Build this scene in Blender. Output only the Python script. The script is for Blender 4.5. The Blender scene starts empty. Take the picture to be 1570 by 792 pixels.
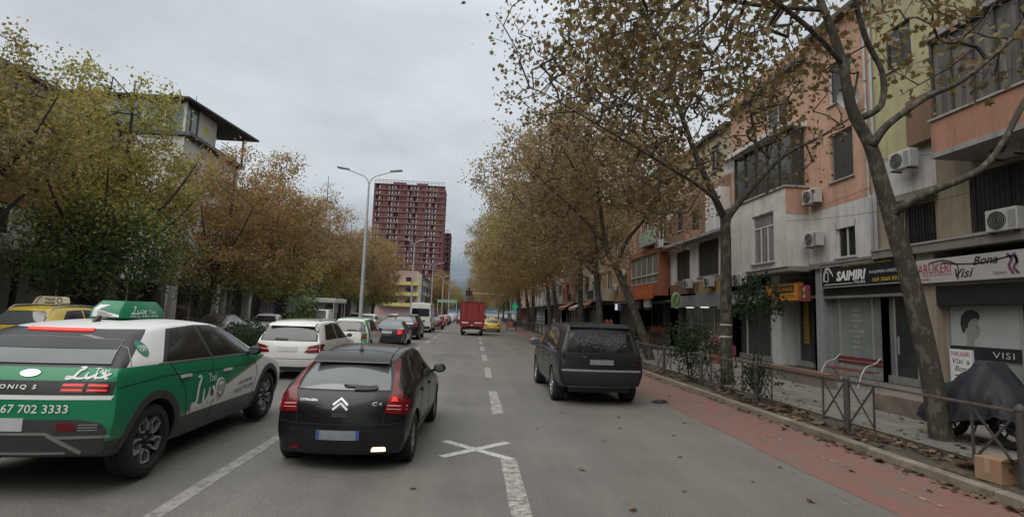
import bpy, bmesh, math, random
import numpy as np
from mathutils import Vector, Matrix, geometry
from mathutils.bvhtree import BVHTree

random.seed(7)
rng = np.random.default_rng(11)
PI = math.pi
scene = bpy.context.scene
COL = scene.collection

# ---------------------------------------------------------------- camera
FPX, CAM_H, ROLL = 800.0, 2.0, 0.035
vy = Vector(((726 - 785) / FPX, (396 - 479) / FPX, -1.0)).normalized()     # road direction in camera axes
hz = Vector((math.cos(ROLL), -math.sin(ROLL), 0.0))
vz = hz.cross(vy).normalized()
if vz.y < 0: vz = -vz
vx = vy.cross(vz)
rot = Matrix((vx, vy, vz))            # rows: world axes in camera axes = camera-to-world
cam_d = bpy.data.cameras.new('camera')
cam = bpy.data.objects.new('camera', cam_d)
COL.objects.link(cam)
cam.matrix_world = Matrix.Translation((0, 0, CAM_H)) @ rot.to_4x4()
cam_d.sensor_width = 36.0
cam_d.lens = 36.0 * FPX / 1570.0
cam_d.clip_start = 0.05
cam_d.clip_end = 6000
scene.camera = cam

# ---------------------------------------------------------------- sky, sun, exposure
SUN_EL, SUN_AZ = math.radians(46), math.radians(222)      # azimuth clockwise from +Y (road direction)
world = bpy.data.worlds.new('World')
scene.world = world
world.use_nodes = True
nt = world.node_tree
nt.nodes.clear()
def N(tree, kind, **kw):
    n = tree.nodes.new(kind)
    for k, v in kw.items(): setattr(n, k, v)
    return n
out = N(nt, 'ShaderNodeOutputWorld')
bg = N(nt, 'ShaderNodeBackground')
bg.inputs[1].default_value = 0.1
sky = N(nt, 'ShaderNodeTexSky', sky_type='NISHITA', sun_disc=False, sun_elevation=SUN_EL, sun_rotation=SUN_AZ)
sky.dust_density = 3.0
tc = N(nt, 'ShaderNodeTexCoord')
sep = N(nt, 'ShaderNodeSeparateXYZ')
nt.links.new(tc.outputs['Generated'], sep.inputs[0])
# overcast luminance grows from the horizon to the zenith
ramp = N(nt, 'ShaderNodeValToRGB')
e = ramp.color_ramp.elements
e[0].position = 0.0; e[0].color = (0.098, 0.13, 0.17, 1)
e[1].position = 1.0; e[1].color = (1.6, 1.6, 1.58, 1)
for p, c in ((0.05, (0.13, 0.165, 0.21)), (0.12, (0.34, 0.383, 0.417)), (0.22, (0.52, 0.565, 0.595)), (0.33, (0.57, 0.615, 0.64)), (0.5, (0.555, 0.60, 0.64)), (0.7, (0.98, 1.0, 1.0))):
    k = e.new(p); k.color = (*c, 1)
nt.links.new(sep.outputs[2], ramp.inputs[0])
# cloud layer: project the direction on a plane overhead
zc = N(nt, 'ShaderNodeMath', operation='MAXIMUM'); zc.inputs[1].default_value = 0.0
nt.links.new(sep.outputs[2], zc.inputs[0])
za = N(nt, 'ShaderNodeMath', operation='ADD'); za.inputs[1].default_value = 0.18
nt.links.new(zc.outputs[0], za.inputs[0])
comb = N(nt, 'ShaderNodeCombineXYZ')
for i in (0, 1):
    dv = N(nt, 'ShaderNodeMath', operation='DIVIDE')
    nt.links.new(sep.outputs[i], dv.inputs[0]); nt.links.new(za.outputs[0], dv.inputs[1])
    nt.links.new(dv.outputs[0], comb.inputs[i])
noi = N(nt, 'ShaderNodeTexNoise'); noi.inputs['Scale'].default_value = 1.15; noi.inputs['Detail'].default_value = 7; noi.inputs['Roughness'].default_value = 0.55
nt.links.new(comb.outputs[0], noi.inputs['Vector'])
mr = N(nt, 'ShaderNodeMapRange'); mr.inputs[1].default_value = 0.25; mr.inputs[2].default_value = 0.75; mr.inputs[3].default_value = 0.645; mr.inputs[4].default_value = 1.025
nt.links.new(noi.outputs[0], mr.inputs[0])
mul = N(nt, 'ShaderNodeVectorMath', operation='SCALE')
nt.links.new(ramp.outputs[0], mul.inputs[0]); nt.links.new(mr.outputs[0], mul.inputs[3])
mul2 = N(nt, 'ShaderNodeVectorMath', operation='SCALE'); mul2.inputs[3].default_value = 10.0
nt.links.new(mul.outputs[0], mul2.inputs[0])
mix = N(nt, 'ShaderNodeMix', data_type='RGBA'); mix.inputs[0].default_value = 0.95
nt.links.new(sky.outputs[0], mix.inputs[6]); nt.links.new(mul2.outputs[0], mix.inputs[7])
nt.links.new(mix.outputs[2], bg.inputs[0]); nt.links.new(bg.outputs[0], out.inputs[0])

sun_d = bpy.data.lights.new('sun', 'SUN')
sun_d.energy = 1.15; sun_d.angle = math.radians(60); sun_d.color = (1, 0.96, 0.9)
sun = bpy.data.objects.new('sun', sun_d); COL.objects.link(sun)
sd = Vector((math.sin(SUN_AZ) * math.cos(SUN_EL), math.cos(SUN_AZ) * math.cos(SUN_EL), math.sin(SUN_EL)))
sun.rotation_euler = sd.to_track_quat('Z', 'Y').to_euler()
sun.location = (0, 0, 40)
scene.view_settings.view_transform = 'Standard'
scene.view_settings.look = 'None'
scene.view_settings.exposure = 0.46
scene.view_settings.gamma = 1.0
scene.render.engine = 'CYCLES'
scene.cycles.max_bounces = 6
scene.cycles.transparent_max_bounces = 8

# ---------------------------------------------------------------- materials
MATS = {}
def srgb(h):
    h = h.lstrip('#')
    v = [int(h[i:i + 2], 16) / 255 for i in (0, 2, 4)]
    return tuple(c / 12.92 if c <= .04045 else ((c + .055) / 1.055) ** 2.4 for c in v)
def pm(name, col, rough=.7, var=.18, scale=2.0, bump=0.0, bscale=40, metal=0.0, spec=.5, coat=0.0, emit=None, estr=0, streak=0.0, streakcol=(.05, .045, .04), trans=0, zs=1.0):
    """principled material with noise-driven colour variation, optional bump and vertical dirt streaks"""
    if name in MATS: return MATS[name]
    m = bpy.data.materials.new(name); m.use_nodes = True
    t = m.node_tree; b = t.nodes['Principled BSDF']
    b.inputs['Roughness'].default_value = rough
    b.inputs['Metallic'].default_value = metal
    b.inputs['Specular IOR Level'].default_value = spec
    if coat: b.inputs['Coat Weight'].default_value = coat; b.inputs['Coat Roughness'].default_value = .05
    if trans: b.inputs['Transmission Weight'].default_value = trans
    co = N(t, 'ShaderNodeTexCoord')
    src = None
    if var > 0:
        mp = N(t, 'ShaderNodeMapping'); mp.inputs['Scale'].default_value = (1, 1, zs)
        t.links.new(co.outputs['Object'], mp.inputs[0])
        n1 = N(t, 'ShaderNodeTexNoise'); n1.inputs['Scale'].default_value = scale; n1.inputs['Detail'].default_value = 6; n1.inputs['Roughness'].default_value = .65
        t.links.new(mp.outputs[0], n1.inputs['Vector'])
        r = N(t, 'ShaderNodeMapRange'); r.inputs[1].default_value = .3; r.inputs[2].default_value = .7; r.inputs[3].default_value = 1 - var; r.inputs[4].default_value = 1 + var
        t.links.new(n1.outputs[0], r.inputs[0])
        s = N(t, 'ShaderNodeVectorMath', operation='SCALE'); s.inputs[0].default_value = col
        t.links.new(r.outputs[0], s.inputs[3]); src = s.outputs[0]
        r2 = N(t, 'ShaderNodeMapRange'); r2.inputs[1].default_value = .3; r2.inputs[2].default_value = .7
        r2.inputs[3].default_value = max(.02, rough * .88); r2.inputs[4].default_value = min(1, rough * 1.12)
        t.links.new(n1.outputs[0], r2.inputs[0]); t.links.new(r2.outputs[0], b.inputs['Roughness'])
    if streak > 0:
        mp = N(t, 'ShaderNodeMapping'); mp.inputs['Scale'].default_value = (3.6, 3.6, .30)
        t.links.new(co.outputs['Object'], mp.inputs[0])
        n2 = N(t, 'ShaderNodeTexNoise'); n2.inputs['Scale'].default_value = 1.2; n2.inputs['Detail'].default_value = 8; n2.inputs['Roughness'].default_value = .7
        t.links.new(mp.outputs[0], n2.inputs['Vector'])
        r = N(t, 'ShaderNodeMapRange'); r.inputs[1].default_value = .47; r.inputs[2].default_value = .74; r.inputs[3].default_value = 0; r.inputs[4].default_value = streak
        t.links.new(n2.outputs[0], r.inputs[0])
        mx = N(t, 'ShaderNodeMix', data_type='RGBA'); mx.inputs[7].default_value = (*streakcol, 1)
        if src: t.links.new(src, mx.inputs[6])
        else: mx.inputs[6].default_value = (*col, 1)
        t.links.new(r.outputs[0], mx.inputs[0]); src = mx.outputs[2]
    if src: t.links.new(src, b.inputs['Base Color'])
    else: b.inputs['Base Color'].default_value = (*col, 1)
    if bump > 0:
        n3 = N(t, 'ShaderNodeTexNoise'); n3.inputs['Scale'].default_value = bscale; n3.inputs['Detail'].default_value = 5
        t.links.new(co.outputs['Object'], n3.inputs['Vector'])
        bp = N(t, 'ShaderNodeBump'); bp.inputs['Strength'].default_value = bump; bp.inputs['Distance'].default_value = .02
        t.links.new(n3.outputs[0], bp.inputs['Height']); t.links.new(bp.outputs[0], b.inputs['Normal'])
    if emit:
        b.inputs['Emission Color'].default_value = (*emit, 1); b.inputs['Emission Strength'].default_value = estr
    MATS[name] = m
    return m

def leaf_mat(name, cols, transl=.55):
    """leaf colours picked per leaf, with slow drift from clump to clump"""
    m = bpy.data.materials.new(name); m.use_nodes = True
    t = m.node_tree; t.nodes.clear()
    o = N(t, 'ShaderNodeOutputMaterial')
    g = N(t, 'ShaderNodeNewGeometry'); co = N(t, 'ShaderNodeTexCoord')
    n1 = N(t, 'ShaderNodeTexNoise'); n1.inputs['Scale'].default_value = .45; n1.inputs['Detail'].default_value = 3
    t.links.new(co.outputs['Object'], n1.inputs['Vector'])
    a = N(t, 'ShaderNodeMapRange'); a.inputs[1].default_value = .3; a.inputs[2].default_value = .7; a.inputs[3].default_value = -.28; a.inputs[4].default_value = .28
    t.links.new(n1.outputs[0], a.inputs[0])
    s = N(t, 'ShaderNodeMath', operation='MULTIPLY'); s.inputs[1].default_value = .8
    t.links.new(g.outputs['Random Per Island'], s.inputs[0])
    ad = N(t, 'ShaderNodeMath', operation='ADD'); t.links.new(s.outputs[0], ad.inputs[0]); t.links.new(a.outputs[0], ad.inputs[1])
    ad2 = N(t, 'ShaderNodeMath', operation='ADD'); ad2.inputs[1].default_value = .1; t.links.new(ad.outputs[0], ad2.inputs[0])
    r = N(t, 'ShaderNodeValToRGB'); el = r.color_ramp.elements
    k = len(cols)
    el[0].position = 0; el[0].color = (*cols[0], 1); el[1].position = 1; el[1].color = (*cols[-1], 1)
    for i in range(1, k - 1):
        q = el.new(i / (k - 1)); q.color = (*cols[i], 1)
    t.links.new(ad2.outputs[0], r.inputs[0])
    d = N(t, 'ShaderNodeBsdfPrincipled'); d.inputs['Roughness'].default_value = .55; d.inputs['Specular IOR Level'].default_value = .3
    tr = N(t, 'ShaderNodeBsdfTranslucent'); mx = N(t, 'ShaderNodeMixShader'); mx.inputs[0].default_value = transl
    t.links.new(r.outputs[0], d.inputs['Base Color']); t.links.new(r.outputs[0], tr.inputs[0])
    t.links.new(d.outputs[0], mx.inputs[1]); t.links.new(tr.outputs[0], mx.inputs[2]); t.links.new(mx.outputs[0], o.inputs[0])
    MATS[name] = m
    return m

# ---------------------------------------------------------------- objects
def tag(o, label=None, cat=None, group=None, kind=None):
    if label: o['label'] = label
    if cat: o['category'] = cat
    if group: o['group'] = group
    if kind: o['kind'] = kind
    return o
def empty(name, loc, rz=0, label=None, cat=None, group=None):
    o = bpy.data.objects.new(name, None); COL.objects.link(o)
    o.location = loc; o.rotation_euler = (0, 0, rz); o.empty_display_size = .3
    return tag(o, label, cat, group)
def link(name, me, parent=None, loc=(0, 0, 0)):
    o = bpy.data.objects.new(name, me); COL.objects.link(o); o.location = loc
    if parent: o.parent = parent
    return o
def copy_tree(o, parent=None):
    c = o.copy(); COL.objects.link(c)
    if parent: c.parent = parent
    for ch in list(o.children): copy_tree(ch, c)
    return c

class MB:
    """collects geometry; build() links it as ONE mesh object"""
    def __init__(s): s.v = []; s.f = []; s.mi = []; s.cur = 0
    def face(s, pts):
        n = len(s.v); s.v += [tuple(p) for p in pts]; s.f.append(list(range(n, n + len(pts)))); s.mi.append(s.cur); return s
    def add(s, vs, fs):
        n = len(s.v); s.v += [tuple(p) for p in vs]; s.f += [[i + n for i in f] for f in fs]; s.mi += [s.cur] * len(fs); return s
    def box(s, x0, x1, y0, y1, z0, z1):
        if x0 > x1: x0, x1 = x1, x0
        if y0 > y1: y0, y1 = y1, y0
        if z0 > z1: z0, z1 = z1, z0
        return s.add([(x0, y0, z0), (x1, y0, z0), (x1, y1, z0), (x0, y1, z0), (x0, y0, z1), (x1, y0, z1), (x1, y1, z1), (x0, y1, z1)],
                     [(0, 3, 2, 1), (4, 5, 6, 7), (0, 1, 5, 4), (1, 2, 6, 5), (2, 3, 7, 6), (3, 0, 4, 7)])
    def beam(s, a, b, w, h=None, up=(0, 0, 1)):
        h = h or w; a = Vector(a); b = Vector(b); d = (b - a).normalized(); u = Vector(up)
        if abs(d.dot(u)) > .98: u = Vector((0, 1, 0))
        r = d.cross(u).normalized() * w / 2; q = r.cross(d).normalized() * h / 2
        return s.add([a - r - q, a + r - q, a + r + q, a - r + q, b - r - q, b + r - q, b + r + q, b - r + q],
                     [(3, 2, 1, 0), (4, 5, 6, 7), (0, 1, 5, 4), (1, 2, 6, 5), (2, 3, 7, 6), (3, 0, 4, 7)])
    def tube(s, pts, rad, n=8, caps=True):
        pts = [Vector(p) for p in pts]
        if not hasattr(rad, '__len__'): rad = [rad] * len(pts)
        vs = []; fs = []; prev = None
        for i, p in enumerate(pts):
            d = (pts[min(i + 1, len(pts) - 1)] - pts[max(i - 1, 0)]).normalized()
            if prev is None:
                u = Vector((0, 0, 1)) if abs(d.z) < .9 else Vector((1, 0, 0)); a = d.cross(u).normalized()
            else: a = (prev - d * prev.dot(d)).normalized()
            prev = a; b = d.cross(a)
            for k in range(n):
                t = 2 * PI * k / n; vs.append(p + (a * math.cos(t) + b * math.sin(t)) * rad[i])
        for i in range(len(pts) - 1):
            for k in range(n):
                k2 = (k + 1) % n; fs.append((i * n + k, i * n + k2, i * n + n + k2, i * n + n + k))
        if caps: fs.append(tuple(range(n - 1, -1, -1))); fs.append(tuple(range((len(pts) - 1) * n, len(pts) * n)))
        return s.add(vs, fs)
    def cyl(s, a, b, r, n=16): return s.tube([a, b], r, n)
    def lathe(s, prof, n=24, axis='z', c=(0, 0, 0), close=False):
        vs = []; fs = []; m = len(prof)
        for k in range(n):
            t = 2 * PI * k / n; co, si = math.cos(t), math.sin(t)
            for r, h in prof:
                p = (r * co, r * si, h) if axis == 'z' else (h, r * co, r * si)
                vs.append((p[0] + c[0], p[1] + c[1], p[2] + c[2]))
        for k in range(n):
            k2 = (k + 1) % n
            for i in range(m - 1 if not close else m):
                j = (i + 1) % m; fs.append((k * m + i, k2 * m + i, k2 * m + j, k * m + j))
        return s.add(vs, fs)
    def prism(s, poly, axis, a, b):
        """extrude a 2D polygon along an axis; x: poly=(y,z), y: poly=(x,z), z: poly=(x,y)"""
        f = {'x': lambda p, t: (t, p[0], p[1]), 'y': lambda p, t: (p[0], t, p[1]), 'z': lambda p, t: (p[0], p[1], t)}[axis]
        n = len(poly); vs = [f(p, a) for p in poly] + [f(p, b) for p in poly]
        fs = [tuple(range(n)), tuple(range(2 * n - 1, n - 1, -1))] + [(i, i + n, (i + 1) % n + n, (i + 1) % n) for i in range(n)]
        return s.add(vs, fs)
    def ball(s, c, r, n=10, m=7):
        rx, ry, rz = r if hasattr(r, '__len__') else (r, r, r)
        vs = []; fs = []
        for i in range(m + 1):
            p = PI * i / m
            for k in range(n):
                t = 2 * PI * k / n; vs.append((c[0] + rx * math.sin(p) * math.cos(t), c[1] + ry * math.sin(p) * math.sin(t), c[2] + rz * math.cos(p)))
        for i in range(m):
            for k in range(n):
                k2 = (k + 1) % n; fs.append((i * n + k, i * n + n + k, i * n + n + k2, i * n + k2))
        return s.add(vs, fs)
    def mesh(s, name, mats, off=(0, 0, 0), smooth=None, bevel=0, fix=True):
        me = bpy.data.meshes.new(name)
        me.from_pydata([(v[0] - off[0], v[1] - off[1], v[2] - off[2]) for v in s.v], [], s.f)
        if not isinstance(mats, (list, tuple)): mats = [mats]
        for m in mats: me.materials.append(m)
        if len(mats) > 1: me.polygons.foreach_set('material_index', s.mi)
        if fix or bevel or smooth is not None:
            bm = bmesh.new(); bm.from_mesh(me)
            if smooth is not None: bmesh.ops.remove_doubles(bm, verts=bm.verts, dist=1e-4)
            if fix: bmesh.ops.recalc_face_normals(bm, faces=bm.faces)
            if bevel: bmesh.ops.bevel(bm, geom=bm.edges[:], offset=bevel, segments=1, affect='EDGES', profile=.5)
            if smooth is not None:
                for f in bm.faces: f.smooth = True
                for ed in bm.edges:
                    if len(ed.link_faces) != 2 or ed.calc_face_angle(0) > smooth: ed.smooth = False
            bm.to_mesh(me); bm.free()
        me.update()
        return me
    def build(s, name, mats, parent=None, world=True, smooth=None, bevel=0, **kw):
        off = (0, 0, 0)
        if parent and world:
            q = parent
            while q: off = tuple(off[i] + q.location[i] for i in range(3)); q = q.parent
        me = s.mesh(name, mats, off, smooth, bevel)
        o = link(name, me, parent)
        if kw: tag(o, **kw)
        return o
SM = math.radians(38)

TMP = bpy.data.scenes.new('tmp')
def evaluated(obs, target):
    for o in obs: TMP.collection.objects.link(o)
    vl = TMP.view_layers[0]; vl.update(); dg = vl.depsgraph
    me = bpy.data.meshes.new_from_object(target.evaluated_get(dg))
    for o in obs: TMP.collection.objects.unlink(o)
    return me

_TC = {}
def text_mesh(body, size=1.0, shear=0.0, bold=0.0, space=1.0, align='LEFT'):
    """flat lettering as vertex / face lists in the (u, v) plane"""
    key = (body, shear, bold, space, align)
    if key not in _TC:
        cu = bpy.data.curves.new('lettering', 'FONT'); cu.body = body; cu.size = 1.0; cu.shear = shear; cu.offset = bold; cu.space_character = space
        cu.align_x = align; cu.resolution_u = 2
        o = bpy.data.objects.new('lettering', cu)
        me = evaluated([o], o)
        _TC[key] = ([(v.co.x, v.co.y) for v in me.vertices], [tuple(p.vertices) for p in me.polygons])
        bpy.data.objects.remove(o); bpy.data.curves.remove(cu); bpy.data.meshes.remove(me)
    v, f = _TC[key]
    return [(a * size, b * size) for a, b in v], f
def text_fit(body, w, h, **kw):
    """lettering scaled to fill a w x h box from its lower left corner"""
    v, f = text_mesh(body, **kw)
    xs = [p[0] for p in v]; ys = [p[1] for p in v]
    sx = w / (max(xs) - min(xs)); sy = h / max(1e-6, max(ys) - min(ys))
    return [((p[0] - min(xs)) * sx, (p[1] - min(ys)) * sy) for p in v], f
def letters(mb, body, org, u, w, h, up=(0, 0, 1), **kw):
    v, f = text_fit(body, w, h, **kw)
    o = Vector(org); u = Vector(u).normalized(); up = Vector(up)
    mb.add([o + u * a + up * b for a, b in v], f)
def stroke(pts, w, closed=False):
    """2D polyline -> strip quads (lists of 2D verts, faces)"""
    P = [Vector(p) for p in pts]; vs = []; fs = []
    for i, p in enumerate(P):
        a = P[max(i - 1, 0)]; b = P[min(i + 1, len(P) - 1)]
        d = (b - a).normalized(); n = Vector((-d.y, d.x)) * (w[i] if hasattr(w, '__len__') else w) / 2
        vs += [tuple(p + n), tuple(p - n)]
    for i in range(len(P) - 1): fs.append((2 * i, 2 * i + 1, 2 * i + 3, 2 * i + 2))
    return vs, fs
def smooth_path(pts, k=6):
    P = [Vector(p) for p in pts]; out = []
    for i in range(len(P) - 1):
        a, b, c, d = P[max(i - 1, 0)], P[i], P[i + 1], P[min(i + 2, len(P) - 1)]
        for j in range(k):
            t = j / k
            out.append(.5 * ((2 * b) + (c - a) * t + (2 * a - 5 * b + 4 * c - d) * t * t + (3 * b - a - 3 * c + d) * t ** 3))
    out.append(P[-1]); return out
SCRIPT_LUX = [  # handwritten "Lux" in a unit-high box, as pen strokes
    [(.28, .98), (.42, 1.0), (.46, .9), (.36, .74), (.3, .5), (.26, .2), (.14, .02), (.02, .03), (.04, .13), (.2, .1), (.42, .02), (.6, .06), (.7, .2)],
    [(.66, .55), (.64, .25), (.7, .08), (.82, .12), (.94, .32), (1.0, .55)],
    [(1.0, .55), (.97, .25), (1.02, .08), (1.12, .14)],
    [(1.14, .5), (1.24, .52), (1.32, .3), (1.4, .06), (1.5, .1)],
    [(1.56, .52), (1.42, .36), (1.26, .18), (1.12, .06)]]
def gz(x):
    """cross fall: the far lanes rise slightly towards the left"""
    return .03 * min(3.5, max(0.0, -x - 1.5))
# ---------------------------------------------------------------- vehicles
GLASS = pm('tinted_glass', (.010, .012, .013), rough=.06, var=0, spec=.42)
GLASSL = pm('grey_glass', (.085, .098, .10), rough=.06, var=.12, scale=2, spec=.8, coat=.5)
RUB = pm('tyre_rubber', (.018, .018, .019), rough=.85, var=.25, scale=8)
BLK = pm('black_plastic', (.018, .018, .019), rough=.5, var=.15, scale=6)
CLAD = pm('grey_cladding', (.045, .045, .046), rough=.55, var=.15, scale=6)
ALLOY = pm('alloy', (.42, .43, .44), rough=.32, metal=.85, var=.1)
DALLOY = pm('dark_alloy', (.09, .09, .095), rough=.4, metal=.7, var=.1)
CHROME = pm('chrome', (.62, .63, .64), rough=.15, metal=1, var=0)
REDL = pm('red_lamp', (.14, .004, .008), rough=.2, var=.3, scale=14, coat=.1)
REDON = pm('red_lamp_lit', (.20, .006, .008), rough=.2, var=.35, scale=22, emit=(1, .045, .02), estr=.55)
AMBON = pm('white_lamp_lit', (.9, .8, .6), rough=.2, var=0, emit=(1, .78, .45), estr=1.25)
HEADL = pm('headlamp', (.55, .56, .57), rough=.1, var=.25, scale=14, coat=1)
PLATE = pm('plate', (.50, .52, .53), rough=.4, var=.12, scale=9)
PLBLUE = pm('plate_blue', (.05, .10, .28), rough=.4, var=.05)
WHITEP = pm('white_print', (.72, .73, .72), rough=.5, var=.04)
BLACKP = pm('black_print', (.02, .02, .02), rough=.5, var=.04)
ARCH = pm('wheel_arch', (.010, .010, .010), rough=.95, var=.1)
def car_paint(name, col, rough=.25, flake=.06, coat=.9, dirt=.25):
    if max(col) < .06: dirt *= .35
    if name in MATS: return MATS[name]
    m = pm(name, col, rough=rough, var=flake, scale=3.5, spec=.32 if max(col) < .06 else .5, coat=coat)
    t = m.node_tree; b = t.nodes['Principled BSDF']
    # road film: dust thickens in blotches towards the sills
    co = N(t, 'ShaderNodeTexCoord'); sp = N(t, 'ShaderNodeSeparateXYZ'); t.links.new(co.outputs['Object'], sp.inputs[0])
    n = N(t, 'ShaderNodeTexNoise'); n.inputs['Scale'].default_value = 4.0; n.inputs['Detail'].default_value = 8; t.links.new(co.outputs['Object'], n.inputs['Vector'])
    r = N(t, 'ShaderNodeMapRange'); r.inputs[1].default_value = .75; r.inputs[2].default_value = .2; r.inputs[3].default_value = 0; r.inputs[4].default_value = dirt * 1.6
    t.links.new(sp.outputs[2], r.inputs[0])
    mu = N(t, 'ShaderNodeMath', operation='MULTIPLY'); t.links.new(r.outputs[0], mu.inputs[0]); t.links.new(n.outputs[0], mu.inputs[1])
    mx = N(t, 'ShaderNodeMix', data_type='RGBA'); mx.inputs[7].default_value = (.13, .12, .105, 1)
    l = b.inputs['Base Color'].links
    if l: t.links.new(l[0].from_socket, mx.inputs[6])
    else: mx.inputs[6].default_value = (*col, 1)
    t.links.new(mu.outputs[0], mx.inputs[0]); t.links.new(mx.outputs[2], b.inputs['Base Color'])
    return m

def lathe_wheel(r, w, rim_r):
    mb = MB()
    prof = [(rim_r, -w / 2 + .015), (rim_r + .01, -w / 2), (r * .90, -w / 2 - .004), (r * .97, -w / 2 + .012), (r, -w / 2 + .035), (r, -.03), (r - .008, -.026), (r - .008, -.018), (r, -.014),
            (r, .014), (r - .008, .018), (r - .008, .026), (r, .03), (r, w / 2 - .035), (r * .97, w / 2 - .012), (r * .90, w / 2 + .004), (rim_r + .01, w / 2), (rim_r, w / 2 - .015)]
    mb.lathe(prof, 32, 'x', close=True)
    return mb.mesh('tyre', RUB, smooth=math.radians(50))
def rim_mesh(r, w, n=5, style='spoke', mats=(ALLOY, DALLOY)):
    mb = MB(); o = w / 2 - .02
    mb.cur = 1
    mb.lathe([(0.0, o - .07), (r * .98, o - .07)], 28, 'x')
    mb.cur = 0
    if style == 'petal': mb.cur = 1
    mb.lathe([(r * .88, o - .03), (r * .9, o), (r, o + .004), (r, -w / 2 + .02)], 32, 'x'); mb.cur = 0
    def arm(a0, a1, r0, r1, w0, w1, d0=.0, d1=.0):
        c0 = Vector((math.cos(a0), math.sin(a0))); c1 = Vector((math.cos(a1), math.sin(a1)))
        p0 = c0 * r0; p1 = c1 * r1; d = (p1 - p0).normalized(); nn = Vector((-d.y, d.x))
        q = [p0 + nn * w0, p0 - nn * w0, p1 - nn * w1, p1 + nn * w1]
        vs = [(o - d0, a.x, a.y) for a in q[:2]] + [(o - d1, a.x, a.y) for a in q[2:]] + [(o - .05, a.x, a.y) for a in q]
        mb.add(vs, [(0, 1, 2, 3), (0, 3, 7, 4), (1, 0, 4, 5), (2, 1, 5, 6), (3, 2, 6, 7)])
    for k in range(n):
        a = 2 * PI * k / n + .3
        if style == 'spoke': arm(a, a, r * .12, r * .92, .032, .026, .02, .0)
        elif style == 'double':
            for s in (-.1, .1): arm(a + s * .6, a + s * 1.6, r * .12, r * .92, .015, .014, .02, 0)
        elif style == 'petal':     # bright-edged closed loops
            b = 2 * PI / n
            arm(a + .01 * b, a + .02 * b, r * .36, r * .62, .008, .008, .008, 0)
            arm(a + .02 * b, a + .16 * b, r * .62, r * .93, .008, .008)
            arm(a + .16 * b, a + .58 * b, r * .93, r * .90, .007, .007)
            arm(a + .58 * b, a + .66 * b, r * .90, r * .58, .008, .008)
            arm(a + .66 * b, a + .40 * b, r * .58, r * .40, .007, .007)
        elif style == 'cap': arm(a, a, r * .2, r * .92, .05, .04, .015, .0)
    if style == 'petal': mb.cur = 1
    mb.lathe([(0, o - .004), (r * .13, o - .004), (r * .17, o - .03)], 14, 'x')
    return mb.mesh('rim', list(mats), smooth=math.radians(30))

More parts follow.
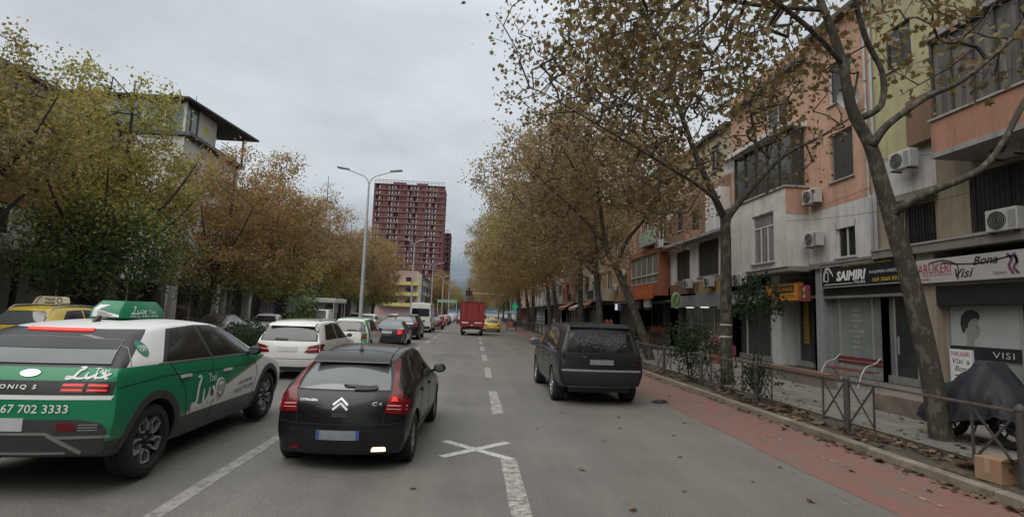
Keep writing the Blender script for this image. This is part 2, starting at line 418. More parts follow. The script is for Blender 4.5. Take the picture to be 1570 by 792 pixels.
class Car:
    """a car in local axes: x right, y forward from the rear bumper, z up"""
    def __init__(s, name, label, cat, loc, rz=0, group=None, scale=1.0):
        s.root = empty(name, loc, rz, label, cat, group)
        s.root.scale = (scale,) * 3
    def shell(s, L, W, st, paint, z=(.2, .42, .68), axles=(.75, 3.35), wr=.32, crown=.05, bulge=(.10, .10, .09, .07, .05), creases=(.25, .2, .5, .6, .5), near=True, arch=True, mats=None, lift=0.0):
        s.L, s.W = L, W
        T = [-1, -.62, 0, .62, 1]; K = len(st); idx = {}; vs = []
        def P(k, lev, t):
            yl, yb, yt, zb, zt, pl, wt = st[k]
            hw = wt if lev == 4 else W / 2 * 1.015 * pl * (.9, .985, 1.0, .96)[lev]
            zz = (z[0], z[1], min(z[2], (z[1] + zb) / 2 + .04), zb, zt)[lev]
            end = 0 if 0 < k < K - 1 else (1 if k == 0 else -1)
            if k == 0 and lev < 2: zz += lift
            if k == 1 and lev == 0: zz += lift * .6
            yy = (yl + .05 * end, yl, yl + (yb - yl) * .3, yb, yt)[lev]
            if lev == 4: zz += crown * (1 - t * t)
            yy -= end * bulge[lev] * (1 - t * t) - end * bulge[lev]
            return (t * hw, yy, zz)
        def V(k, lev, c):
            key = (k, lev, c)
            if key not in idx: idx[key] = len(vs); vs.append(P(k, lev, T[c]))
            return idx[key]
        fs = []
        for k in range(K - 1):
            for lev in range(4):
                fs.append((V(k, lev, 4), V(k + 1, lev, 4), V(k + 1, lev + 1, 4), V(k, lev + 1, 4)))
                fs.append((V(k, lev, 0), V(k, lev + 1, 0), V(k + 1, lev + 1, 0), V(k + 1, lev, 0)))
            for c in range(4):
                fs.append((V(k, 4, c), V(k, 4, c + 1), V(k + 1, 4, c + 1), V(k + 1, 4, c)))
                fs.append((V(k, 0, c), V(k + 1, 0, c), V(k + 1, 0, c + 1), V(k, 0, c + 1)))
        for lev in range(4):
            for c in range(4):
                fs.append((V(0, lev, c), V(0, lev, c + 1), V(0, lev + 1, c + 1), V(0, lev + 1, c)))
                fs.append((V(K - 1, lev, c), V(K - 1, lev + 1, c), V(K - 1, lev + 1, c + 1), V(K - 1, lev, c + 1)))
        me = bpy.data.meshes.new('body'); me.from_pydata(vs, [], fs)
        for m in [paint, ARCH]: me.materials.append(m)
        cr = me.attributes.new('crease_edge', 'FLOAT', 'EDGE')
        inv = {v: k for k, v in idx.items()}
        for e_ in me.edges:
            a, b = inv[e_.vertices[0]], inv[e_.vertices[1]]; c = 0
            side = a[2] in (0, 4) and a[2] == b[2]
            if side and a[1] == b[1] == 4: c = creases[0]
            if side and a[1] == b[1] == 3: c = creases[1]
            if a[1] == b[1] == 0 and side: c = creases[2]
            if side and a[0] == b[0] == 0: c = creases[3]
            if a[0] == b[0] == 0 and a[1] == b[1] == 4: c = creases[4]
            if a[0] == b[0] == 0 and a[1] == b[1] == 0: c = .5
            if a[0] == b[0] == K - 1 and a[1] == b[1] and a[1] in (0, 4): c = .4
            cr.data[e_.index].value = c
        bm = bmesh.new(); bm.from_mesh(me); bmesh.ops.recalc_face_normals(bm, faces=bm.faces); bm.to_mesh(me); bm.free()
        ob = bpy.data.objects.new('body', me)
        sb = ob.modifiers.new('s', 'SUBSURF'); sb.levels = sb.render_levels = 3 if near else 2
        smooth_me = evaluated([ob], ob)
        s.bvh = BVHTree.FromPolygons([v.co.copy() for v in smooth_me.vertices], [tuple(p.vertices) for p in smooth_me.polygons])
        if arch:
            cut = MB()
            for ya in axles:
                for sx in (-1, 1): cut.tube([(sx * (W / 2 - .30), ya, wr + .0), (sx * (W / 2 + .3), ya, wr + .0)], wr + .055, 36)
            cm = cut.mesh('cut', [paint, ARCH]); 
            for p in cm.polygons: p.material_index = 1
            co = bpy.data.objects.new('cut', cm)
            bo = bpy.data.objects.new('body', smooth_me)
            md = bo.modifiers.new('b', 'BOOLEAN'); md.operation = 'DIFFERENCE'; md.object = co; md.solver = 'EXACT'
            fin = evaluated([bo, co], bo)
            bpy.data.objects.remove(bo); bpy.data.objects.remove(co); bpy.data.meshes.remove(cm)
        else: fin = smooth_me
        bm = bmesh.new(); bm.from_mesh(fin)
        for f in bm.faces: f.smooth = True
        for e_ in bm.edges:
            if len(e_.link_faces) != 2 or e_.calc_face_angle(0) > math.radians(32): e_.smooth = False
        bm.to_mesh(fin); bm.free(); fin.name = 'body'
        bpy.data.objects.remove(ob); bpy.data.meshes.remove(me)
        s.body = link('body', fin, s.root)
        s.axles, s.wr = axles, wr
        return s
    def hit(s, view, a, b):
        L = s.L
        o, d = {'R': ((4, a, b), (-1, 0, 0)), 'L': ((-4, a, b), (1, 0, 0)), 'B': ((a, -4, b), (0, 1, 0)), 'F': ((a, L + 4, b), (0, -1, 0)), 'T': ((a, b, 6), (0, 0, -1))}[view]
        h = s.bvh.ray_cast(Vector(o), Vector(d))
        if h[0] is None: return None
        n = h[1]
        if n.dot(Vector(d)) > 0: n = -n
        return h[0], n
    def place(s, mb, view, v2, f2, off, skirt=True):
        pts = []; ok = []
        for a, b in v2:
            h = s.hit(view, a, b)
            ok.append(h is not None)
            pts.append((h[0] + h[1] * off, h[1]) if h else (Vector((0, 0, 0)), Vector((0, 0, 1))))
        fs = [f for f in f2 if all(ok[i] for i in f)]
        # drop faces that jump across a step of the body
        fs = [f for f in fs if max((pts[f[i]][0] - pts[f[i - 1]][0]).length for i in range(len(f))) < .35]
        n = len(pts); vs = [p for p, _ in pts]
        if skirt:
            cnt = {}
            for f in fs:
                for i in range(len(f)):
                    k = (f[i - 1], f[i]); kk = tuple(sorted(k)); cnt.setdefault(kk, []).append(k)
            sk = {}
            for kk, l in cnt.items():
                if len(l) == 1:
                    for i in l[0]:
                        if i not in sk: sk[i] = len(vs); vs.append(pts[i][0] - pts[i][1] * (off + .006))
                    a, b = l[0]; fs.append((b, a, sk[a], sk[b]))
        mb.add(vs, fs)
    def panel(s, mb, view, poly, off=.004, res=.07, mirror=False, rnd=0):
        if rnd: poly = round_poly(poly, rnd)
        polys = [poly] + ([[(-a, b) for a, b in poly]] if mirror else [])
        for pl in polys:
            bd = []
            for i in range(len(pl)):
                a, b = Vector(pl[i]), Vector(pl[(i + 1) % len(pl)]); m = max(1, int((b - a).length / res))
                bd += [a.lerp(b, j / m) for j in range(m)]
            xs = [p.x for p in bd]; ys = [p.y for p in bd]; ins = []
            ny = int((max(ys) - min(ys)) / res); nx = int((max(xs) - min(xs)) / res)
            for i in range(1, nx + 1):
                for j in range(1, ny + 1):
                    q = Vector((min(xs) + (max(xs) - min(xs)) * i / (nx + 1), min(ys) + (max(ys) - min(ys)) * j / (ny + 1)))
                    if inside(q, bd) and min((q - b).length for b in bd) > res * .35: ins.append(q)
            r = geometry.delaunay_2d_cdt(bd + ins, [], [list(range(len(bd)))], 1, 1e-5)
            s.place(mb, view, [tuple(v) for v in r[0]], r[2], off)
    def line(s, mb, view, pts, w=.012, off=.003, res=.07, both=False):
        P = []
        for i in range(len(pts) - 1):
            a, b = Vector(pts[i]), Vector(pts[i + 1]); m = max(1, int((b - a).length / res))
            P += [a.lerp(b, j / m) for j in range(m)]
        P.append(Vector(pts[-1]))
        v, f = stroke(P, w)
        s.place(mb, view, v, f, off)
        if both: s.place(mb, {'R': 'L', 'B': 'B', 'T': 'T', 'F': 'F'}[view], v if view == 'R' else [(-a, b) for a, b in v], f, off)
    def text(s, mb, view, body, org, w, h, off=.005, slant=0, **kw):
        v, f = text_fit(body, w, h, **kw)
        s.place(mb, view, [(org[0] + a, org[1] + b + slant * a) for a, b in v], f, off, skirt=False)
    def strokes(s, mb, view, paths, org, sx, sz, w, off=.005, slant=0):
        for p in paths:
            q = smooth_path([(a * sx, b * sz) for a, b in p]); n = len(q)
            v, f = stroke(q, [w * (.45 + .55 * math.sin(PI * (i + 1) / (n + 1))) for i in range(n)])
            s.place(mb, view, [(org[0] + a, org[1] + b + slant * a) for a, b in v], f, off, skirt=False)
    def part(s, name, mb, mats, parent=None, smooth=SM, fix=True, label=None):
        me = mb.mesh(name, mats, smooth=smooth, fix=fix)
        return tag(link(name, me, parent or s.root), label)
    def two(s, name, view, poly, mat, off=.004, res=.06, label=None, views=None, rnd=0):
        """the same panel on both sides, each its own part"""
        out = []
        for i in (0, 1):
            mb = MB()
            if views: s.panel(mb, views[i], poly, off, res, rnd=rnd)
            else: s.panel(mb, view, poly if i == 0 else [(-a, b) for a, b in poly], off, res, rnd=rnd)
            out.append(s.part(name, mb, mat, label=label))
        return out
    def one(s, name, view, poly, mat, off=.004, res=.07, parent=None, label=None, rnd=0):
        mb = MB(); s.panel(mb, view, poly, off, res, rnd=rnd); return s.part(name, mb, mat, parent, label=label)
    def wheels(s, w=.21, rimr=.22, n=5, style='spoke', mats=(ALLOY, DALLOY), inset=.02, r=None):
        r = r or s.wr
        key = (r, w, rimr, n, style, mats[0].name)
        if key not in WHEELS: WHEELS[key] = (lathe_wheel(r, w, rimr), rim_mesh(rimr, w, n, style, mats))
        ty, rm = WHEELS[key]
        for ya in s.axles:
            for sx in (1, -1):
                o = link('wheel', ty, s.root, (sx * (s.W / 2 - w / 2 - inset), ya, r))
                if sx < 0: o.rotation_euler = (0, 0, PI)
                q = link('rim', rm, o)
                q.rotation_euler = (ya * 1.7, 0, 0)
    def mirrors(s, y, z, x=None, mat=BLK, sc=1.0):
        for sx in (1, -1):
            h = s.hit('R' if sx > 0 else 'L', y, z - .06 * sc)
            x0 = h[0].x if h else sx * s.W / 2
            mb = MB(); c = (x0 + sx * .115 * sc, y + .0, z)
            mb.ball(c, (.10 * sc, .065 * sc, .075 * sc), 12, 8)
            mb.beam((x0 - sx * .02, y + .01, z - .05 * sc), (x0 + sx * .09 * sc, y + .01, z - .02 * sc), .05 * sc, .035 * sc)
            o = s.part('wing_mirror', mb, mat, smooth=math.radians(50))
            g = MB(); g.lathe([(0, 0), (.05 * sc, .0)], 12, 'z'); 
            g2 = MB(); g2.add([(c[0] + v[0] * 1.4, y - .064 * sc, c[2] + v[1] * .95) for v in g.v], g.f)
            s.part('mirror_glass', g2, GLASSL, o)
    def handles(s, pts, mat, w=.16):
        for y, z in pts:
            for vw, sx in (('R', 1), ('L', -1)):
                h = s.hit(vw, y, z)
                if h:
                    mb = MB(); x = h[0].x + sx * .012
                    mb.beam((x, y - w / 2, z), (x, y + w / 2, z), .03, .032); s.part('door_handle', mb, mat)
WHEELS = {}
def inside(q, poly):
    c = False; n = len(poly)
    for i in range(n):
        a, b = poly[i], poly[i - 1]
        if (a[1] > q[1]) != (b[1] > q[1]) and q[0] < (b[0] - a[0]) * (q[1] - a[1]) / (b[1] - a[1]) + a[0]: c = not c
    return c
def round_poly(poly, r, k=4):
    out = []; n = len(poly)
    for i in range(n):
        p, a, b = Vector(poly[i]), Vector(poly[i - 1]), Vector(poly[(i + 1) % n])
        u, v = a - p, b - p; q = min(r, u.length * .45, v.length * .45)
        s, e_ = p + u.normalized() * q, p + v.normalized() * q
        for j in range(k + 1):
            t = j / k; out.append(tuple((1 - t) ** 2 * s + 2 * t * (1 - t) * p + t * t * e_))
    return out

# generic station sets: (y low, y belt, y rail, z belt, z rail, plan factor, rail half width)
def st_hatch(L, W, H, belt=.92, slope=.5, hood=.88, rearw=.9, roofw=.62, nose=.72, cowl=None):
    c = cowl or L * .74; r = roofw
    return [(0.0, .10, slope, belt + .03, H - .13, rearw, r - .1), (.35, .42, slope + .22, belt + .02, H - .08, .985, r - .03), (1.0, 1.05, slope + .65, belt, H - .055, 1, r),
            (L * .42, L * .42, L * .42, belt - .01, H - .045, 1, r), (L * .55, L * .55, L * .52, belt - .02, H - .06, 1, r), (L * .64, L * .64, L * .60, belt - .03, H - .15, 1, r - .01),
            (c, c, c, belt - .05, hood + .05, 1, r + .02), (L * .87, L * .87, L * .87, hood - .08, hood - .03, .98, r + .02),
            (L * .955, L * .955, L * .95, hood - .17, hood - .12, .93, r - .02), (L, L * .99, L * .972, nose - .12, nose - .04, .8, r - .1)]
def st_sedan(L, W, H, belt=.9, deck=1.0, hood=.88, roofw=.58):
    r = roofw
    return [(0.0, .04, .1, belt - .02, deck - .06, .88, r + .04), (.4, .4, .42, belt, deck - .03, .98, r + .1), (.72, .74, .78, belt + .01, deck, 1, r + .08), (1.25, 1.25, 1.42, belt + .01, H - .13, 1, r - .04),
            (1.8, 1.8, 1.9, belt, H - .06, 1, r), (L * .52, L * .52, L * .5, belt - .01, H - .055, 1, r), (L * .62, L * .62, L * .585, belt - .02, H - .15, 1, r - .01),
            (L * .73, L * .73, L * .73, belt - .05, hood + .05, 1, r + .06), (L * .87, L * .87, L * .87, hood - .1, hood - .04, .98, r + .06), (L * .96, L * .96, L * .955, hood - .2, hood - .14, .92, r), (L, L, L * .975, .56, .66, .78, r - .1)]
GREEN = srgb('#177c54')
def build_lux_taxi():
    c = Car('taxi', 'white roofed green electric taxi with a green roof sign and large petal wheels', 'taxi', (-4.50, 5.39, gz(-4.8)), math.radians(-.5), scale=1.06)
    L, W = 4.635, 1.89
    m = bpy.data.materials.new('green_white_paint'); m.use_nodes = True; t = m.node_tree; b = t.nodes['Principled BSDF']
    b.inputs['Roughness'].default_value = .34; b.inputs['Specular IOR Level'].default_value = .35; b.inputs['Coat Weight'].default_value = .18; b.inputs['Coat Roughness'].default_value = .08
    co = N(t, 'ShaderNodeTexCoord'); sp = N(t, 'ShaderNodeSeparateXYZ'); t.links.new(co.outputs['Object'], sp.inputs[0])
    def mth(op, a, bb=None, cl=False):
        n = N(t, 'ShaderNodeMath', operation=op); n.use_clamp = cl
        for i, q in enumerate((a, bb)):
            if q is None: continue
            if isinstance(q, (int, float)): n.inputs[i].default_value = q
            else: t.links.new(q, n.inputs[i])
        return n.outputs[0]
    X, Y, Z = sp.outputs
    AX = mth('ABSOLUTE', X)
    belt = mth('ADD', 1.155, mth('MULTIPLY', Y, -.025))
    up = mth('GREATER_THAN', Z, belt)
    lineh = mth('ADD', .47, mth('MULTIPLY', mth('SUBTRACT', Y, 1.25), .225))
    dl = mth('SUBTRACT', Z, lineh)
    sidey = mth('GREATER_THAN', Y, 1.25)
    low = mth('MULTIPLY', mth('LESS_THAN', dl, 0.0), sidey)
    stripe = mth('MULTIPLY', mth('LESS_THAN', mth('ABSOLUTE', mth('ADD', dl, -.012)), .013), sidey)
    def mixc(f, a, bcol):
        n = N(t, 'ShaderNodeMix', data_type='RGBA'); t.links.new(f, n.inputs[0])
        if isinstance(a, tuple): n.inputs[6].default_value = (*a, 1)
        else: t.links.new(a, n.inputs[6])
        n.inputs[7].default_value = (*bcol, 1); return n.outputs[2]
    wh = (.70, .70, .70); dk = (.03, .03, .031)
    k = mixc(up, GREEN, wh); k = mixc(low, k, wh); k = mixc(stripe, k, (.30, .24, .12))
    tail = mth('MULTIPLY', mth('MULTIPLY', mth('GREATER_THAN', Z, 1.10), mth('LESS_THAN', Z, 1.49)), mth('LESS_THAN', Y, mth('ADD', .34, mth('MULTIPLY', mth('SUBTRACT', Z, 1.155), 1.9)))); tail = mth('MULTIPLY', tail, up); k = mixc(tail, k, (.012, .012, .013))
    sill = mth('LESS_THAN', Z, .50); k = mixc(sill, k, dk)
    nz = N(t, 'ShaderNodeTexNoise'); nz.inputs['Scale'].default_value = 4; nz.inputs['Detail'].default_value = 7; t.links.new(co.outputs['Object'], nz.inputs[0])
    df = mth('MULTIPLY', nz.outputs[0], mth('MULTIPLY', mth('SUBTRACT', .9, Z), .5, True), True)
    k2 = N(t, 'ShaderNodeMix', data_type='RGBA'); t.links.new(df, k2.inputs[0]); t.links.new(k, k2.inputs[6]); k2.inputs[7].default_value = (.14, .13, .12, 1)
    t.links.new(k2.outputs[2], b.inputs['Base Color'])
    GRP = pm('green_print', GREEN, rough=.4, var=.06)
    st = [(0.0, .05, .70, 1.12, 1.46, 1.02, .66), (.30, .40, .98, 1.13, 1.50, 1.01, .67), (1.1, 1.15, 1.35, 1.12, 1.53, 1, .67), (1.9, 1.9, 1.9, 1.10, 1.54, 1, .67), (2.55, 2.55, 2.45, 1.08, 1.52, 1, .67),
          (3.05, 3.05, 2.85, 1.06, 1.42, 1, .66), (3.62, 3.62, 3.62, 1.03, 1.09, 1, .71), (4.10, 4.10, 4.10, .92, .98, .99, .71), (4.46, 4.46, 4.42, .80, .86, .95, .66), (4.635, 4.62, 4.52, .66, .72, .85, .56)]
    c.shell(L, W, st, m, z=(.24, .47, .76), axles=(.80, 3.80), wr=.365, crown=.05, creases=(.45, .45, .7, .8, .8), bulge=(.12, .13, .13, .11, .06), lift=.12)
    c.wheels(.235, .262, 5, 'petal', (pm('bright_alloy', (.55, .56, .57), rough=.35, metal=.7, var=.05), BLK))
    for ya in c.axles:
        for vw in ('R', 'L'):
            mb = MB(); ring = []
            for i in range(25):
                a = PI * (-.08 + 1.16 * i / 24); ring.append((ya + math.cos(a) * (.365 + .095), .365 + math.sin(a) * (.365 + .095)))
            c.line(mb, vw, ring, .085, .006, .05); c.part('arch_trim', mb, CLAD)
    # rear
    c.one('rear_window', 'B', [(-.80, 1.175), (.80, 1.175), (.68, 1.385), (.0, 1.41), (-.68, 1.385)], GLASSL, .012)
    c.one('upper_glass_band', 'B', [(-.72, 1.30), (.72, 1.30), (.675, 1.38), (.0, 1.405), (-.675, 1.38)], GLASS, .016)  # darker glass strip across the top of the rear pane
    WP = pm('white_paint', wh, rough=.3, var=.04, coat=.8)
    br = MB(); c.panel(br, 'B', [(-.32, 1.462), (.32, 1.462), (.32, 1.487), (-.32, 1.487)], .012, .05); c.part('brake_light', br, REDON)
    c.one('lamp_bar', 'B', [(-.92, .915), (.92, .915), (.94, 1.035), (-.94, 1.035)], BLK, .004)
    for sx in (1, -1):
        for j in (0, 1):
            a = .50 + j * .205
            mb = MB()
            for q in (0, 1): c.panel(mb, 'B', [(sx * a, .938 + q * .042), (sx * (a + .185), .938 + q * .042), (sx * (a + .185), .972 + q * .042), (sx * a, .972 + q * .042)], .010, .05)
            ln = c.part('tail_light', mb, REDL); led = MB()
            for q in (0, 1): c.line(led, 'B', [(sx * (a + .012), .955 + q * .042), (sx * (a + .173), .955 + q * .042)], .014, .016, .04)
            c.part('light_strip', led, REDON, ln, fix=False)
    wl = MB(); c.panel(wl, 'B', [(-.92, .872), (.92, .872), (.94, .910), (-.94, .910)], .005); c.part('white_strip', wl, WHITEP)
    tx = MB(); c.text(tx, 'B', 'IONIQ 5', (-.04, .955), .34, .042, .012, bold=.02, space=1.35)
    c.part('model_lettering', tx, WHITEP, fix=False); tx = MB()
    c.text(tx, 'B', '+355 67 702 3333', (-.20, .755), .80, .075, .008, bold=.012)
    c.part('phone_lettering', tx, WHITEP, fix=False); tx = MB()
    c.strokes(tx, 'B', SCRIPT_LUX, (.50, 1.052), .24, .095, .024, .010)
    c.text(tx, 'B', 'Taxi', (.70, 1.105), .14, .038, .010)
    em = MB()
    c.panel(em, 'B', [(-.02 + .20 + .085 * math.cos(a), 1.095 + .03 * math.sin(a)) for a in np.linspace(0, 2 * PI, 18)[:-1]], .010, .04)
    c.part('rear_emblem', em, CHROME); c.part('rear_lettering', tx, WHITEP, fix=False)
    bp = MB(); c.panel(bp, 'B', [(-.94, .385), (.94, .385), (.96, .52), (.88, .66), (.70, .70), (-.70, .70), (-.88, .66), (-.96, .52)], .005, .06); c.part('bumper', bp, CLAD)
    sk = MB(); c.line(sk, 'B', [(-.94, .545), (-.52, .54), (-.44, .575), (.44, .575), (.52, .54), (.94, .545)], .024, .011); c.line(sk, 'B', [(.46, .565), (.72, .40)], .034, .012); c.line(sk, 'B', [(-.46, .565), (-.72, .40)], .034, .012)
    c.line(sk, 'B', [(-.60, .40), (.60, .40)], .02, .011); c.part('bumper_trim', sk, ALLOY, fix=False)
    for sx in (1, -1):
        rf = MB(); c.panel(rf, 'B', [(sx * .53, .60), (sx * .68, .60), (sx * .66, .67), (sx * .53, .67)], .010, .05); c.part('reflector', rf, REDL)
        gl = MB()
        for q in range(3): c.line(gl, 'B', [(sx * .70, .605 + q * .024), (sx * .85, .605 + q * .024)], .008, .010)
        c.part('lamp_grille', gl, CHROME, fix=False)
    pl = MB(); c.panel(pl, 'B', [(-.26, .60), (.26, .60), (.26, .71), (-.26, .71)], .014, .08); c.part('number_plate', pl, PLATE)
    # sides
    sw = [[(1.02, 1.15), (1.02, 1.17), (1.36, 1.47), (1.86, 1.495), (1.93, 1.13)], [(2.02, 1.13), (1.98, 1.495), (2.42, 1.475), (2.75, 1.385), (3.22, 1.13), (3.24, 1.095)]]
    for vw in ('R', 'L'):
        c.one('window_surround', vw, [(.92, 1.145), (1.28, 1.485), (1.9, 1.515), (2.45, 1.50), (2.8, 1.40), (3.32, 1.115), (3.34, 1.08)], BLK, .003)
        for p in sw: c.one('side_window', vw, p, GLASS, .008)
        q = MB(); c.line(q, vw, [(.85, 1.135), (3.35, 1.072)], .016, .006); c.part('belt_trim', q, ALLOY, fix=False)
        q = MB(); c.line(q, vw, [(1.42, .47), (1.34, .82), (1.05, 1.12)], .010); c.line(q, vw, [(2.0, .34), (1.98, 1.10)], .010); c.line(q, vw, [(3.16, .42), (3.32, .8), (3.2, 1.06)], .010)
        c.line(q, vw, [(.1, .97), (.9, 1.0), (2.1, .95), (3.3, .93)], .008); c.part('door_seam', q, BLK, fix=False)
        if vw == 'R': c.one('pillar_line', vw, [(.60, 1.43), (.615, 1.43), (.40, 1.15), (.385, 1.15)], pm('seam_grey', (.25, .25, .25)), .003, .04)
    c.handles([(1.34, .955), (2.36, .92)], WP, .19)
    c.mirrors(3.02, 1.13, mat=BLK, sc=.95)
    tx = MB()
    c.strokes(tx, 'R', SCRIPT_LUX, (1.50, .55), .40, .36, .050, .006)
    c.text(tx, 'R', 'Taxi', (1.86, .815), .20, .10, .006)
    c.part('side_lettering', tx, WHITEP, fix=False)
    tx = MB(); c.text(tx, 'R', '04-2-444-444', (2.72, .665), .42, .055, .006, slant=.05); c.text(tx, 'R', '+355 67 702 3333', (2.58, .565), .60, .055, .006, slant=.05); c.part('phone_lettering', tx, BLACKP, fix=False)
    em = MB(); c.panel(em, 'R', [(2.18 + .125 * math.cos(a), .70 + .135 * math.sin(a)) for a in np.linspace(0, 2 * PI, 26)[:-1]], .007, .05); e0 = c.part('side_emblem', em, WHITEP)
    em = MB(); c.line(em, 'R', [(2.18 + .10 * math.cos(a), .70 + .11 * math.sin(a)) for a in np.linspace(0, 2 * PI, 26)], .014, .010, .04)
    for i in range(5): c.line(em, 'R', [(2.12 + i * .03, .66), (2.12 + i * .03, .745)], .010, .010)
    c.line(em, 'R', [(2.11, .65), (2.18, .60), (2.25, .65)], .014, .010); c.part('emblem_mark', em, pm('dark_gold', (.14, .10, .06), rough=.4), e0, fix=False)
    em = MB(); c.panel(em, 'R', [(.70 + .08 * math.cos(a), 1.30 + .08 * math.sin(a)) for a in np.linspace(0, 2 * PI, 22)[:-1]], .006, .05); e1 = c.part('number_disc', em, GRP)
    em = MB(); c.text(em, 'R', '159', (.648, 1.27), .105, .06, .010, bold=.02); c.part('number_lettering', em, WHITEP, e1, fix=False)
    # roof: antenna, sign
    h = c.hit('T', 0, 1.15)[0].z
    fin = MB(); fin.prism([(1.12, h - .01), (1.02, h - .01), (1.09, h + .055), (1.13, h + .06)], 'x', .05, .08); c.part('antenna', fin, BLK)
    z0 = h + .03
    sg = MB()
    # sign: long lozenge, tapering to both ends, lying across/along the roof
    A = [(-.20, 1.36), (-.15, 1.26), (.19, 1.26), (.22, 1.34), (.19, 2.1), (.02, 2.3), (-.17, 2.1)]
    zt = .20
    n = len(A); sc = lambda p, f: (.02 + (p[0] - .02) * f, 1.7 + (p[1] - 1.7) * f)
    vs = [(p[0], p[1], z0) for p in A] + [(*sc(p, .96), z0 + .10) for p in A] + [(*sc(p, .72), z0 + zt) for p in A]
    fs = [(i + q * n, (i + 1) % n + q * n, (i + 1) % n + (q + 1) * n, i + (q + 1) * n) for q in (0, 1) for i in range(n)] + [tuple(range(2 * n, 3 * n)), tuple(range(n - 1, -1, -1))]
    sg.add(vs, fs)
    sgo = c.part('roof_sign', sg, GRP)
    wp = MB(); f_ = 1.256
    wp.face([(-.12, f_, z0 + .015), (.18, f_, z0 + .015), (.175, f_ + .018, z0 + .10), (.12, 1.382, z0 + .19), (-.075, 1.382, z0 + .19), (-.115, f_ + .018, z0 + .10)])
    wp.v = [(a, b - .004, q) for a, b, q in wp.v]
    c.part('sign_panel', wp, WHITEP, sgo, smooth=None)
    tl = MB()
    for i in range(6):
        wd = (.10, .17, .17, .12, .17, .15)[i]; zz = z0 + .083 - i * .012
        tl.face([(-.06, f_ - .006, zz), (-.06 + wd, f_ - .006, zz), (-.06 + wd, f_ - .006, zz + .005), (-.06, f_ - .006, zz + .005)])
    c.part('sign_print', tl, pm('grey_print', (.2, .2, .2)), sgo, smooth=None, fix=False)
    tl = MB()
    u = Vector((0, 1, 0))
    for p in SCRIPT_LUX:
        q = smooth_path([(a * .2, b * .085) for a, b in p]); v, f = stroke(q, .014)
        tl.add([(.225 - a * .05 - b * .12, 1.40 + a, z0 + .05 + b) for a, b in v], f)
    v, f = text_fit('Taxi', .16, .05); tl.add([(.225 - (.35 + a) * .045 - b * .12, 1.75 + a, z0 + .05 + b) for a, b in v], f)
    v, f = text_fit('04-2-444-444', .58, .032); tl.add([(.226 - a * .045, 1.38 + a, z0 + .008 + b) for a, b in v], f)
    c.part('sign_lettering', tl, WHITEP, sgo, smooth=None, fix=False)
    return c

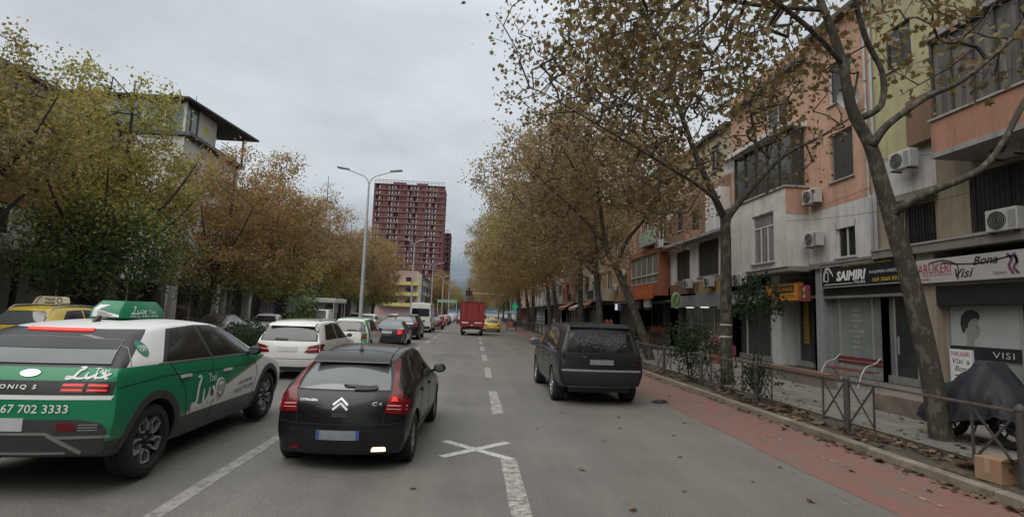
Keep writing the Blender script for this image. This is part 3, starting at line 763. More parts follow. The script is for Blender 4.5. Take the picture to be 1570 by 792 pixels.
def build_hatch_black():
    c = Car('parked_car', 'black five door hatchback with red corner lamps and one lit fog lamp', 'car', (-1.60, 6.67, gz(-1.6)), math.radians(-2.2))
    c.root.name = 'hatchback_car'
    L, W = 4.26, 1.72
    P = car_paint('black_paint', (.0055, .006, .007), rough=.25, coat=.3, dirt=.3)
    st = [(0.0, .12, .66, .98, 1.29, .90, .48), (.34, .46, .90, .99, 1.345, .99, .545), (1.0, 1.06, 1.32, .97, 1.40, 1, .595), (1.7, 1.7, 1.75, .96, 1.42, 1, .61), (2.2, 2.2, 2.15, .94, 1.405, 1, .61),
          (2.65, 2.65, 2.5, .93, 1.31, 1, .60), (3.22, 3.22, 3.22, .90, .95, 1, .64), (3.7, 3.7, 3.7, .80, .85, .98, .64), (4.08, 4.08, 4.05, .68, .73, .92, .58), (4.26, 4.23, 4.14, .56, .62, .76, .46)]
    c.shell(L, W, st, P, z=(.21, .40, .66), axles=(.72, 3.33), wr=.315, crown=.055, creases=(.3, .25, .5, .45, .55), bulge=(.16, .17, .16, .13, .05))
    c.wheels(.2, .215, 7, 'cap', (pm('hubcap', (.25, .255, .26), rough=.4, metal=.5, var=.1), DALLOY))
    c.one('rear_window_surround', 'B', [(-.60, .955), (.60, .955), (.575, 1.1), (.51, 1.285), (0, 1.315), (-.51, 1.285), (-.575, 1.1)], BLK, .003)
    c.one('rear_window', 'B', [(-.575, .97), (.575, .97), (.55, 1.1), (.485, 1.25), (0, 1.275), (-.485, 1.25), (-.55, 1.1)], GLASSL, .009)
    c.one('spoiler_gap', 'B', [(-.50, 1.245), (.50, 1.245), (.49, 1.29), (0, 1.31), (-.49, 1.29)], BLK, .013)
    s = MB(); s.prism([(.50, 1.285), (.66, 1.335), (.82, 1.40), (.72, 1.40), (.52, 1.315)], 'x', -.5, .5); c.part('spoiler', s, P)
    for sx in (1, -1):
        lo = MB()
        c.panel(lo, 'B', [(sx * .535, .71), (sx * .80, .69), (sx * .82, .84), (sx * .74, .93), (sx * .665, 1.0), (sx * .60, .96), (sx * .56, .86)], .009, .05)
        a = c.part('tail_light', lo, REDL)
        lo = MB(); c.panel(lo, 'B', [(sx * .60, .96), (sx * .665, 1.0), (sx * .64, 1.12), (sx * .575, 1.31), (sx * .525, 1.31), (sx * .585, 1.12)], .010, .05)
        c.part('pillar_light', lo, REDL, a)
        lo = MB(); c.line(lo, 'B', [(sx * .56, .80), (sx * .79, .79)], .012, .014); c.line(lo, 'B', [(sx * .56, .76), (sx * .79, .75)], .008, .014); c.part('lamp_trim', lo, pm('pink_lamp', (.7, .35, .33), rough=.2, var=0), a)
        lo = MB(); c.panel(lo, 'B', [(sx * .60, .845), (sx * .69, .845), (sx * .66, .90), (sx * .615, .90)], .014, .04)
        if sx > 0: c.part('bulb', lo, REDON, a)
    q = MB(); c.line(q, 'B', [(-.84, .60), (-.57, .575), (.57, .575), (.84, .60)], .012); c.line(q, 'B', [(.535, .70), (.53, .575)], .010); c.line(q, 'B', [(-.535, .70), (-.53, .575)], .010); c.line(q, 'B', [(-.75, .50), (.75, .50)], .006)
    c.part('tailgate_seam', q, pm('seam_black', (.004, .004, .004), var=0), fix=False)
    w = MB(); c.line(w, 'B', [(.14, .985), (.30, .985), (.40, .995)], .045, .03); c.line(w, 'B', [(.06, 1.0), (.0, 1.01), (.42, .992)], .022, .03); c.part('wiper', w, BLK)
    e_ = MB()
    for dz in (0, -.055):
        c.line(e_, 'B', [(-.09, .80 + dz), (0, .875 + dz), (.09, .80 + dz)], .026, .012)
    c.part('chevron_emblem', e_, ALLOY, fix=False)
    tx = MB(); c.text(tx, 'B', 'CITROËN', (-.52, .835), .22, .030, .009); c.part('maker_lettering', tx, CHROME, fix=False); tx = MB(); c.text(tx, 'B', 'C4', (.38, .795), .12, .042, .009, bold=.02, space=1.2); c.part('badge_lettering', tx, CHROME, fix=False)
    g = MB(); c.panel(g, 'B', [(-.10, .66), (.10, .66), (.09, .71), (-.09, .71)], .005, .05); c.part('boot_handle', g, BLK)
    pl = MB(); c.panel(pl, 'B', [(-.26, .395), (.26, .395), (.26, .505), (-.26, .505)], .012, .08); po = c.part('number_plate', pl, pm('plate_grey', (.22, .24, .26), rough=.5, var=.2, scale=7))
    for a, b in ((-.26, -.22), (.22, .26)):
        pl = MB(); c.panel(pl, 'B', [(a, .395), (b, .395), (b, .505), (a, .505)], .015, .08); c.part('plate_band', pl, PLBLUE, po)
    f = MB(); c.panel(f, 'B', [(.40, .255), (.58, .255), (.57, .305), (.42, .305)], .012, .05, rnd=.015); c.part('fog_lamp', f, AMBON)
    f = MB(); c.panel(f, 'B', [(-.60, .27), (-.48, .27), (-.48, .305), (-.60, .305)], .010, .05); c.part('reflector', f, REDL)
    for vw in ('R', 'L'):
        for p in ([(.86, 1.02), (1.05, 1.21), (1.25, 1.28), (1.36, 1.02)], [(1.40, 1.01), (1.30, 1.30), (1.65, 1.36), (1.98, 1.37), (2.02, 1.0)], [(2.10, 1.0), (2.06, 1.37), (2.30, 1.34), (2.62, 1.2), (3.02, .985)]): c.one('side_window', vw, p, GLASS, .007)
        q = MB(); c.line(q, vw, [(1.02, .42), (1.15, .66), (1.36, .98)], .010); c.line(q, vw, [(2.06, .26), (2.06, .98)], .010); c.line(q, vw, [(2.98, .34), (3.05, .9)], .010); c.line(q, vw, [(1.1, .42), (2.95, .40)], .02)
        c.line(q, vw, [(.85, 1.0), (3.05, .965)], .014); c.part('door_seam', q, pm('seam_black', (.004, .004, .004), var=0), fix=False)
        q = MB(); c.line(q, vw, [(.84, 1.03), (1.02, 1.22), (1.25, 1.33), (1.65, 1.385), (2.1, 1.395), (2.35, 1.36), (2.66, 1.22), (3.06, .995)], .012, .008); c.part('window_trim', q, BLK, fix=False)
    c.handles([(1.34, .86), (2.2, .85)], P)
    c.mirrors(2.92, 1.0, mat=P, sc=1.1)
    h = c.hit('T', -.0, .98)[0]
    an = MB(); an.lathe([(.035, h.z - .02), (.028, h.z + .02), (.012, h.z + .045)], 10, 'z', (0, h.y, 0)); an.tube([(0, h.y, h.z + .03), (0, h.y - .10, h.z + .34)], [.006, .003], 5); c.part('antenna', an, BLK)
    q = MB(); c.line(q, 'T', [(-.46, .80), (-.46, 2.3)], .02); c.line(q, 'T', [(.46, .80), (.46, 2.3)], .02); c.line(q, 'T', [(-.5, 1.05), (.5, 1.05)], .01); c.part('roof_groove', q, BLK, fix=False)
    c.one('windscreen', 'T', [(-.50, 2.6), (.50, 2.6), (.58, 3.15), (-.58, 3.15)], GLASS, .006)
    return c

def build_suv_black():
    c = Car('suv', 'dark grey luxury suv parked by the red bicycle lane with modelled leaf reflections on its rear window', 'car', (2.93, 11.72, 0), math.radians(.4))
    L, W = 5.0, 1.97
    P = car_paint('dark_grey_paint', (.012, .0145, .017), rough=.3, coat=.3, dirt=.45)
    st = [(0.0, .03, .30, 1.14, 1.79, .97, .72), (.45, .47, .75, 1.15, 1.81, 1, .74), (1.2, 1.2, 1.3, 1.15, 1.82, 1, .75), (2.2, 2.2, 2.2, 1.15, 1.81, 1, .75), (2.85, 2.85, 2.75, 1.15, 1.79, 1, .74), (3.35, 3.35, 3.1, 1.15, 1.67, 1, .72),
          (3.85, 3.85, 3.85, 1.13, 1.19, 1, .80), (4.45, 4.45, 4.45, 1.07, 1.12, 1, .80), (4.85, 4.85, 4.8, .98, 1.03, .95, .76), (5.0, 4.98, 4.9, .8, .88, .86, .68)]
    c.shell(L, W, st, P, lift=.14, z=(.30, .52, .80), axles=(1.0, 4.0), wr=.39, crown=.05, creases=(.6, .5, .6, .75, .75), bulge=(.08, .09, .09, .08, .05))
    c.wheels(.27, .285, 7, 'double', (ALLOY, DALLOY), inset=-.005)
    c.one('rear_window_surround', 'B', [(-.84, 1.17), (.84, 1.17), (.72, 1.70), (0, 1.73), (-.72, 1.70)], BLK, .004)
    rw = c.one('rear_window', 'B', [(-.79, 1.19), (.79, 1.19), (.68, 1.62), (0, 1.645), (-.68, 1.62)], GLASS, .010)
    lf = MB(); r = random.Random(4)
    for i in range(420):
        x = r.uniform(-.60, .60); z = 1.42 + abs(r.gauss(0, .10)) * r.choice((1, 1, 1, -.8)); 
        if abs(x) > .64 or z > 1.6 or z < 1.22: continue
        h = c.hit('B', x, z)
        if not h: continue
        q = r.uniform(.010, .024); a = r.uniform(0, PI); d = Vector((math.cos(a), 0, math.sin(a))) * q; e_ = Vector((-math.sin(a), .1, math.cos(a))) * q * .6
        p = h[0] + h[1] * .016; lf.face([p - d, p - e_, p + d, p + e_])
    o = c.part('fallen_or_reflected_leaves', lf, pm('leaf_reflection_grey', (.12, .12, .11), rough=.7, var=.4, scale=30), rw, smooth=None, fix=False); o['kind'] = 'stuff'  # tree reflections in the glass, modelled as small grey flecks
    s = MB(); s.prism([(.22, 1.755), (.40, 1.80), (.62, 1.845), (.62, 1.81), (.28, 1.725)], 'x', -.70, .70); c.part('spoiler', s, P)
    q = MB(); c.line(q, 'B', [(-.90, .80), (.90, .80)], .045, .012); c.part('tailgate_strip', q, pm('satin_strip', (.30, .305, .31), rough=.35, metal=.3, var=.05))
    c.one('lower_tailgate', 'B', [(-.84, .54), (.84, .54), (.88, .77), (-.88, .77)], BLK, .005)
    for sx in (1, -1): c.one('tail_light', 'B', [(sx * .82, .84), (sx * .90, .84), (sx * .905, 1.13), (sx * .82, 1.13)], pm('smoked_lamp', (.025, .012, .012), rough=.1, coat=1, var=.1), .007)
    q = MB(); c.line(q, 'B', [(-.97, .53), (-.84, .44), (-.75, .42), (.75, .42), (.84, .44), (.97, .53)], .022, .010); c.line(q, 'B', [(-.8, .37), (.8, .37)], .012, .01); c.part('bumper_trim', q, ALLOY, fix=False)
    pl = MB(); c.panel(pl, 'B', [(-.27, .93), (.27, .93), (.27, 1.04), (-.27, 1.04)], .012, .09); c.part('number_plate', pl, pm('plate_dim', (.18, .18, .185), rough=.5, var=.15, scale=6))
    e_ = MB(); c.panel(e_, 'B', [(-.42, 1.075), (-.34, 1.075), (-.34, 1.115), (-.42, 1.115)], .010, .04); c.panel(e_, 'B', [(.72, .91), (.76, .91), (.78, .95), (.74, .97), (.71, .95)], .01, .04); c.part('badge', e_, CHROME)
    for vw in ('R', 'L'):
        c.one('side_window', vw, [(.58, 1.20), (.80, 1.66), (1.42, 1.70), (1.46, 1.20)], GLASS, .006)
        c.one('side_window', vw, [(1.52, 1.20), (1.49, 1.70), (2.42, 1.705), (2.46, 1.19)], GLASS, .006)
        c.one('side_window', vw, [(2.54, 1.19), (2.50, 1.70), (2.82, 1.68), (3.12, 1.55), (3.58, 1.21)], GLASS, .006)
        q = MB(); c.line(q, vw, [(.5, 1.17), (3.75, 1.165)], .022, .006); c.part('belt_trim', q, ALLOY, fix=False)
        q = MB(); c.line(q, vw, [(1.42, .6), (1.49, 1.15)], .010); c.line(q, vw, [(2.5, .4), (2.5, 1.15)], .010); c.line(q, vw, [(3.5, .45), (3.62, 1.1)], .010); c.part('door_seam', q, BLK, fix=False)
        q = MB(); c.line(q, vw, [(1.5, .45), (3.5, .43)], .03, .006); c.part('sill_trim', q, ALLOY, fix=False)
    c.handles([(1.62, 1.02), (2.62, 1.02)], P, .2)
    c.mirrors(3.42, 1.25, mat=pm('mirror_grey', (.10, .11, .12), rough=.3, coat=.5, var=.05), sc=1.45)
    c.one('windscreen', 'T', [(-.64, 3.2), (.64, 3.2), (.72, 3.8), (-.72, 3.8)], GLASS, .006)
    ex = MB(); ex.box(-.7, .7, .25, .6, .30, .42); c.part('underbody', ex, BLK)
    return c

def simple_car(name, label, loc, rz, L, W, H, paint, kind='hatch', wins=None, group=None, near=True, lamp=None, cat='car', scale=1.0, rims=ALLOY, style='spoke', details=True, st=None, zs=(.21, .42, .68), wr=.315, axles=None, **kw):
    """the shared build for cars further off; returns the car for extra parts"""
    c = Car(name, label, cat, loc, rz, group, scale)
    ax = axles or (L * .18, L * .79)
    if st is None: st = (st_hatch if kind != 'sedan' else st_sedan)(L, W, H, **kw)
    c.shell(L, W, st, paint, z=zs, axles=ax, wr=wr, near=near, creases=(.35, .3, .5, .55, .55))
    c.wheels(.205, wr * .69, 5, style, (rims, DALLOY))
    return c
def std_rear(c, belt, top, hw_b, hw_t, lampz, lampx, plz, lampmat=None, lh=.18, glass=None):
    c.one('rear_window_surround', 'B', [(-hw_b - .04, belt - .02), (hw_b + .04, belt - .02), (hw_t + .035, top + .025), (0, top + .04), (-hw_t - .035, top + .025)], BLK, .004, rnd=.04)
    c.one('rear_window', 'B', [(-hw_b, belt), (hw_b, belt), (hw_t, top), (0, top + .015), (-hw_t, top)], glass or GLASSL, .008, rnd=.04)
    for sx in (1, -1): c.one('tail_light', 'B', [(sx * lampx[0], lampz), (sx * lampx[1], lampz), (sx * (lampx[1] - .005), lampz + lh), (sx * (lampx[0] + .05), lampz + lh)], lampmat or REDL, .008, .06)
    pl = MB(); c.panel(pl, 'B', [(-.26, plz), (.26, plz), (.26, plz + .11), (-.26, plz + .11)], .012, .1); c.part('number_plate', pl, PLATE)
    q = MB(); c.line(q, 'B', [(-c.W * .44, .52), (c.W * .44, .52)], .012); c.part('bumper_seam', q, BLK, fix=False)
    c.one('rear_valance', 'B', [(-c.W * .40, .24), (c.W * .40, .24), (c.W * .42, .36), (-c.W * .42, .36)], BLK, .005)
def std_side(c, polys, seams=(), glass=None, hand=None, mat=BLK):
    for vw in ('R', 'L'):
        for p in polys: c.one('side_window', vw, p, glass or GLASS, .006)
        if seams:
            q = MB()
            for sgm in seams: c.line(q, vw, sgm, .010)
            c.part('door_seam', q, BLK, fix=False)
    if hand: c.handles(hand, mat)
# ---------------------------------------------------------------- ground, road, kerbs
def asphalt():
    m = bpy.data.materials.new('asphalt'); m.use_nodes = True; t = m.node_tree; b = t.nodes['Principled BSDF']
    co = N(t, 'ShaderNodeTexCoord')
    def noise(sc, det=6, vec=None, ro=.6):
        n = N(t, 'ShaderNodeTexNoise'); n.inputs['Scale'].default_value = sc; n.inputs['Detail'].default_value = det; n.inputs['Roughness'].default_value = ro
        t.links.new(vec or co.outputs['Object'], n.inputs['Vector']); return n.outputs[0]
    def rng_(v, a, bb, c, d):
        r = N(t, 'ShaderNodeMapRange'); r.inputs[1].default_value = a; r.inputs[2].default_value = bb; r.inputs[3].default_value = c; r.inputs[4].default_value = d
        t.links.new(v, r.inputs[0]); return r.outputs[0]
    mp = N(t, 'ShaderNodeMapping'); mp.inputs['Scale'].default_value = (1.1, .05, 1); t.links.new(co.outputs['Object'], mp.inputs[0])
    v = rng_(noise(.35, 7, None, .7), .3, .7, .78, 1.2)
    tr = rng_(noise(1.0, 5, mp.outputs[0]), .3, .7, .84, 1.14)
    sp = rng_(noise(95, 3, None, .8), .32, .68, .45, 1.55)
    sp2 = rng_(noise(42, 4, None, .85), .32, .68, .72, 1.28)
    vo = N(t, 'ShaderNodeTexVoronoi'); vo.inputs['Scale'].default_value = 120; t.links.new(co.outputs['Object'], vo.inputs['Vector'])
    chip = rng_(vo.outputs['Color'], .86, .96, 0, .55)
    out = None
    def mul(a, bb):
        n = N(t, 'ShaderNodeMath', operation='MULTIPLY'); t.links.new(a, n.inputs[0]); t.links.new(bb, n.inputs[1]); return n.outputs[0]
    f = mul(mul(v, tr), mul(sp, sp2))
    s = N(t, 'ShaderNodeVectorMath', operation='SCALE'); s.inputs[0].default_value = (.148, .142, .128); t.links.new(f, s.inputs[3])
    mx = N(t, 'ShaderNodeMix', data_type='RGBA'); mx.inputs[7].default_value = (.33, .32, .295, 1); t.links.new(chip, mx.inputs[0]); t.links.new(s.outputs[0], mx.inputs[6])
    # fine cracks
    ck = N(t, 'ShaderNodeTexVoronoi'); ck.feature = 'DISTANCE_TO_EDGE'; ck.inputs['Scale'].default_value = .28
    wv = N(t, 'ShaderNodeTexNoise'); wv.inputs['Scale'].default_value = 1.4; wv.inputs['Detail'].default_value = 6; t.links.new(co.outputs['Object'], wv.inputs['Vector'])
    ad = N(t, 'ShaderNodeVectorMath', operation='ADD'); t.links.new(co.outputs['Object'], ad.inputs[0]); t.links.new(wv.outputs['Color'], ad.inputs[1]); t.links.new(ad.outputs[0], ck.inputs['Vector'])
    cr = rng_(ck.outputs['Distance'], 0, .004, .35, 0)
    cm = mul(cr, rng_(noise(.15, 2), .5, .62, 0, 1))
    mx2 = N(t, 'ShaderNodeMix', data_type='RGBA'); mx2.inputs[7].default_value = (.03, .03, .03, 1); t.links.new(cm, mx2.inputs[0]); t.links.new(mx.outputs[2], mx2.inputs[6])
    # brown dust along the parking side of the carriageway
    sx = N(t, 'ShaderNodeSeparateXYZ'); t.links.new(co.outputs['Object'], sx.inputs[0])
    du = mul(rng_(sx.outputs[0], 1.6, 4.4, 0, .5), rng_(noise(.8, 6, None, .7), .35, .65, .2, 1))
    oi = N(t, 'ShaderNodeTexNoise'); oi.inputs['Scale'].default_value = .9; oi.inputs['Detail'].default_value = 5; mo = N(t, 'ShaderNodeMapping'); mo.inputs['Scale'].default_value = (.9, .12, 1); t.links.new(co.outputs['Object'], mo.inputs[0]); t.links.new(mo.outputs[0], oi.inputs['Vector'])
    ol = rng_(oi.outputs[0], .56, .72, 0, .38)
    mx3 = N(t, 'ShaderNodeMix', data_type='RGBA'); mx3.inputs[7].default_value = (.155, .135, .11, 1); t.links.new(du, mx3.inputs[0]); t.links.new(mx2.outputs[2], mx3.inputs[6])
    mx4 = N(t, 'ShaderNodeMix', data_type='RGBA'); mx4.inputs[7].default_value = (.07, .068, .064, 1); t.links.new(ol, mx4.inputs[0]); t.links.new(mx3.outputs[2], mx4.inputs[6])
    t.links.new(mx4.outputs[2], b.inputs['Base Color'])
    b.inputs['Roughness'].default_value = .8; b.inputs['Specular IOR Level'].default_value = .35
    bp = N(t, 'ShaderNodeBump'); bp.inputs['Strength'].default_value = .5; bp.inputs['Distance'].default_value = .008
    t.links.new(noise(110, 3, None, .8), bp.inputs['Height']); t.links.new(bp.outputs[0], b.inputs['Normal'])
    MATS['asphalt'] = m; return m
def worn(name, col, under, amount=.5, scale=9):
    """road paint worn through to what lies under it"""
    m = pm(name, col, rough=.75, var=.16, scale=14, bump=.2, bscale=90)
    t = m.node_tree; b = t.nodes['Principled BSDF']; co = N(t, 'ShaderNodeTexCoord')
    n = N(t, 'ShaderNodeTexNoise'); n.inputs['Scale'].default_value = scale; n.inputs['Detail'].default_value = 9; n.inputs['Roughness'].default_value = .75; t.links.new(co.outputs['Object'], n.inputs['Vector'])
    r = N(t, 'ShaderNodeMapRange'); r.inputs[1].default_value = .62 - amount * .3; r.inputs[2].default_value = .72 - amount * .2; t.links.new(n.outputs[0], r.inputs[0])
    mx = N(t, 'ShaderNodeMix', data_type='RGBA'); mx.inputs[7].default_value = (*under, 1); t.links.new(r.outputs[0], mx.inputs[0])
    t.links.new(b.inputs['Base Color'].links[0].from_socket, mx.inputs[6]); t.links.new(mx.outputs[2], b.inputs['Base Color'])
    return m
ASPH = asphalt()
KERBM = pm('kerb_concrete', (.20, .175, .135), rough=.9, var=.3, scale=3, bump=.4, bscale=60, streak=.4)
CONC = pm('concrete', (.26, .25, .235), rough=.9, var=.2, scale=1.5, bump=.3, bscale=50, streak=.4)
PAVE = [pm('paver_grey', (.165, .155, .14), rough=.9, var=.2, scale=3, bump=.3, bscale=60), pm('paver_warm', (.18, .165, .142), rough=.9, var=.2, scale=3, bump=.3, bscale=60), pm('paver_dark', (.14, .132, .12), rough=.9, var=.2, scale=3, bump=.3, bscale=60)]
JOINT = pm('joint_sand', (.05, .046, .04), rough=.95, var=.2, scale=6)
SOIL = pm('soil', (.070, .060, .042), rough=.95, var=.5, scale=7, bump=.9, bscale=30, streak=.0)
LINE = worn('line_paint', (.42, .41, .385), (.15, .145, .13), .75, 9)
LINE2 = worn('cross_paint', (.46, .455, .43), (.13, .125, .115), .35, 12)
FAINT = worn('faint_paint', (.30, .285, .27), (.125, .12, .11), .95, 10)
BIKE = worn('bike_lane_red', (.200, .098, .080), (.15, .118, .10), .55, 2.2)
BIKEW = worn('bike_paint', (.50, .40, .36), (.20, .085, .07), .95, 10)

Y0, Y1 = -75, 900
g = MB()
xs = [-900, -60, -30, -15.6, -8, -6.6, -4, -1.5, 0, 6.2, 900]
for i in range(len(xs) - 1):
    a, b = xs[i], xs[i + 1]; f = lambda x: gz(max(x, -30)) - .01
    g.face([(a, -400, f(a)), (b, -400, f(b)), (b, 1500, f(b)), (a, 1500, f(a))])
g.build('ground', pm('far_ground', (.16, .15, .135), rough=.95, var=.25, scale=.2), smooth=math.radians(20), kind='structure')
r_ = MB()
xs = [-15.6, -8, -6.6, -4, -1.5, 0, 3, 6.22]
for i in range(len(xs) - 1):
    a, b = xs[i], xs[i + 1]; r_.face([(a, Y0, gz(a)), (b, Y0, gz(b)), (b, Y1, gz(b)), (a, Y1, gz(a))])
road = r_.build('road', ASPH, smooth=math.radians(20), kind='structure')
def flat(mb, pts, h=.004): mb.face([(x, y, gz(x) + h) for x, y in pts])
rr = random.Random(3)
bl = MB()
yy = 2.0; e0 = None
while yy < 160:
    e1 = 4.62 + rr.uniform(-.03, .03)
    if e0 is not None: flat(bl, [(e0, yy - 1.0), (6.21, yy - 1.0), (6.21, yy), (e1, yy)])
    e0 = e1; yy += 1.0
bl.build('bicycle_lane', BIKE, kind='structure')
# markings: each dash its own part of the road
def dash(x, y0, y1, w, mat, h=.004, name='marking'):
    mb = MB(); n = max(1, int((y1 - y0) / .5)); hw = w / 2
    prev = None
    for i in range(n + 1):
        y = y0 + (y1 - y0) * i / n; j = (rr.uniform(-.012, .012), rr.uniform(-.012, .012)); cur = (x - hw + j[0], x + hw + j[1], y)
        if prev: flat(mb, [(prev[0], prev[2]), (prev[1], prev[2]), (cur[1], cur[2]), (cur[0], cur[2])], h)
        prev = cur
    mb.build(name, mat, road)
dash(.57, 1.5, 7.46, .22, LINE)
y = 10.7
while y < 150: dash(.575, y, y + 3.1, .22, LINE); y += 5.9
mb = MB(); y = 150
while y < 420: flat(mb, [(.47, y), (.68, y), (.68, y + 3.1), (.47, y + 3.1)]); y += 5.9
o = mb.build('far_markings', LINE, road); o['kind'] = 'stuff'
for a, b in (((-.36, 7.52), (.62, 8.40)), ((-.37, 8.44), (.615, 7.45))):
    mb = MB(); v, f = stroke([a, b], .14); hh = .0065 if a[1] < 8 else .0045
    for q in f: flat(mb, [v[i] for i in q], hh)
    mb.build('cross_marking', LINE2, road)
dash(-2.85, 1.5, 24, .16, worn('lane_paint', (.27, .262, .245), (.13, .125, .115), .5, 9))
y = 26.5
while y < 120: dash(-2.84, y, y + 3.2, .17, LINE); y += 6.0
for i in range(26): dash(5.42 + rr.uniform(-.03, .03), 4.2 + i * 1.55, 4.85 + i * 1.55, .045, BIKEW, .0085)
for i in range(24): dash(4.40 + rr.uniform(-.02, .02), 4.6 + i * 1.2, 5.0 + i * 1.2, .05, FAINT, .004)
mb = MB()      # light scuffed patch along the old lane edge
# kerb stones
kerb = MB().box(6.215, 6.37, -12, 300, -.05, .06).build('kerb', KERBM, kind='structure')
KS = [MB().box(-.085, .085, .008, .990, 0, .13).mesh('kerb_stone', pm('kerb_concrete_%d' % k, tuple(c * (.85, 1, 1.12, .95)[k] for c in (.20, .175, .135)), rough=.9, var=.35, scale=3 + k, bump=.5, bscale=50, streak=.5), bevel=.014) for k in range(4)]
for i in range(70):
    o = link('kerb_stone', KS[rr.randrange(4)], kerb, (6.30 + rr.uniform(-.006, .006), 2 + i * 1.0, rr.uniform(-.006, .004))); o.rotation_euler = (rr.uniform(-.004, .004), 0, rr.uniform(-.006, .006))
mb = MB()
for i in range(72, 300): mb.box(6.215, 6.385, i + .004, i + .992, 0, .13)
mb.build('far_kerb_stones', KERBM, kerb)['kind'] = 'stuff'
bs = MB()
for i in range(14):
    for j in range(60):
        x0, y0 = 6.385 + i * .12, -4 + j * 3; 
        if i < 13: pass
sl = MB(); nx, ny = 9, 200
hg = [[.085 + .035 * rr.random() for _ in range(nx + 1)] for _ in range(ny + 1)]
for j in range(ny):
    for i in range(nx):
        X = lambda k: 6.38 + .98 * k / nx
        Yc = lambda k: -4 + k * .5
        sl.face([(X(i), Yc(j), hg[j][i]), (X(i + 1), Yc(j), hg[j][i + 1]), (X(i + 1), Yc(j + 1), hg[j + 1][i + 1]), (X(i), Yc(j + 1), hg[j + 1][i])])
sl.build('planting_strip', SOIL, smooth=math.radians(60), kind='structure')
MB().box(7.30, 7.42, -4, 160, 0, .15).build('strip_edging', KERBM, kind='structure')
# right pavement of long pavers
pav = MB().box(7.42, 16, -75, 300, -.05, .118).build('pavement', JOINT, kind='structure')
tiles = [MB().box(-.238, .238, -.588, .588, 0, .03).mesh('paver', m, bevel=.006) for m in PAVE]
cnt = 0; far = [MB(), MB(), MB()]
for i in range(13):
    for j in range(60):
        x, y = 7.68 + i * .5, 7.0 + j * 1.2 + (.6 if i % 2 else 0)
        near = (y < 24 - 0 * i and 8.6 < y)
        k = rr.choice((0, 0, 1, 1, 2))
        if near and cnt < 180 and y < 23: 
            o = link('paver', tiles[k], pav, (x, y, .105 + rr.uniform(0, .006))); cnt += 1
        else: far[k].box(x - .238, x + .238, y - .588, y + .588, .11, .135)
for k in range(3): far[k].build('paver_field', PAVE[k], pav)['kind'] = 'stuff'
# left: median with kerb, and the far pavement
md = MB()
md.box(-7.1, -6.0, 9, 400, gz(-7) - .1, gz(-7) + .13); md.build('median', SOIL, kind='structure')
mk = MB()
for x in (-6.02, -7.08):
    mk.box(x - .08, x + .08, 9, 400, gz(-7) - .1, gz(-7) + .15)
mk.build('median_kerb', KERBM, kind='structure')
MB().box(-24, -15.6, -75, 400, 0, gz(-15.6) + .14).build('left_pavement', PAVE[0], kind='structure')
MB().box(-15.6, -15.45, -12, 400, 0, gz(-15.6) + .15).build('left_kerb', KERBM, kind='structure')
# far hills closing the street
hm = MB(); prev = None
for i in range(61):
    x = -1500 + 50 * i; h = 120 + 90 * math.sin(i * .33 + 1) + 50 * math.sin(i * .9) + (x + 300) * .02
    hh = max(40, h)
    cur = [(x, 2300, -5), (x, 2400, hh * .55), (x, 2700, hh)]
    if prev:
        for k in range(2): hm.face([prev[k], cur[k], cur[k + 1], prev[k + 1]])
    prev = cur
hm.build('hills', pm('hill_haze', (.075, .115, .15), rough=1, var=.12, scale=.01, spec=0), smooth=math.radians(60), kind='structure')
# ---------------------------------------------------------------- buildings
class F:
    """a facade plane: u along it, d inwards; 'R' faces the street from the right, 'L' from the left, 'S' faces the camera"""
    def __init__(s, side, pos): s.s, s.p = side, pos
    def __call__(s, u, z, d=0):
        return {'R': (s.p + d, u, z), 'L': (s.p - d, u, z), 'S': (u, s.p + d, z)}[s.s]
    def box(s, mb, u0, u1, z0, z1, d0, d1):
        a, b = s(u0, z0, d0), s(u1, z1, d1); mb.box(a[0], b[0], a[1], b[1], a[2], b[2])
    def quad(s, mb, u0, u1, z0, z1, d): mb.face([s(u0, z0, d), s(u1, z0, d), s(u1, z1, d), s(u0, z1, d)])
    @property
    def udir(s): return {'R': (0, -1, 0), 'L': (0, 1, 0), 'S': (1, 0, 0)}[s.s]
    def text(s, mb, body, u0, u1, z0, z1, d=-.01, **kw):
        """u0..u1 in world order; the writing always reads left to right for the viewer"""
        o = s(max(u0, u1) if s.s == 'R' else min(u0, u1), z0, d)
        letters(mb, body, o, s.udir, abs(u1 - u0), z1 - z0, **kw)
    def pens(s, mb, paths, u_left, z0, sx, sz, w, d=-.01):
        o = Vector(s(u_left, z0, d)); u = Vector(s.udir)
        for p in paths:
            q = smooth_path([(a * sx, b * sz) for a, b in p]); v, f = stroke(q, w); mb.add([o + u * a + Vector((0, 0, b)) for a, b in v], f)
def panelled(mb, f, u0, u1, z0, z1, holes, reveal=.22):
    us = sorted({u0, u1, *[h[0] for h in holes], *[h[1] for h in holes]}); zs = sorted({z0, z1, *[h[2] for h in holes], *[h[3] for h in holes]})
    us = [u for u in us if u0 <= u <= u1]; zs = [z for z in zs if z0 <= z <= z1]
    for i in range(len(us) - 1):
        for j in range(len(zs) - 1):
            cu, cz = (us[i] + us[i + 1]) / 2, (zs[j] + zs[j + 1]) / 2
            if any(h[0] < cu < h[1] and h[2] < cz < h[3] for h in holes): continue
            f.quad(mb, us[i], us[i + 1], zs[j], zs[j + 1], 0)
    for a, b, c, d in holes:
        for q in ([(a, c), (a, d)], [(b, d), (b, c)], [(a, d), (b, d)], [(b, c), (a, c)]):
            mb.face([f(*q[0], 0), f(*q[1], 0), f(*q[1], reveal), f(*q[0], reveal)])
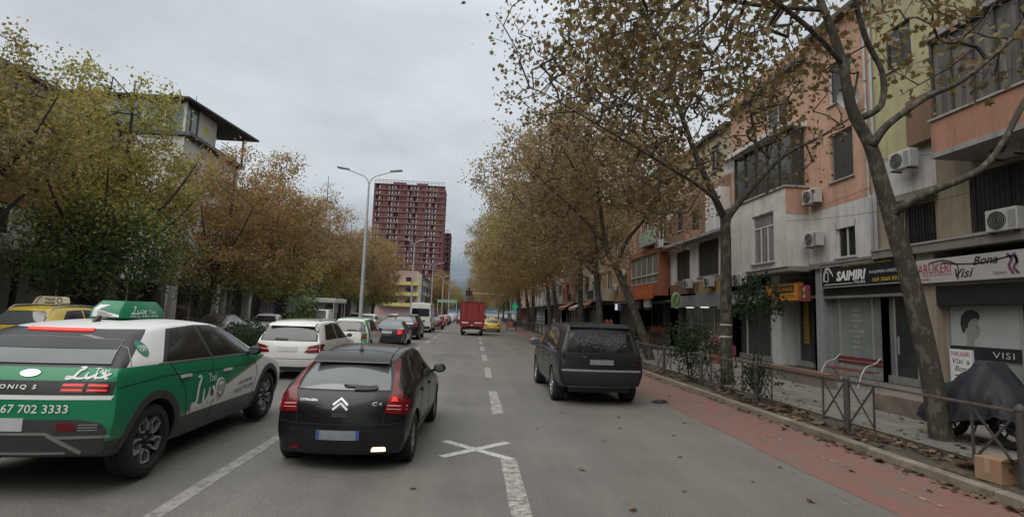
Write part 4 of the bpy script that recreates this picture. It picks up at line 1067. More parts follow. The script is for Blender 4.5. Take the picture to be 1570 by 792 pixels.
def shell_box(mb, f, u0, u1, z1, depth, d0=.24, z0=4.2):
    """the rest of the building: sides, back and roof behind the facade"""
    for u in (u0, u1): mb.face([f(u, 0, 0), f(u, 0, depth), f(u, z1, depth), f(u, z1, 0)])
    mb.face([f(u0, 0, depth), f(u1, 0, depth), f(u1, z1, depth), f(u0, z1, depth)])
    mb.face([f(u0, z1, 0), f(u1, z1, 0), f(u1, z1, depth), f(u0, z1, depth)])
    mb.face([f(u0, z0, d0), f(u1, z0, d0), f(u1, z1, d0), f(u0, z1, d0)]); mb.face([f(u0, z0, 0), f(u1, z0, 0), f(u1, z0, depth), f(u0, z0, depth)])
    mb.face([f(u0, 0, 2.6), f(u1, 0, 2.6), f(u1, z0, 2.6), f(u0, z0, 2.6)])
WFR = pm('window_white', (.52, .52, .50), rough=.5, var=.1, scale=4)
WDK = pm('window_dark_frame', (.05, .045, .04), rough=.5, var=.1)
PANE = pm('window_pane', (.018, .022, .024), rough=.06, var=0, spec=.6)
PANEC = pm('curtained_pane', (.19, .185, .175), rough=.25, var=.3, scale=6, zs=.15)
BLIND = pm('dark_blind', (.035, .033, .031), rough=.6, var=.25, scale=9, zs=4)
SILL = pm('sill_stone', (.30, .29, .27), rough=.8, var=.15, scale=5)
def window(f, u0, u1, z0, z1, parent, nx=2, transom=0, frame=None, pane=None, depth=.12, sill=True, fw=.06, simple=False):
    frame = frame or WFR; pane = pane or PANE
    mb = MB()
    for a, b in ((u0, u0 + fw), (u1 - fw, u1)): f.box(mb, a, b, z0, z1, depth - .04, depth + .03)
    for a, b in ((z0, z0 + fw), (z1 - fw, z1)): f.box(mb, u0 + fw, u1 - fw, a, b, depth - .04, depth + .03)
    zs = [z0 + fw, z1 - fw]
    if transom: zs = [z0 + fw, z1 - fw - transom, z1 - fw]; f.box(mb, u0 + fw, u1 - fw, zs[1] - fw / 2, zs[1] + fw / 2, depth - .03, depth + .03)
    us = [u0 + fw + (u1 - u0 - 2 * fw) * i / nx for i in range(nx + 1)]
    for u in us[1:-1]: f.box(mb, u - fw / 2, u + fw / 2, z0 + fw, zs[1], depth - .035, depth + .03)
    w = mb.build('window', frame, parent)
    for i in range(nx):
        p = MB(); f.box(p, us[i] + fw * .3, us[i + 1] - fw * .3, zs[0], zs[1], depth, depth + .015)
        if not simple: p.build('pane', pane, w)
        else: continue
    if simple:
        p = MB(); f.box(p, u0 + fw * .5, u1 - fw * .5, z0 + .02, z1 - .02, depth + .005, depth + .02); p.build('pane', pane, w)
    elif transom:
        p = MB(); f.box(p, us[0], us[-1], zs[1] + fw / 2, zs[2], depth, depth + .015); p.build('pane', pane, w)
    if sill:
        p = MB(); f.box(p, u0 - .08, u1 + .08, z0 - .06, z0 - .002, -.09, depth); p.build('sill', SILL, w)
    return w
def grille(f, u0, u1, z0, z1, parent, n=9, mat=None, d=-.03, hor=2):
    mb = MB()
    for i in range(n): u = u0 + (u1 - u0) * i / (n - 1); f.box(mb, u - .012, u + .012, z0, z1, d - .012, d + .012)
    for j in range(hor): z = z0 + (z1 - z0) * (j + .5) / hor; f.box(mb, u0, u1, z - .012, z + .012, d + .012, d + .03)
    return mb.build('window_grille', mat or BLK, parent)
def plaster(name, col, streak=.5, var=.14): return pm(name, col, rough=.9, var=var, scale=1.3, bump=.25, bscale=30, streak=streak, streakcol=(.075, .066, .055))
BEIGE = plaster('beige_plaster', (.27, .235, .17), .6)
GREYP = plaster('grey_plaster', (.21, .20, .175), .6)
WHITEW = plaster('white_render', (.54, .53, .505), .46)
ORANGEW = plaster('orange_render', (.36, .18, .11), .35)
PEACH = plaster('peach_render', (.46, .275, .19), .5)
YELLOWW = plaster('yellow_green_render', (.37, .345, .19), .4)
BROWNW = plaster('brown_render', (.18, .105, .068), .45)
TERRA = plaster('terracotta_render', (.34, .175, .115), .5)
GREENB = plaster('green_balcony', (.23, .30, .22), .4)
CREAMW = plaster('cream_render', (.36, .31, .22), .45)
REDB = plaster('red_brick_render', (.23, .085, .055), .4)
FASC = pm('fascia_grey', (.20, .215, .225), rough=.6, var=.12, scale=2)
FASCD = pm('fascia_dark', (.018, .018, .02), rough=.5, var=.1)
SHOPG = pm('shop_glass', (.035, .04, .038), rough=.07, var=.2, scale=1.0, spec=.6)
SHOPL = pm('frosted_glass', (.24, .265, .25), rough=.3, var=.12, scale=1.2, spec=.5)
ALUM = pm('aluminium', (.38, .39, .39), rough=.4, var=.1, metal=.3)
BALD = pm('balcony_curtain', (.085, .078, .07), rough=.8, var=.45, scale=5, zs=.2)
ROOFM = pm('roof_felt', (.09, .085, .08), rough=.9, var=.2)
def building(name, label, f, u0, u1, z1, mat, holes, depth=12, mats_by_z=None, z0=4.45, cat='building'):
    """facade above the shops; mats_by_z = [(za, zb, mat), ...] splits it into painted bands"""
    r = empty(name, f((u0 + u1) / 2, 0, depth / 2), 0, label, cat)
    for za, zb, m in (mats_by_z or [(z0, z1, mat)]):
        mb = MB(); hs = [(a, b, max(c, za), min(d, zb)) for a, b, c, d in holes if d > za and c < zb]
        panelled(mb, f, u0, u1, za, zb, hs); mb.build('wall', m, r)
    mb = MB(); shell_box(mb, f, u0, u1, z1, depth, z0=z0); mb.build('shell', mat, r)
    mb = MB(); f.box(mb, u0, u1, z1, z1 + .18, -.35, depth); mb.build('roof', ROOFM, r)
    return r
def part_box(name, mat, r, f, u0, u1, z0, z1, d0, d1, **k):
    mb = MB(); f.box(mb, u0, u1, z0, z1, d0, d1); return mb.build(name, mat, r, **k)
def enclosed_balcony(r, f, u0, u1, zp, zq, zt, out, parap, dark, n=6, frame=None):
    part_box('balcony_slab', CONC, r, f, u0, u1, zp - .15, zp, -out - .05, 0)
    part_box('balcony_parapet', parap, r, f, u0, u1, zp, zq, -out, 0)
    part_box('balcony_coping', SILL, r, f, u0 - .04, u1 + .04, zq, zq + .06, -out - .06, 0)
    e_ = part_box('balcony_enclosure', dark, r, f, u0 + .08, u1 - .08, zq + .06, zt, -out + .10, -.02)
    mb = MB()
    for i in range(n + 1): u = u0 + .06 + (u1 - u0 - .12) * i / n; f.box(mb, u - .035, u + .035, zq + .06, zt, -out + .04, -out + .10)
    f.box(mb, u0, u1, zt - .08, zt, -out + .02, -out + .1); mb.build('enclosure_frame', frame or WDK, e_)
    part_box('balcony_roof', CONC, r, f, u0, u1, zt, zt + .14, -out - .08, 0)
def open_balcony(r, f, u0, u1, z, out, mat, rail=True):
    part_box('balcony_slab', CONC, r, f, u0, u1, z - .14, z, -out, 0)
    if rail:
        mb = MB(); n = int((u1 - u0) / .13)
        for i in range(n + 1): u = u0 + (u1 - u0) * i / n; f.box(mb, u - .01, u + .01, z, z + .95, -out + .03, -out + .05)
        f.box(mb, u0, u1, z + .95, z + 1.0, -out + .01, -out + .07)
        for u in (u0, u1):
            for k in range(5): f.box(mb, u - .01, u + .01, z, z + .95, -out + .05 + k * out / 5, -out + .07 + k * out / 5)
        mb.build('balcony_railing', mat, r)
    else: part_box('balcony_parapet', mat, r, f, u0, u1, z, z + .95, -out, -out + .1); 
R = F('R', 14.2)

# -- A: the salon building, nearest on the right
hA = [(12.25, 13.85, 4.75, 6.5), (15.0, 16.12, 4.68, 5.98), (8.4, 10.2, 4.75, 6.5), (9.0, 10.4, 8.2, 10.0), (11.6, 12.8, 8.2, 10.0), (15.6, 16.7, 10.9, 12.4), (9, 10.4, 11.2, 12.8), (12, 13.4, 11.2, 12.8)]
rA = building('apartment_building', 'grimy beige apartment building with a terracotta balcony above the hair salon', R, 5, 17.35, 14.4, BEIGE, hA, mats_by_z=[(4.62, 7.78, BEIGE), (7.78, 14.4, YELLOWW)])
window(R, 12.25, 13.85, 4.75, 6.5, rA, 3, frame=WDK, pane=BLIND); grille(R, 12.3, 13.8, 4.78, 6.45, rA, 12)
window(R, 15.0, 16.12, 4.68, 5.98, rA, 2, frame=WDK); grille(R, 15.0, 16.12, 4.66, 6.0, rA, 11, d=-.10)
for h in (hA[2],) + tuple(hA[3:]): window(R, *h, rA, 2, frame=WDK)
part_box('ledge', GREYP, rA, R, 5, 17.35, 4.36, 4.62, -.28, .1); part_box('ledge_coping', SILL, rA, R, 5, 17.35, 4.62, 4.68, -.32, 0)
part_box('painted_band', WHITEW, rA, R, 14.9, 17.3, 6.45, 7.75, -.012, .05)
part_box('window_canopy', GREYP, rA, R, 14.85, 16.3, 6.12, 6.2, -.4, 0)
enclosed_balcony(rA, R, 5.6, 13.75, 7.0, 7.95, 10.35, 1.2, TERRA, BALD, 13)
part_box('recessed_parapet', BROWNW, rA, R, 13.9, 15.55, 7.85, 9.35, -.35, 0)
mb = MB()
for i in range(26):
    u = 5.7 + i * .31; w = .2 + .1 * (i % 3); R.box(mb, u, u + w * .55, 8.05, 10.2 - .25 * (i % 2), -1.10 - .012, -1.10)
mb.build('curtain', pm('curtain_brown', (.12, .108, .092), rough=.9, var=.5, scale=3, zs=.3), rA)
mb = MB(); mb.tube([R(17.32, 4.6, -.07), R(17.32, 14.2, -.07)], .05, 8); mb.build('downpipe', ALUM, rA)

# -- B: peach and white building with the tour office
hB = [(18.42, 19.70, 7.72, 9.68), (18.45, 19.5, 4.62, 6.05), (18.4, 19.7, 10.9, 12.6)]
rB = building('apartment_building', 'peach over white apartment building with a single shuttered window above the tour office', R, 17.35, 20.95, 14.2, PEACH, hB, mats_by_z=[(4.5, 6.72, WHITEW), (6.72, 14.2, PEACH)])
window(R, *hB[0], rB, 1, pane=BLIND, frame=pm('window_grey', (.2, .2, .2), rough=.5)); window(R, *hB[1], rB, 2, transom=.0); window(R, *hB[2], rB, 2)
part_box('roller_box', WHITEW, hB and rB, R, 18.42, 19.53, 5.78, 6.05, .0, .2)
part_box('ledge', GREYP, rB, R, 17.35, 20.95, 4.28, 4.5, -.2, .1)
mb = MB(); mb.tube([R(17.55, 4.5, -.06), R(17.55, 6.6, -.06), R(17.62, 6.75, -.06), R(17.62, 14, -.06)], .045, 8); mb.build('downpipe', ALUM, rB)
# -- C: white building with the projecting bay
Cb = F('R', 13.15)
hC = [(22.5, 24.3, 10.9, 12.6), (25, 26.4, 8.1, 10.3)]
rC = building('apartment_building', 'white apartment building with a projecting bay and dark glazed balcony above the exchange office', R, 20.95, 27.9, 13.6, WHITEW, hC, mats_by_z=[(4.3, 7.75, WHITEW), (7.75, 13.6, PEACH)])
mb = MB(); panelled(mb, Cb, 21.15, 26.6, 4.42, 7.85, [(22.05, 23.85, 4.72, 7.0)])
for u in (21.15, 26.6): mb.face([Cb(u, 4.42, 0), Cb(u, 4.42, 1.05), Cb(u, 7.85, 1.05), Cb(u, 7.85, 0)])
mb.face([Cb(21.15, 7.85, 0), Cb(26.6, 7.85, 0), Cb(26.6, 7.85, 1.05), Cb(21.15, 7.85, 1.05)]); mb.face([Cb(21.15, 4.42, 0), Cb(26.6, 4.42, 0), Cb(26.6, 4.42, 1.05), Cb(21.15, 4.42, 1.05)])
Cb.quad(mb, 21.9, 24.0, 4.6, 7.1, .24); mb.build('bay_wall', WHITEW, rC)
window(Cb, 22.05, 23.85, 4.72, 7.0, rC, 3, transom=.55, pane=PANEC)
part_box('bay_coping', SILL, rC, Cb, 21.05, 26.7, 7.85, 7.93, -.08, 1.05)
MB().box(13.17, 14.2, 21.135, 21.15, 6.7, 7.85).build('bay_side_paint', PEACH, rC)
e_ = part_box('balcony_glazing', SHOPG, rC, R, 21.35, 26.3, 7.93, 10.6, -.55, -.02)
mb = MB()
for i in range(6): u = 21.35 + i * .99; R.box(mb, u - .04, u + .04, 7.93, 10.6, -.62, -.55)
mb.build('glazing_frame', WDK, e_); part_box('balcony_roof', WHITEW, rC, R, 21.1, 26.6, 10.6, 10.8, -1.0, 0)
part_box('ledge', GREYP, rC, R, 20.95, 27.9, 4.22, 4.42, -1.0, .1)
window(R, *hC[0], rC, 2); part_box('parapet', PEACH, rC, R, 20.95, 27.9, 13.78, 14.6, 0, .2)
# -- D: white first floor with large dark openings
hD = [(29.5, 32.3, 4.75, 6.95), (33.6, 35.9, 4.65, 6.75), (29.2, 30.4, 8.2, 9.8), (32.2, 33.3, 7.8, 9.2), (34.8, 35.8, 8.2, 9.8), (29.2, 30.4, 11, 12.6), (32.2, 33.4, 11, 12.6)]
rD = building('apartment_building', 'white walled building with two wide dark openings above the grey shop fascia', R, 27.9, 37.0, 13.2, WHITEW, hD, mats_by_z=[(4.45, 7.05, WHITEW), (7.05, 10.4, BROWNW), (10.4, 13.2, CREAMW)])
window(R, *hD[0], rD, 2, pane=BLIND, frame=WDK); window(R, *hD[1], rD, 2, pane=BLIND, frame=WDK)
for h in hD[2:]: window(R, *h, rD, 2, frame=WDK)
part_box('sloping_ledge', CONC, rD, R, 27.9, 37.0, 7.02, 7.2, -.75, 0)
part_box('white_bay', WHITEW, rD, R, 28.0, 29.9, 7.2, 9.6, -.6, 0)
part_box('window_box', TERRA, rD, R, 31.9, 33.6, 7.3, 7.75, -.35, 0)
part_box('patched_band', pm('ochre_patch', (.30, .20, .08), rough=.9, var=.3, scale=2), rD, R, 29.0, 32.2, 3.75, 4.45, -.03, .05)
part_box('rusty_band', pm('rust_patch', (.16, .10, .06), rough=.9, var=.4, scale=2), rD, R, 32.2, 37.0, 3.75, 4.45, -.04, .05)
# -- E: building with the orange enclosed balcony
hE = [(38, 39.6, 8.0, 9.8), (41.5, 43, 8.0, 9.8), (38, 39.6, 11, 12.6), (41.5, 43, 11, 12.6)]
rE = building('apartment_building', 'building with a bright orange framed glazed balcony over a dark shop', R, 37.0, 45.2, 13.5, BROWNW, hE, z0=4.3)
OR = pm('orange_cladding', (.29, .10, .06), rough=.6, var=.15, scale=2)
part_box('orange_bay_base', OR, rE, R, 37.4, 44.9, 3.75, 4.7, -.7, 0)
eb = part_box('orange_bay', OR, rE, R, 37.4, 44.9, 4.7, 7.3, -.45, 0)
for a, b in ((37.4, 37.65), (44.65, 44.9)): part_box('bay_post', OR, rE, R, a, b, 4.7, 7.3, -.72, -.45)
part_box('bay_lintel', OR, rE, R, 37.2, 45.1, 7.0, 7.45, -.75, 0)
Ew = F('R', 13.6); window(Ew, 37.7, 44.6, 4.75, 7.0, rE, 5, transom=0, pane=PANEC, sill=False, depth=.02); part_box('bay_rail', WFR, rE, Ew, 37.7, 44.6, 5.35, 5.45, -.06, 0)
for h in hE: window(R, *h, rE, 2)
open_balcony(rE, R, 37.2, 41, 7.75, 1.1, GREENB, rail=False)
for u in (37.4, 39, 40.6): MB().tube([R(u, 8.7, -1.05), R(u, 9.7, -1.05)], .025, 6).build('awning_pole', WFR, rE)
# -- F: ochre building with the deep entrance
OCH = plaster('ochre_render', (.27, .17, .10), .45)
hF = [(46, 47.4, 5.0, 7.0), (53.5, 55.5, 4.9, 6.9), (47, 48.4, 8, 9.8), (51, 52.4, 8, 9.8), (47, 48.4, 11, 12.6), (51, 52.4, 11, 12.6), (54, 55.4, 11, 12.6)]
rF = building('apartment_building', 'ochre apartment building with stacked air conditioners over a deep pale entrance', R, 45.2, 57, 13.8, OCH, hF, z0=3.6)
for h in hF: window(R, *h, rF, 2)
part_box('concrete_balcony', CONC, rF, R, 52.5, 57, 3.7, 4.9, -1.1, 0); part_box('balcony_end', CREAMW, rF, R, 52.3, 52.5, 3.7, 4.9, -1.1, 0)
# -- further buildings, windows still singly built
def far_block(label, u0, u1, z1, mat, mat2, seed, f=R, side='R', floors=4, depth=10, name='apartment_building', bal=True, z0=3.8):
    q = random.Random(seed); hs = []; n = max(2, int((u1 - u0) / 3.0)); st = (u1 - u0) / n
    for k in range(1, floors):
        for i in range(n): u = u0 + st * (i + .5); w = q.choice((.55, .65, .8)); z = z0 + .95 + (k - 1) * 3.05; hs.append((u - w, u + w, z, z + 1.5))
    r = building(name, label, f, u0, u1, z1, mat, hs, depth, z0=z0)
    for i, h in enumerate(hs): window(f, *h, r, 2, frame=q.choice((WFR, WFR, WDK)), pane=q.choice((PANE, PANE, PANEC, BLIND)), simple=True, sill=False)
    if bal:
        for k in range(1, floors):
            for i in range(0, n, 2): u = u0 + st * (i + .5); open_balcony(r, f, u - 1.3, u + 1.3, z0 + .2 + (k - 1) * 3.05, 1.1, q.choice((mat2, BLK, GREENB)), rail=q.random() < .4)
    return r
far_block('faded cream block with pale green balconies beyond the ochre one', 57, 70, 14, CREAMW, GREENB, 1)
far_block('brick coloured block with balconies mid way down the right side', 70, 84, 13.2, REDB, CREAMW, 2)
far_block('grey block with balconies far down the right side', 84, 104, 14.5, GREYP, WHITEW, 3)
far_block('white block at the far end of the right side', 104, 130, 15, WHITEW, CREAMW, 4)
far_block('peach block last in the right hand row', 130, 165, 14, PEACH, CREAMW, 5)

far_block('cream block on the right behind the viewpoint', -28, 4.8, 14, CREAMW, GREENB, 31)
far_block('grey block farther back on the right', -70, -28.2, 14, GREYP, WHITEW, 32)
# ---- shops: dark glazed recesses under the flats
def shop(name, label, f, u0, u1, zt=3.5, glass=None, door=None, mull=(), pier=GREYP, frame=None, back=.7):
    r = empty('shop', f((u0 + u1) / 2, .12, .5), 0, label, 'shop')
    gl = glass or SHOPG
    mb = MB(); f.box(mb, u0, u1, .12, .36, back - .12, back + .1); mb.build('stall_riser', CONC, r)
    us = [u0] + list(mull) + [u1]
    for i in range(len(us) - 1):
        part_box('shop_window', gl, r, f, us[i] + .03, us[i + 1] - .03, .36, zt, back, back + .03)
    fm = frame or ALUM
    for u in us: part_box('mullion', fm, r, f, u - .04, u + .04, .36, zt, back - .06, back + .05)
    part_box('soffit', GREYP, r, f, u0, u1, zt, zt + .1, -.05, back + .1)
    return r
def pier(f, u0, u1, mat, r=None, z1=4.4, d=-.05): return part_box('pier', mat, r, f, u0, u1, .12, z1, d, .9)
TAN = plaster('tan_pier', (.30, .25, .19), .5)
sA = shop('shop_front', 'hair salon front with frosted window, hair poster and black stripe', R, 11.6, 15.1, 3.3, SHOPL, mull=(12.75, 12.9), back=.35)
pier(R, 15.1, 15.75, TAN, sA); pier(R, 10.9, 11.6, WHITEW, sA)
part_box('dark_shutter_box', FASCD, sA, R, 11.6, 15.1, 2.72, 3.32, -.02, .34)
part_box('black_band', FASCD, sA, R, 12.95, 15.05, 1.17, 1.52, .31, .345)
mb = MB(); R.text(mb, 'VISI', 13.15, 13.75, 1.25, 1.42, d=.30, space=1.1); mb.build('band_lettering', pm('dim_white', (.45, .45, .44)), sA)
po = part_box('window_poster', pm('poster_pale', (.38, .41, .40), rough=.4, var=.12, scale=.8), sA, R, 12.98, 15.02, 1.53, 2.70, .325, .345)
SK = pm('poster_face', (.26, .26, .255), rough=.45, var=.1, scale=3); HR = pm('poster_hair', (.035, .035, .038), rough=.45, var=.3, scale=8)
def pose(pts, mat, d, name): 
    mb = MB(); mb.face([R(14.75 - a, 1.55 + b, d) for a, b in pts]); mb.build(name, mat, po)
pose([(.22, .0), (.25, .18), (.22, .45), (.30, .80), (.48, .85), (.60, .72), (.62, .55), (.69, .45), (.64, .41), (.65, .33), (.60, .24), (.48, .22), (.46, .0)], SK, .320, 'face_print')
pose([(.10, .42), (.06, .62), (.10, .86), (.24, 1.0), (.42, 1.05), (.60, .98), (.68, .88), (.64, .74), (.52, .80), (.38, .74), (.30, .62), (.30, .52), (.22, .50), (.20, .40), (.14, .34)], HR, .316, 'hair_print')
part_box('eye_print', HR, po, R, 14.20, 14.13, 2.06, 2.09, .314, .318)
pb = part_box('notice_board', WHITEP, sA, R, 14.30, 15.0, .42, 1.42, .22, .30)
mb = MB(); R.text(mb, 'PARUKERI', 14.36, 14.94, 1.22, 1.36, d=.215); mb.build('notice_red_lettering', pm('red_print', (.35, .03, .05)), pb)
mb = MB(); R.text(mb, 'Visi', 14.55, 14.9, 1.0, 1.16, d=.215, shear=.35); R.text(mb, '&', 14.36, 14.46, 1.0, 1.12, d=.215); R.text(mb, 'Bona', 14.4, 14.85, .78, .94, d=.215, shear=.35)
for i in range(3): R.quad(mb, 14.42, 14.85 - .1 * (i % 2), .5 + i * .07, .53 + i * .07, .215)
mb.build('notice_black_lettering', BLACKP, pb)
part_box('door', FASCD, sA, R, 11.7, 12.7, .36, 2.7, .30, .34)

sB = shop('shop_front', 'tour office front of pale glass listing destinations, with a dark glazed door', R, 15.75, 20.3, 3.05, pm('pale_shop_glass', (.20, .225, .205), rough=.22, var=.15, scale=1), mull=(16.15, 17.05, 18.05, 19.75), back=.3)
part_box('dark_fascia_recess', FASCD, sB, R, 15.75, 20.3, 3.05, 3.55, .0, .3)
dr = part_box('door', SHOPG, sB, R, 16.2, 17.0, .36, 2.95, .24, .29); part_box('door_handle', ALUM, dr, R, 16.85, 16.9, 1.1, 1.7, .18, .22)
mb = MB()
for i, wd in enumerate(('ATHINA', 'PIREA', 'KORINTHI', 'ARTA', 'THESSALONIKI', 'VOLOS', 'PATRA', 'AGRINIO', 'ARTA', 'LAMIA')):
    w = .09 * len(wd) * .75; zc = 2.55 - i * .2; R.text(mb, wd, 18.95 - w / 2, 18.95 + w / 2, zc, zc + .11, d=.29)
mb.build('destination_lettering', pm('window_lettering', (.50, .51, .49), rough=.5), sB)
pier(R, 20.3, 20.75, pm('grey_pier', (.27, .275, .28), rough=.7, var=.1, streak=.3), sB)
sC = shop('shop_front', 'dark glazed money exchange front with a vertical yellow word on the glass', R, 20.75, 23.3, 3.1, mull=(), back=.9)
pier(R, 23.3, 24.0, pm('white_pier', (.50, .50, .48), rough=.7, var=.1, streak=.35), sC)
vs = part_box('vertical_sign', pm('sign_yellow', (.42, .27, .04), rough=.5, var=.1), sC, R, 22.62, 22.92, 1.15, 2.98, .84, .89)
for i, ch in enumerate('EXCHANGE'):
    mb = MB(); R.text(mb, ch, 22.69, 22.85, 2.78 - i * .222, 2.93 - i * .222, d=.83, bold=.02); mb.build('sign_letter', BLACKP, vs)
mb = MB()
for i, ch in enumerate('KEMBIM VALUTOR'):
    if ch != ' ': R.text(mb, ch, 20.88, 21.0, 2.62 - i * .155, 2.72 - i * .155, d=.89)
mb.build('window_lettering', pm('window_lettering', (.50, .51, .49)), sC)
mb = MB(); R.text(mb, '€', 21.3, 21.55, 1.9, 2.2, d=.89, bold=.02); R.quad(mb, 21.05, 21.25, 2.05, 2.4, .885); mb.build('window_sticker', pm('window_lettering', (.5, .5, .5)), sC)
part_box('dark_cabinet', FASCD, sC, R, 21.9, 22.2, .36, 1.6, .7, .86)
sD = shop('shop_front', 'shuttered shop with a white fascia left of the exchange office', R, 24.0, 28.2, 3.0, pm('dark_shutter', (.055, .06, .062), rough=.6, var=.2, scale=3, zs=8), mull=(24.9, 27.2), frame=WFR, back=.5)
part_box('white_fascia', pm('fascia_white', (.42, .43, .42), rough=.7, var=.12, streak=.4), sD, R, 24.1, 28.2, 2.95, 3.6, -.35, .4)
sE = shop('shop_front', 'lit shop under a long grey fascia', R, 28.2, 36.8, 2.85, pm('shop_warm_glass', (.10, .095, .075), rough=.12, var=.6, scale=1.6), mull=(29.6, 31.2, 32.9, 34.6), back=.6)
part_box('grey_fascia', FASC, sE, R, 28.2, 32.4, 2.85, 3.75, -.12, .5); part_box('grey_fascia', FASC, sE, R, 32.4, 36.7, 2.85, 3.62, -.08, .5)
for u in (31.2, 33.4): part_box('soffit_lamp', pm('lamp_glow', (.9, .9, .85), var=0, emit=(1, .96, .85), estr=1.1), sE, R, u, u + .7, 2.82, 2.85, -.05, .2)
mb = MB()
for i in range(5): mb.add([R(29.4 + i * .12, 1.4 + i * .25, .56), R(29.5 + i * .12, 1.4 + i * .25, .56), R(29.9 + i * .12, 1.8 + i * .25, .56), R(29.8 + i * .12, 1.8 + i * .25, .56)], [(0, 1, 2, 3)])
mb.build('striped_sticker', pm('sticker_yellow', (.5, .45, .2)), sE)
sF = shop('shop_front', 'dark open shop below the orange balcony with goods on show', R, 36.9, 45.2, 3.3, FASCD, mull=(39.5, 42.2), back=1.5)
sG = shop('shop_front', 'pale walled entrance beneath the ochre building', R, 45.4, 57, 3.4, pm('pale_entrance', (.28, .27, .23), rough=.8, var=.15, streak=.3), mull=(), back=2.0)
part_box('dark_door', SHOPG, sG, R, 45.8, 48.4, .36, 2.9, 1.9, 1.98)
for i, (a, b) in enumerate(((57.2, 69.8), (70.2, 83.8), (84.2, 103.8), (104.2, 129.8))):
    shop('shop_front', ['long dark shop front under the cream block', 'shop front below the brick coloured block', 'dim row of shops under the grey block', 'last shop front visible on the right'][i], R, a, b, 3.3, mull=[a + (b - a) * k / 5 for k in range(1, 5)], back=.8)

# ---- signs on the right
def scrawl(mb, f, u0, u1, z0, z1, n, seed, d=-.01):
    """lettering too far away to read: a row of separate bars and hooks"""
    q = random.Random(seed); w = (u1 - u0) / n
    for i in range(n):
        a = u0 + i * w; t = w * .2; h = z1 - z0
        f.quad(mb, a + w * .1, a + w * .1 + t, z0, z1 - h * q.choice((0, 0, .3)), d)
        k = q.choice((0, 1, 2)); 
        if k: f.quad(mb, a + w * .1 + t, a + w * .75, z1 - h * .22, z1, d)
        if k != 1: f.quad(mb, a + w * .1 + t, a + w * .7, z0, z0 + h * .22, d)
        if q.random() < .5: f.quad(mb, a + w * .6, a + w * .78, z0 + h * .22, z1 - h * .22, d)
def sign(label, f, u0, u1, z0, z1, d0, d1, mat, edge=None, name='shop_sign'):
    r = empty(name, f((u0 + u1) / 2, z0, (d0 + d1) / 2), 0, label, 'sign')
    part_box('board', mat, r, f, u0, u1, z0, z1, d0, d1)
    if edge:
        mb = MB(); w = .035
        for a, b, c, d in ((u0 - w, u1 + w, z1, z1 + w), (u0 - w, u1 + w, z0 - w, z0), (u0 - w, u0, z0, z1), (u1, u1 + w, z0, z1)): f.box(mb, a, b, c, d, d0 - .02, d1)
        mb.build('sign_frame', edge, r)
    return r
YEL = pm('sign_print_yellow', (.50, .38, .05), rough=.5, var=.03)
s = sign('black tour office sign with big slanted white lettering', R, 16.15, 20.15, 3.50, 4.36, -.18, -.02, pm('sign_black', (.014, .014, .016), rough=.4, var=.1), ALUM)
d = -.19
mb = MB(); R.text(mb, 'SAIMIRI', 17.75, 19.3, 3.70, 4.08, d, shear=.22, bold=.045); R.text(mb, 'TOURS', 17.8, 18.35, 3.56, 3.67, d, bold=.01); R.quad(mb, 18.42, 20.0, 3.58, 3.605, d); R.text(mb, 'SHQIPERI-GREQI', 16.3, 17.6, 3.86, 3.97, d)
R.pens(mb, [[(.0, .1), (.02, .5), (.2, .85), (.6, .9), (.85, .6)], [(.1, .15), (.14, .55), (.3, .75), (.5, .7), (.52, .2), (.35, .1), (.1, .15)], [(.2, .95), (.6, 1.0), (.95, .6), (1.0, .4)]], 20.05, 3.66, .55, .58, .035, d)
mb.build('white_lettering', WHITEP, s)
mb = MB(); R.text(mb, 'BILETA AUTOBUSI & AGJENSI', 16.6, 18.9, 4.2, 4.3, d); R.text(mb, '069 5060 831', 16.3, 17.45, 3.58, 3.72, d, bold=.015); mb.build('yellow_lettering', YEL, s)
s = sign('pale hair salon sign with red lettering and black script', R, 11.2, 15.72, 3.40, 4.12, -.22, -.02, pm('sign_pale', (.42, .41, .40), rough=.5, var=.1), None)
d = -.23
mb = MB(); R.text(mb, 'PARUKERI', 14.35, 15.62, 3.68, 3.98, d); R.text(mb, 'Studio', 15.05, 15.5, 3.47, 3.56, d); R.quad(mb, 14.3, 15.3, 3.62, 3.635, d); mb.build('red_lettering', pm('red_print', (.35, .03, .05)), s)
mb = MB(); R.text(mb, 'Visi', 13.65, 14.22, 3.50, 3.76, d, shear=.35, bold=.01); R.text(mb, 'Bona', 12.95, 13.65, 3.82, 4.06, d, shear=.35, bold=.01)
R.pens(mb, [[(0, .9), (.3, 1.0), (.55, .8), (.62, .5), (.6, .0)], [(.3, .9), (.6, .75), (1.1, .7), (1.6, .9)]], 15.1, 3.45, 1.6, .6, .035, d); mb.build('black_lettering', BLACKP, s)
mb = MB(); R.text(mb, 'Salon', 12.75, 13.1, 3.52, 3.6, d); R.pens(mb, [[(0, 1), (.3, .7), (.1, .4), (.4, 0)], [(.5, 1), (.7, .6), (.45, .3), (.8, 0)], [(.2, .8), (.6, .8), (.7, .5)]], 12.7, 3.5, .35, .55, .07, d); mb.build('purple_figure', pm('purple_print', (.13, .05, .12)), s)
s = sign('orange money exchange sign with a red arrowed end panel', R, 21.15, 23.6, 3.02, 3.72, -.55, -.35, pm('sign_orange', (.50, .215, .03), rough=.5, var=.08, emit=(1, .4, .05), estr=.02), pm('sign_dark_orange', (.30, .10, .02), rough=.5))
d = -.56
mb = MB(); R.quad(mb, 21.45, 23.1, 3.34, 3.66, d); mb.build('black_strip', BLACKP, s)
mb = MB(); R.text(mb, 'EXCHANGE', 21.52, 23.05, 3.41, 3.58, d - .006, bold=.02); mb.build('strip_lettering', pm('sign_orange_print', (.6, .3, .05)), s)
mb = MB(); R.text(mb, 'KEMBIM VALUTOR', 21.5, 23.1, 3.10, 3.26, d); mb.build('black_lettering', BLACKP, s)
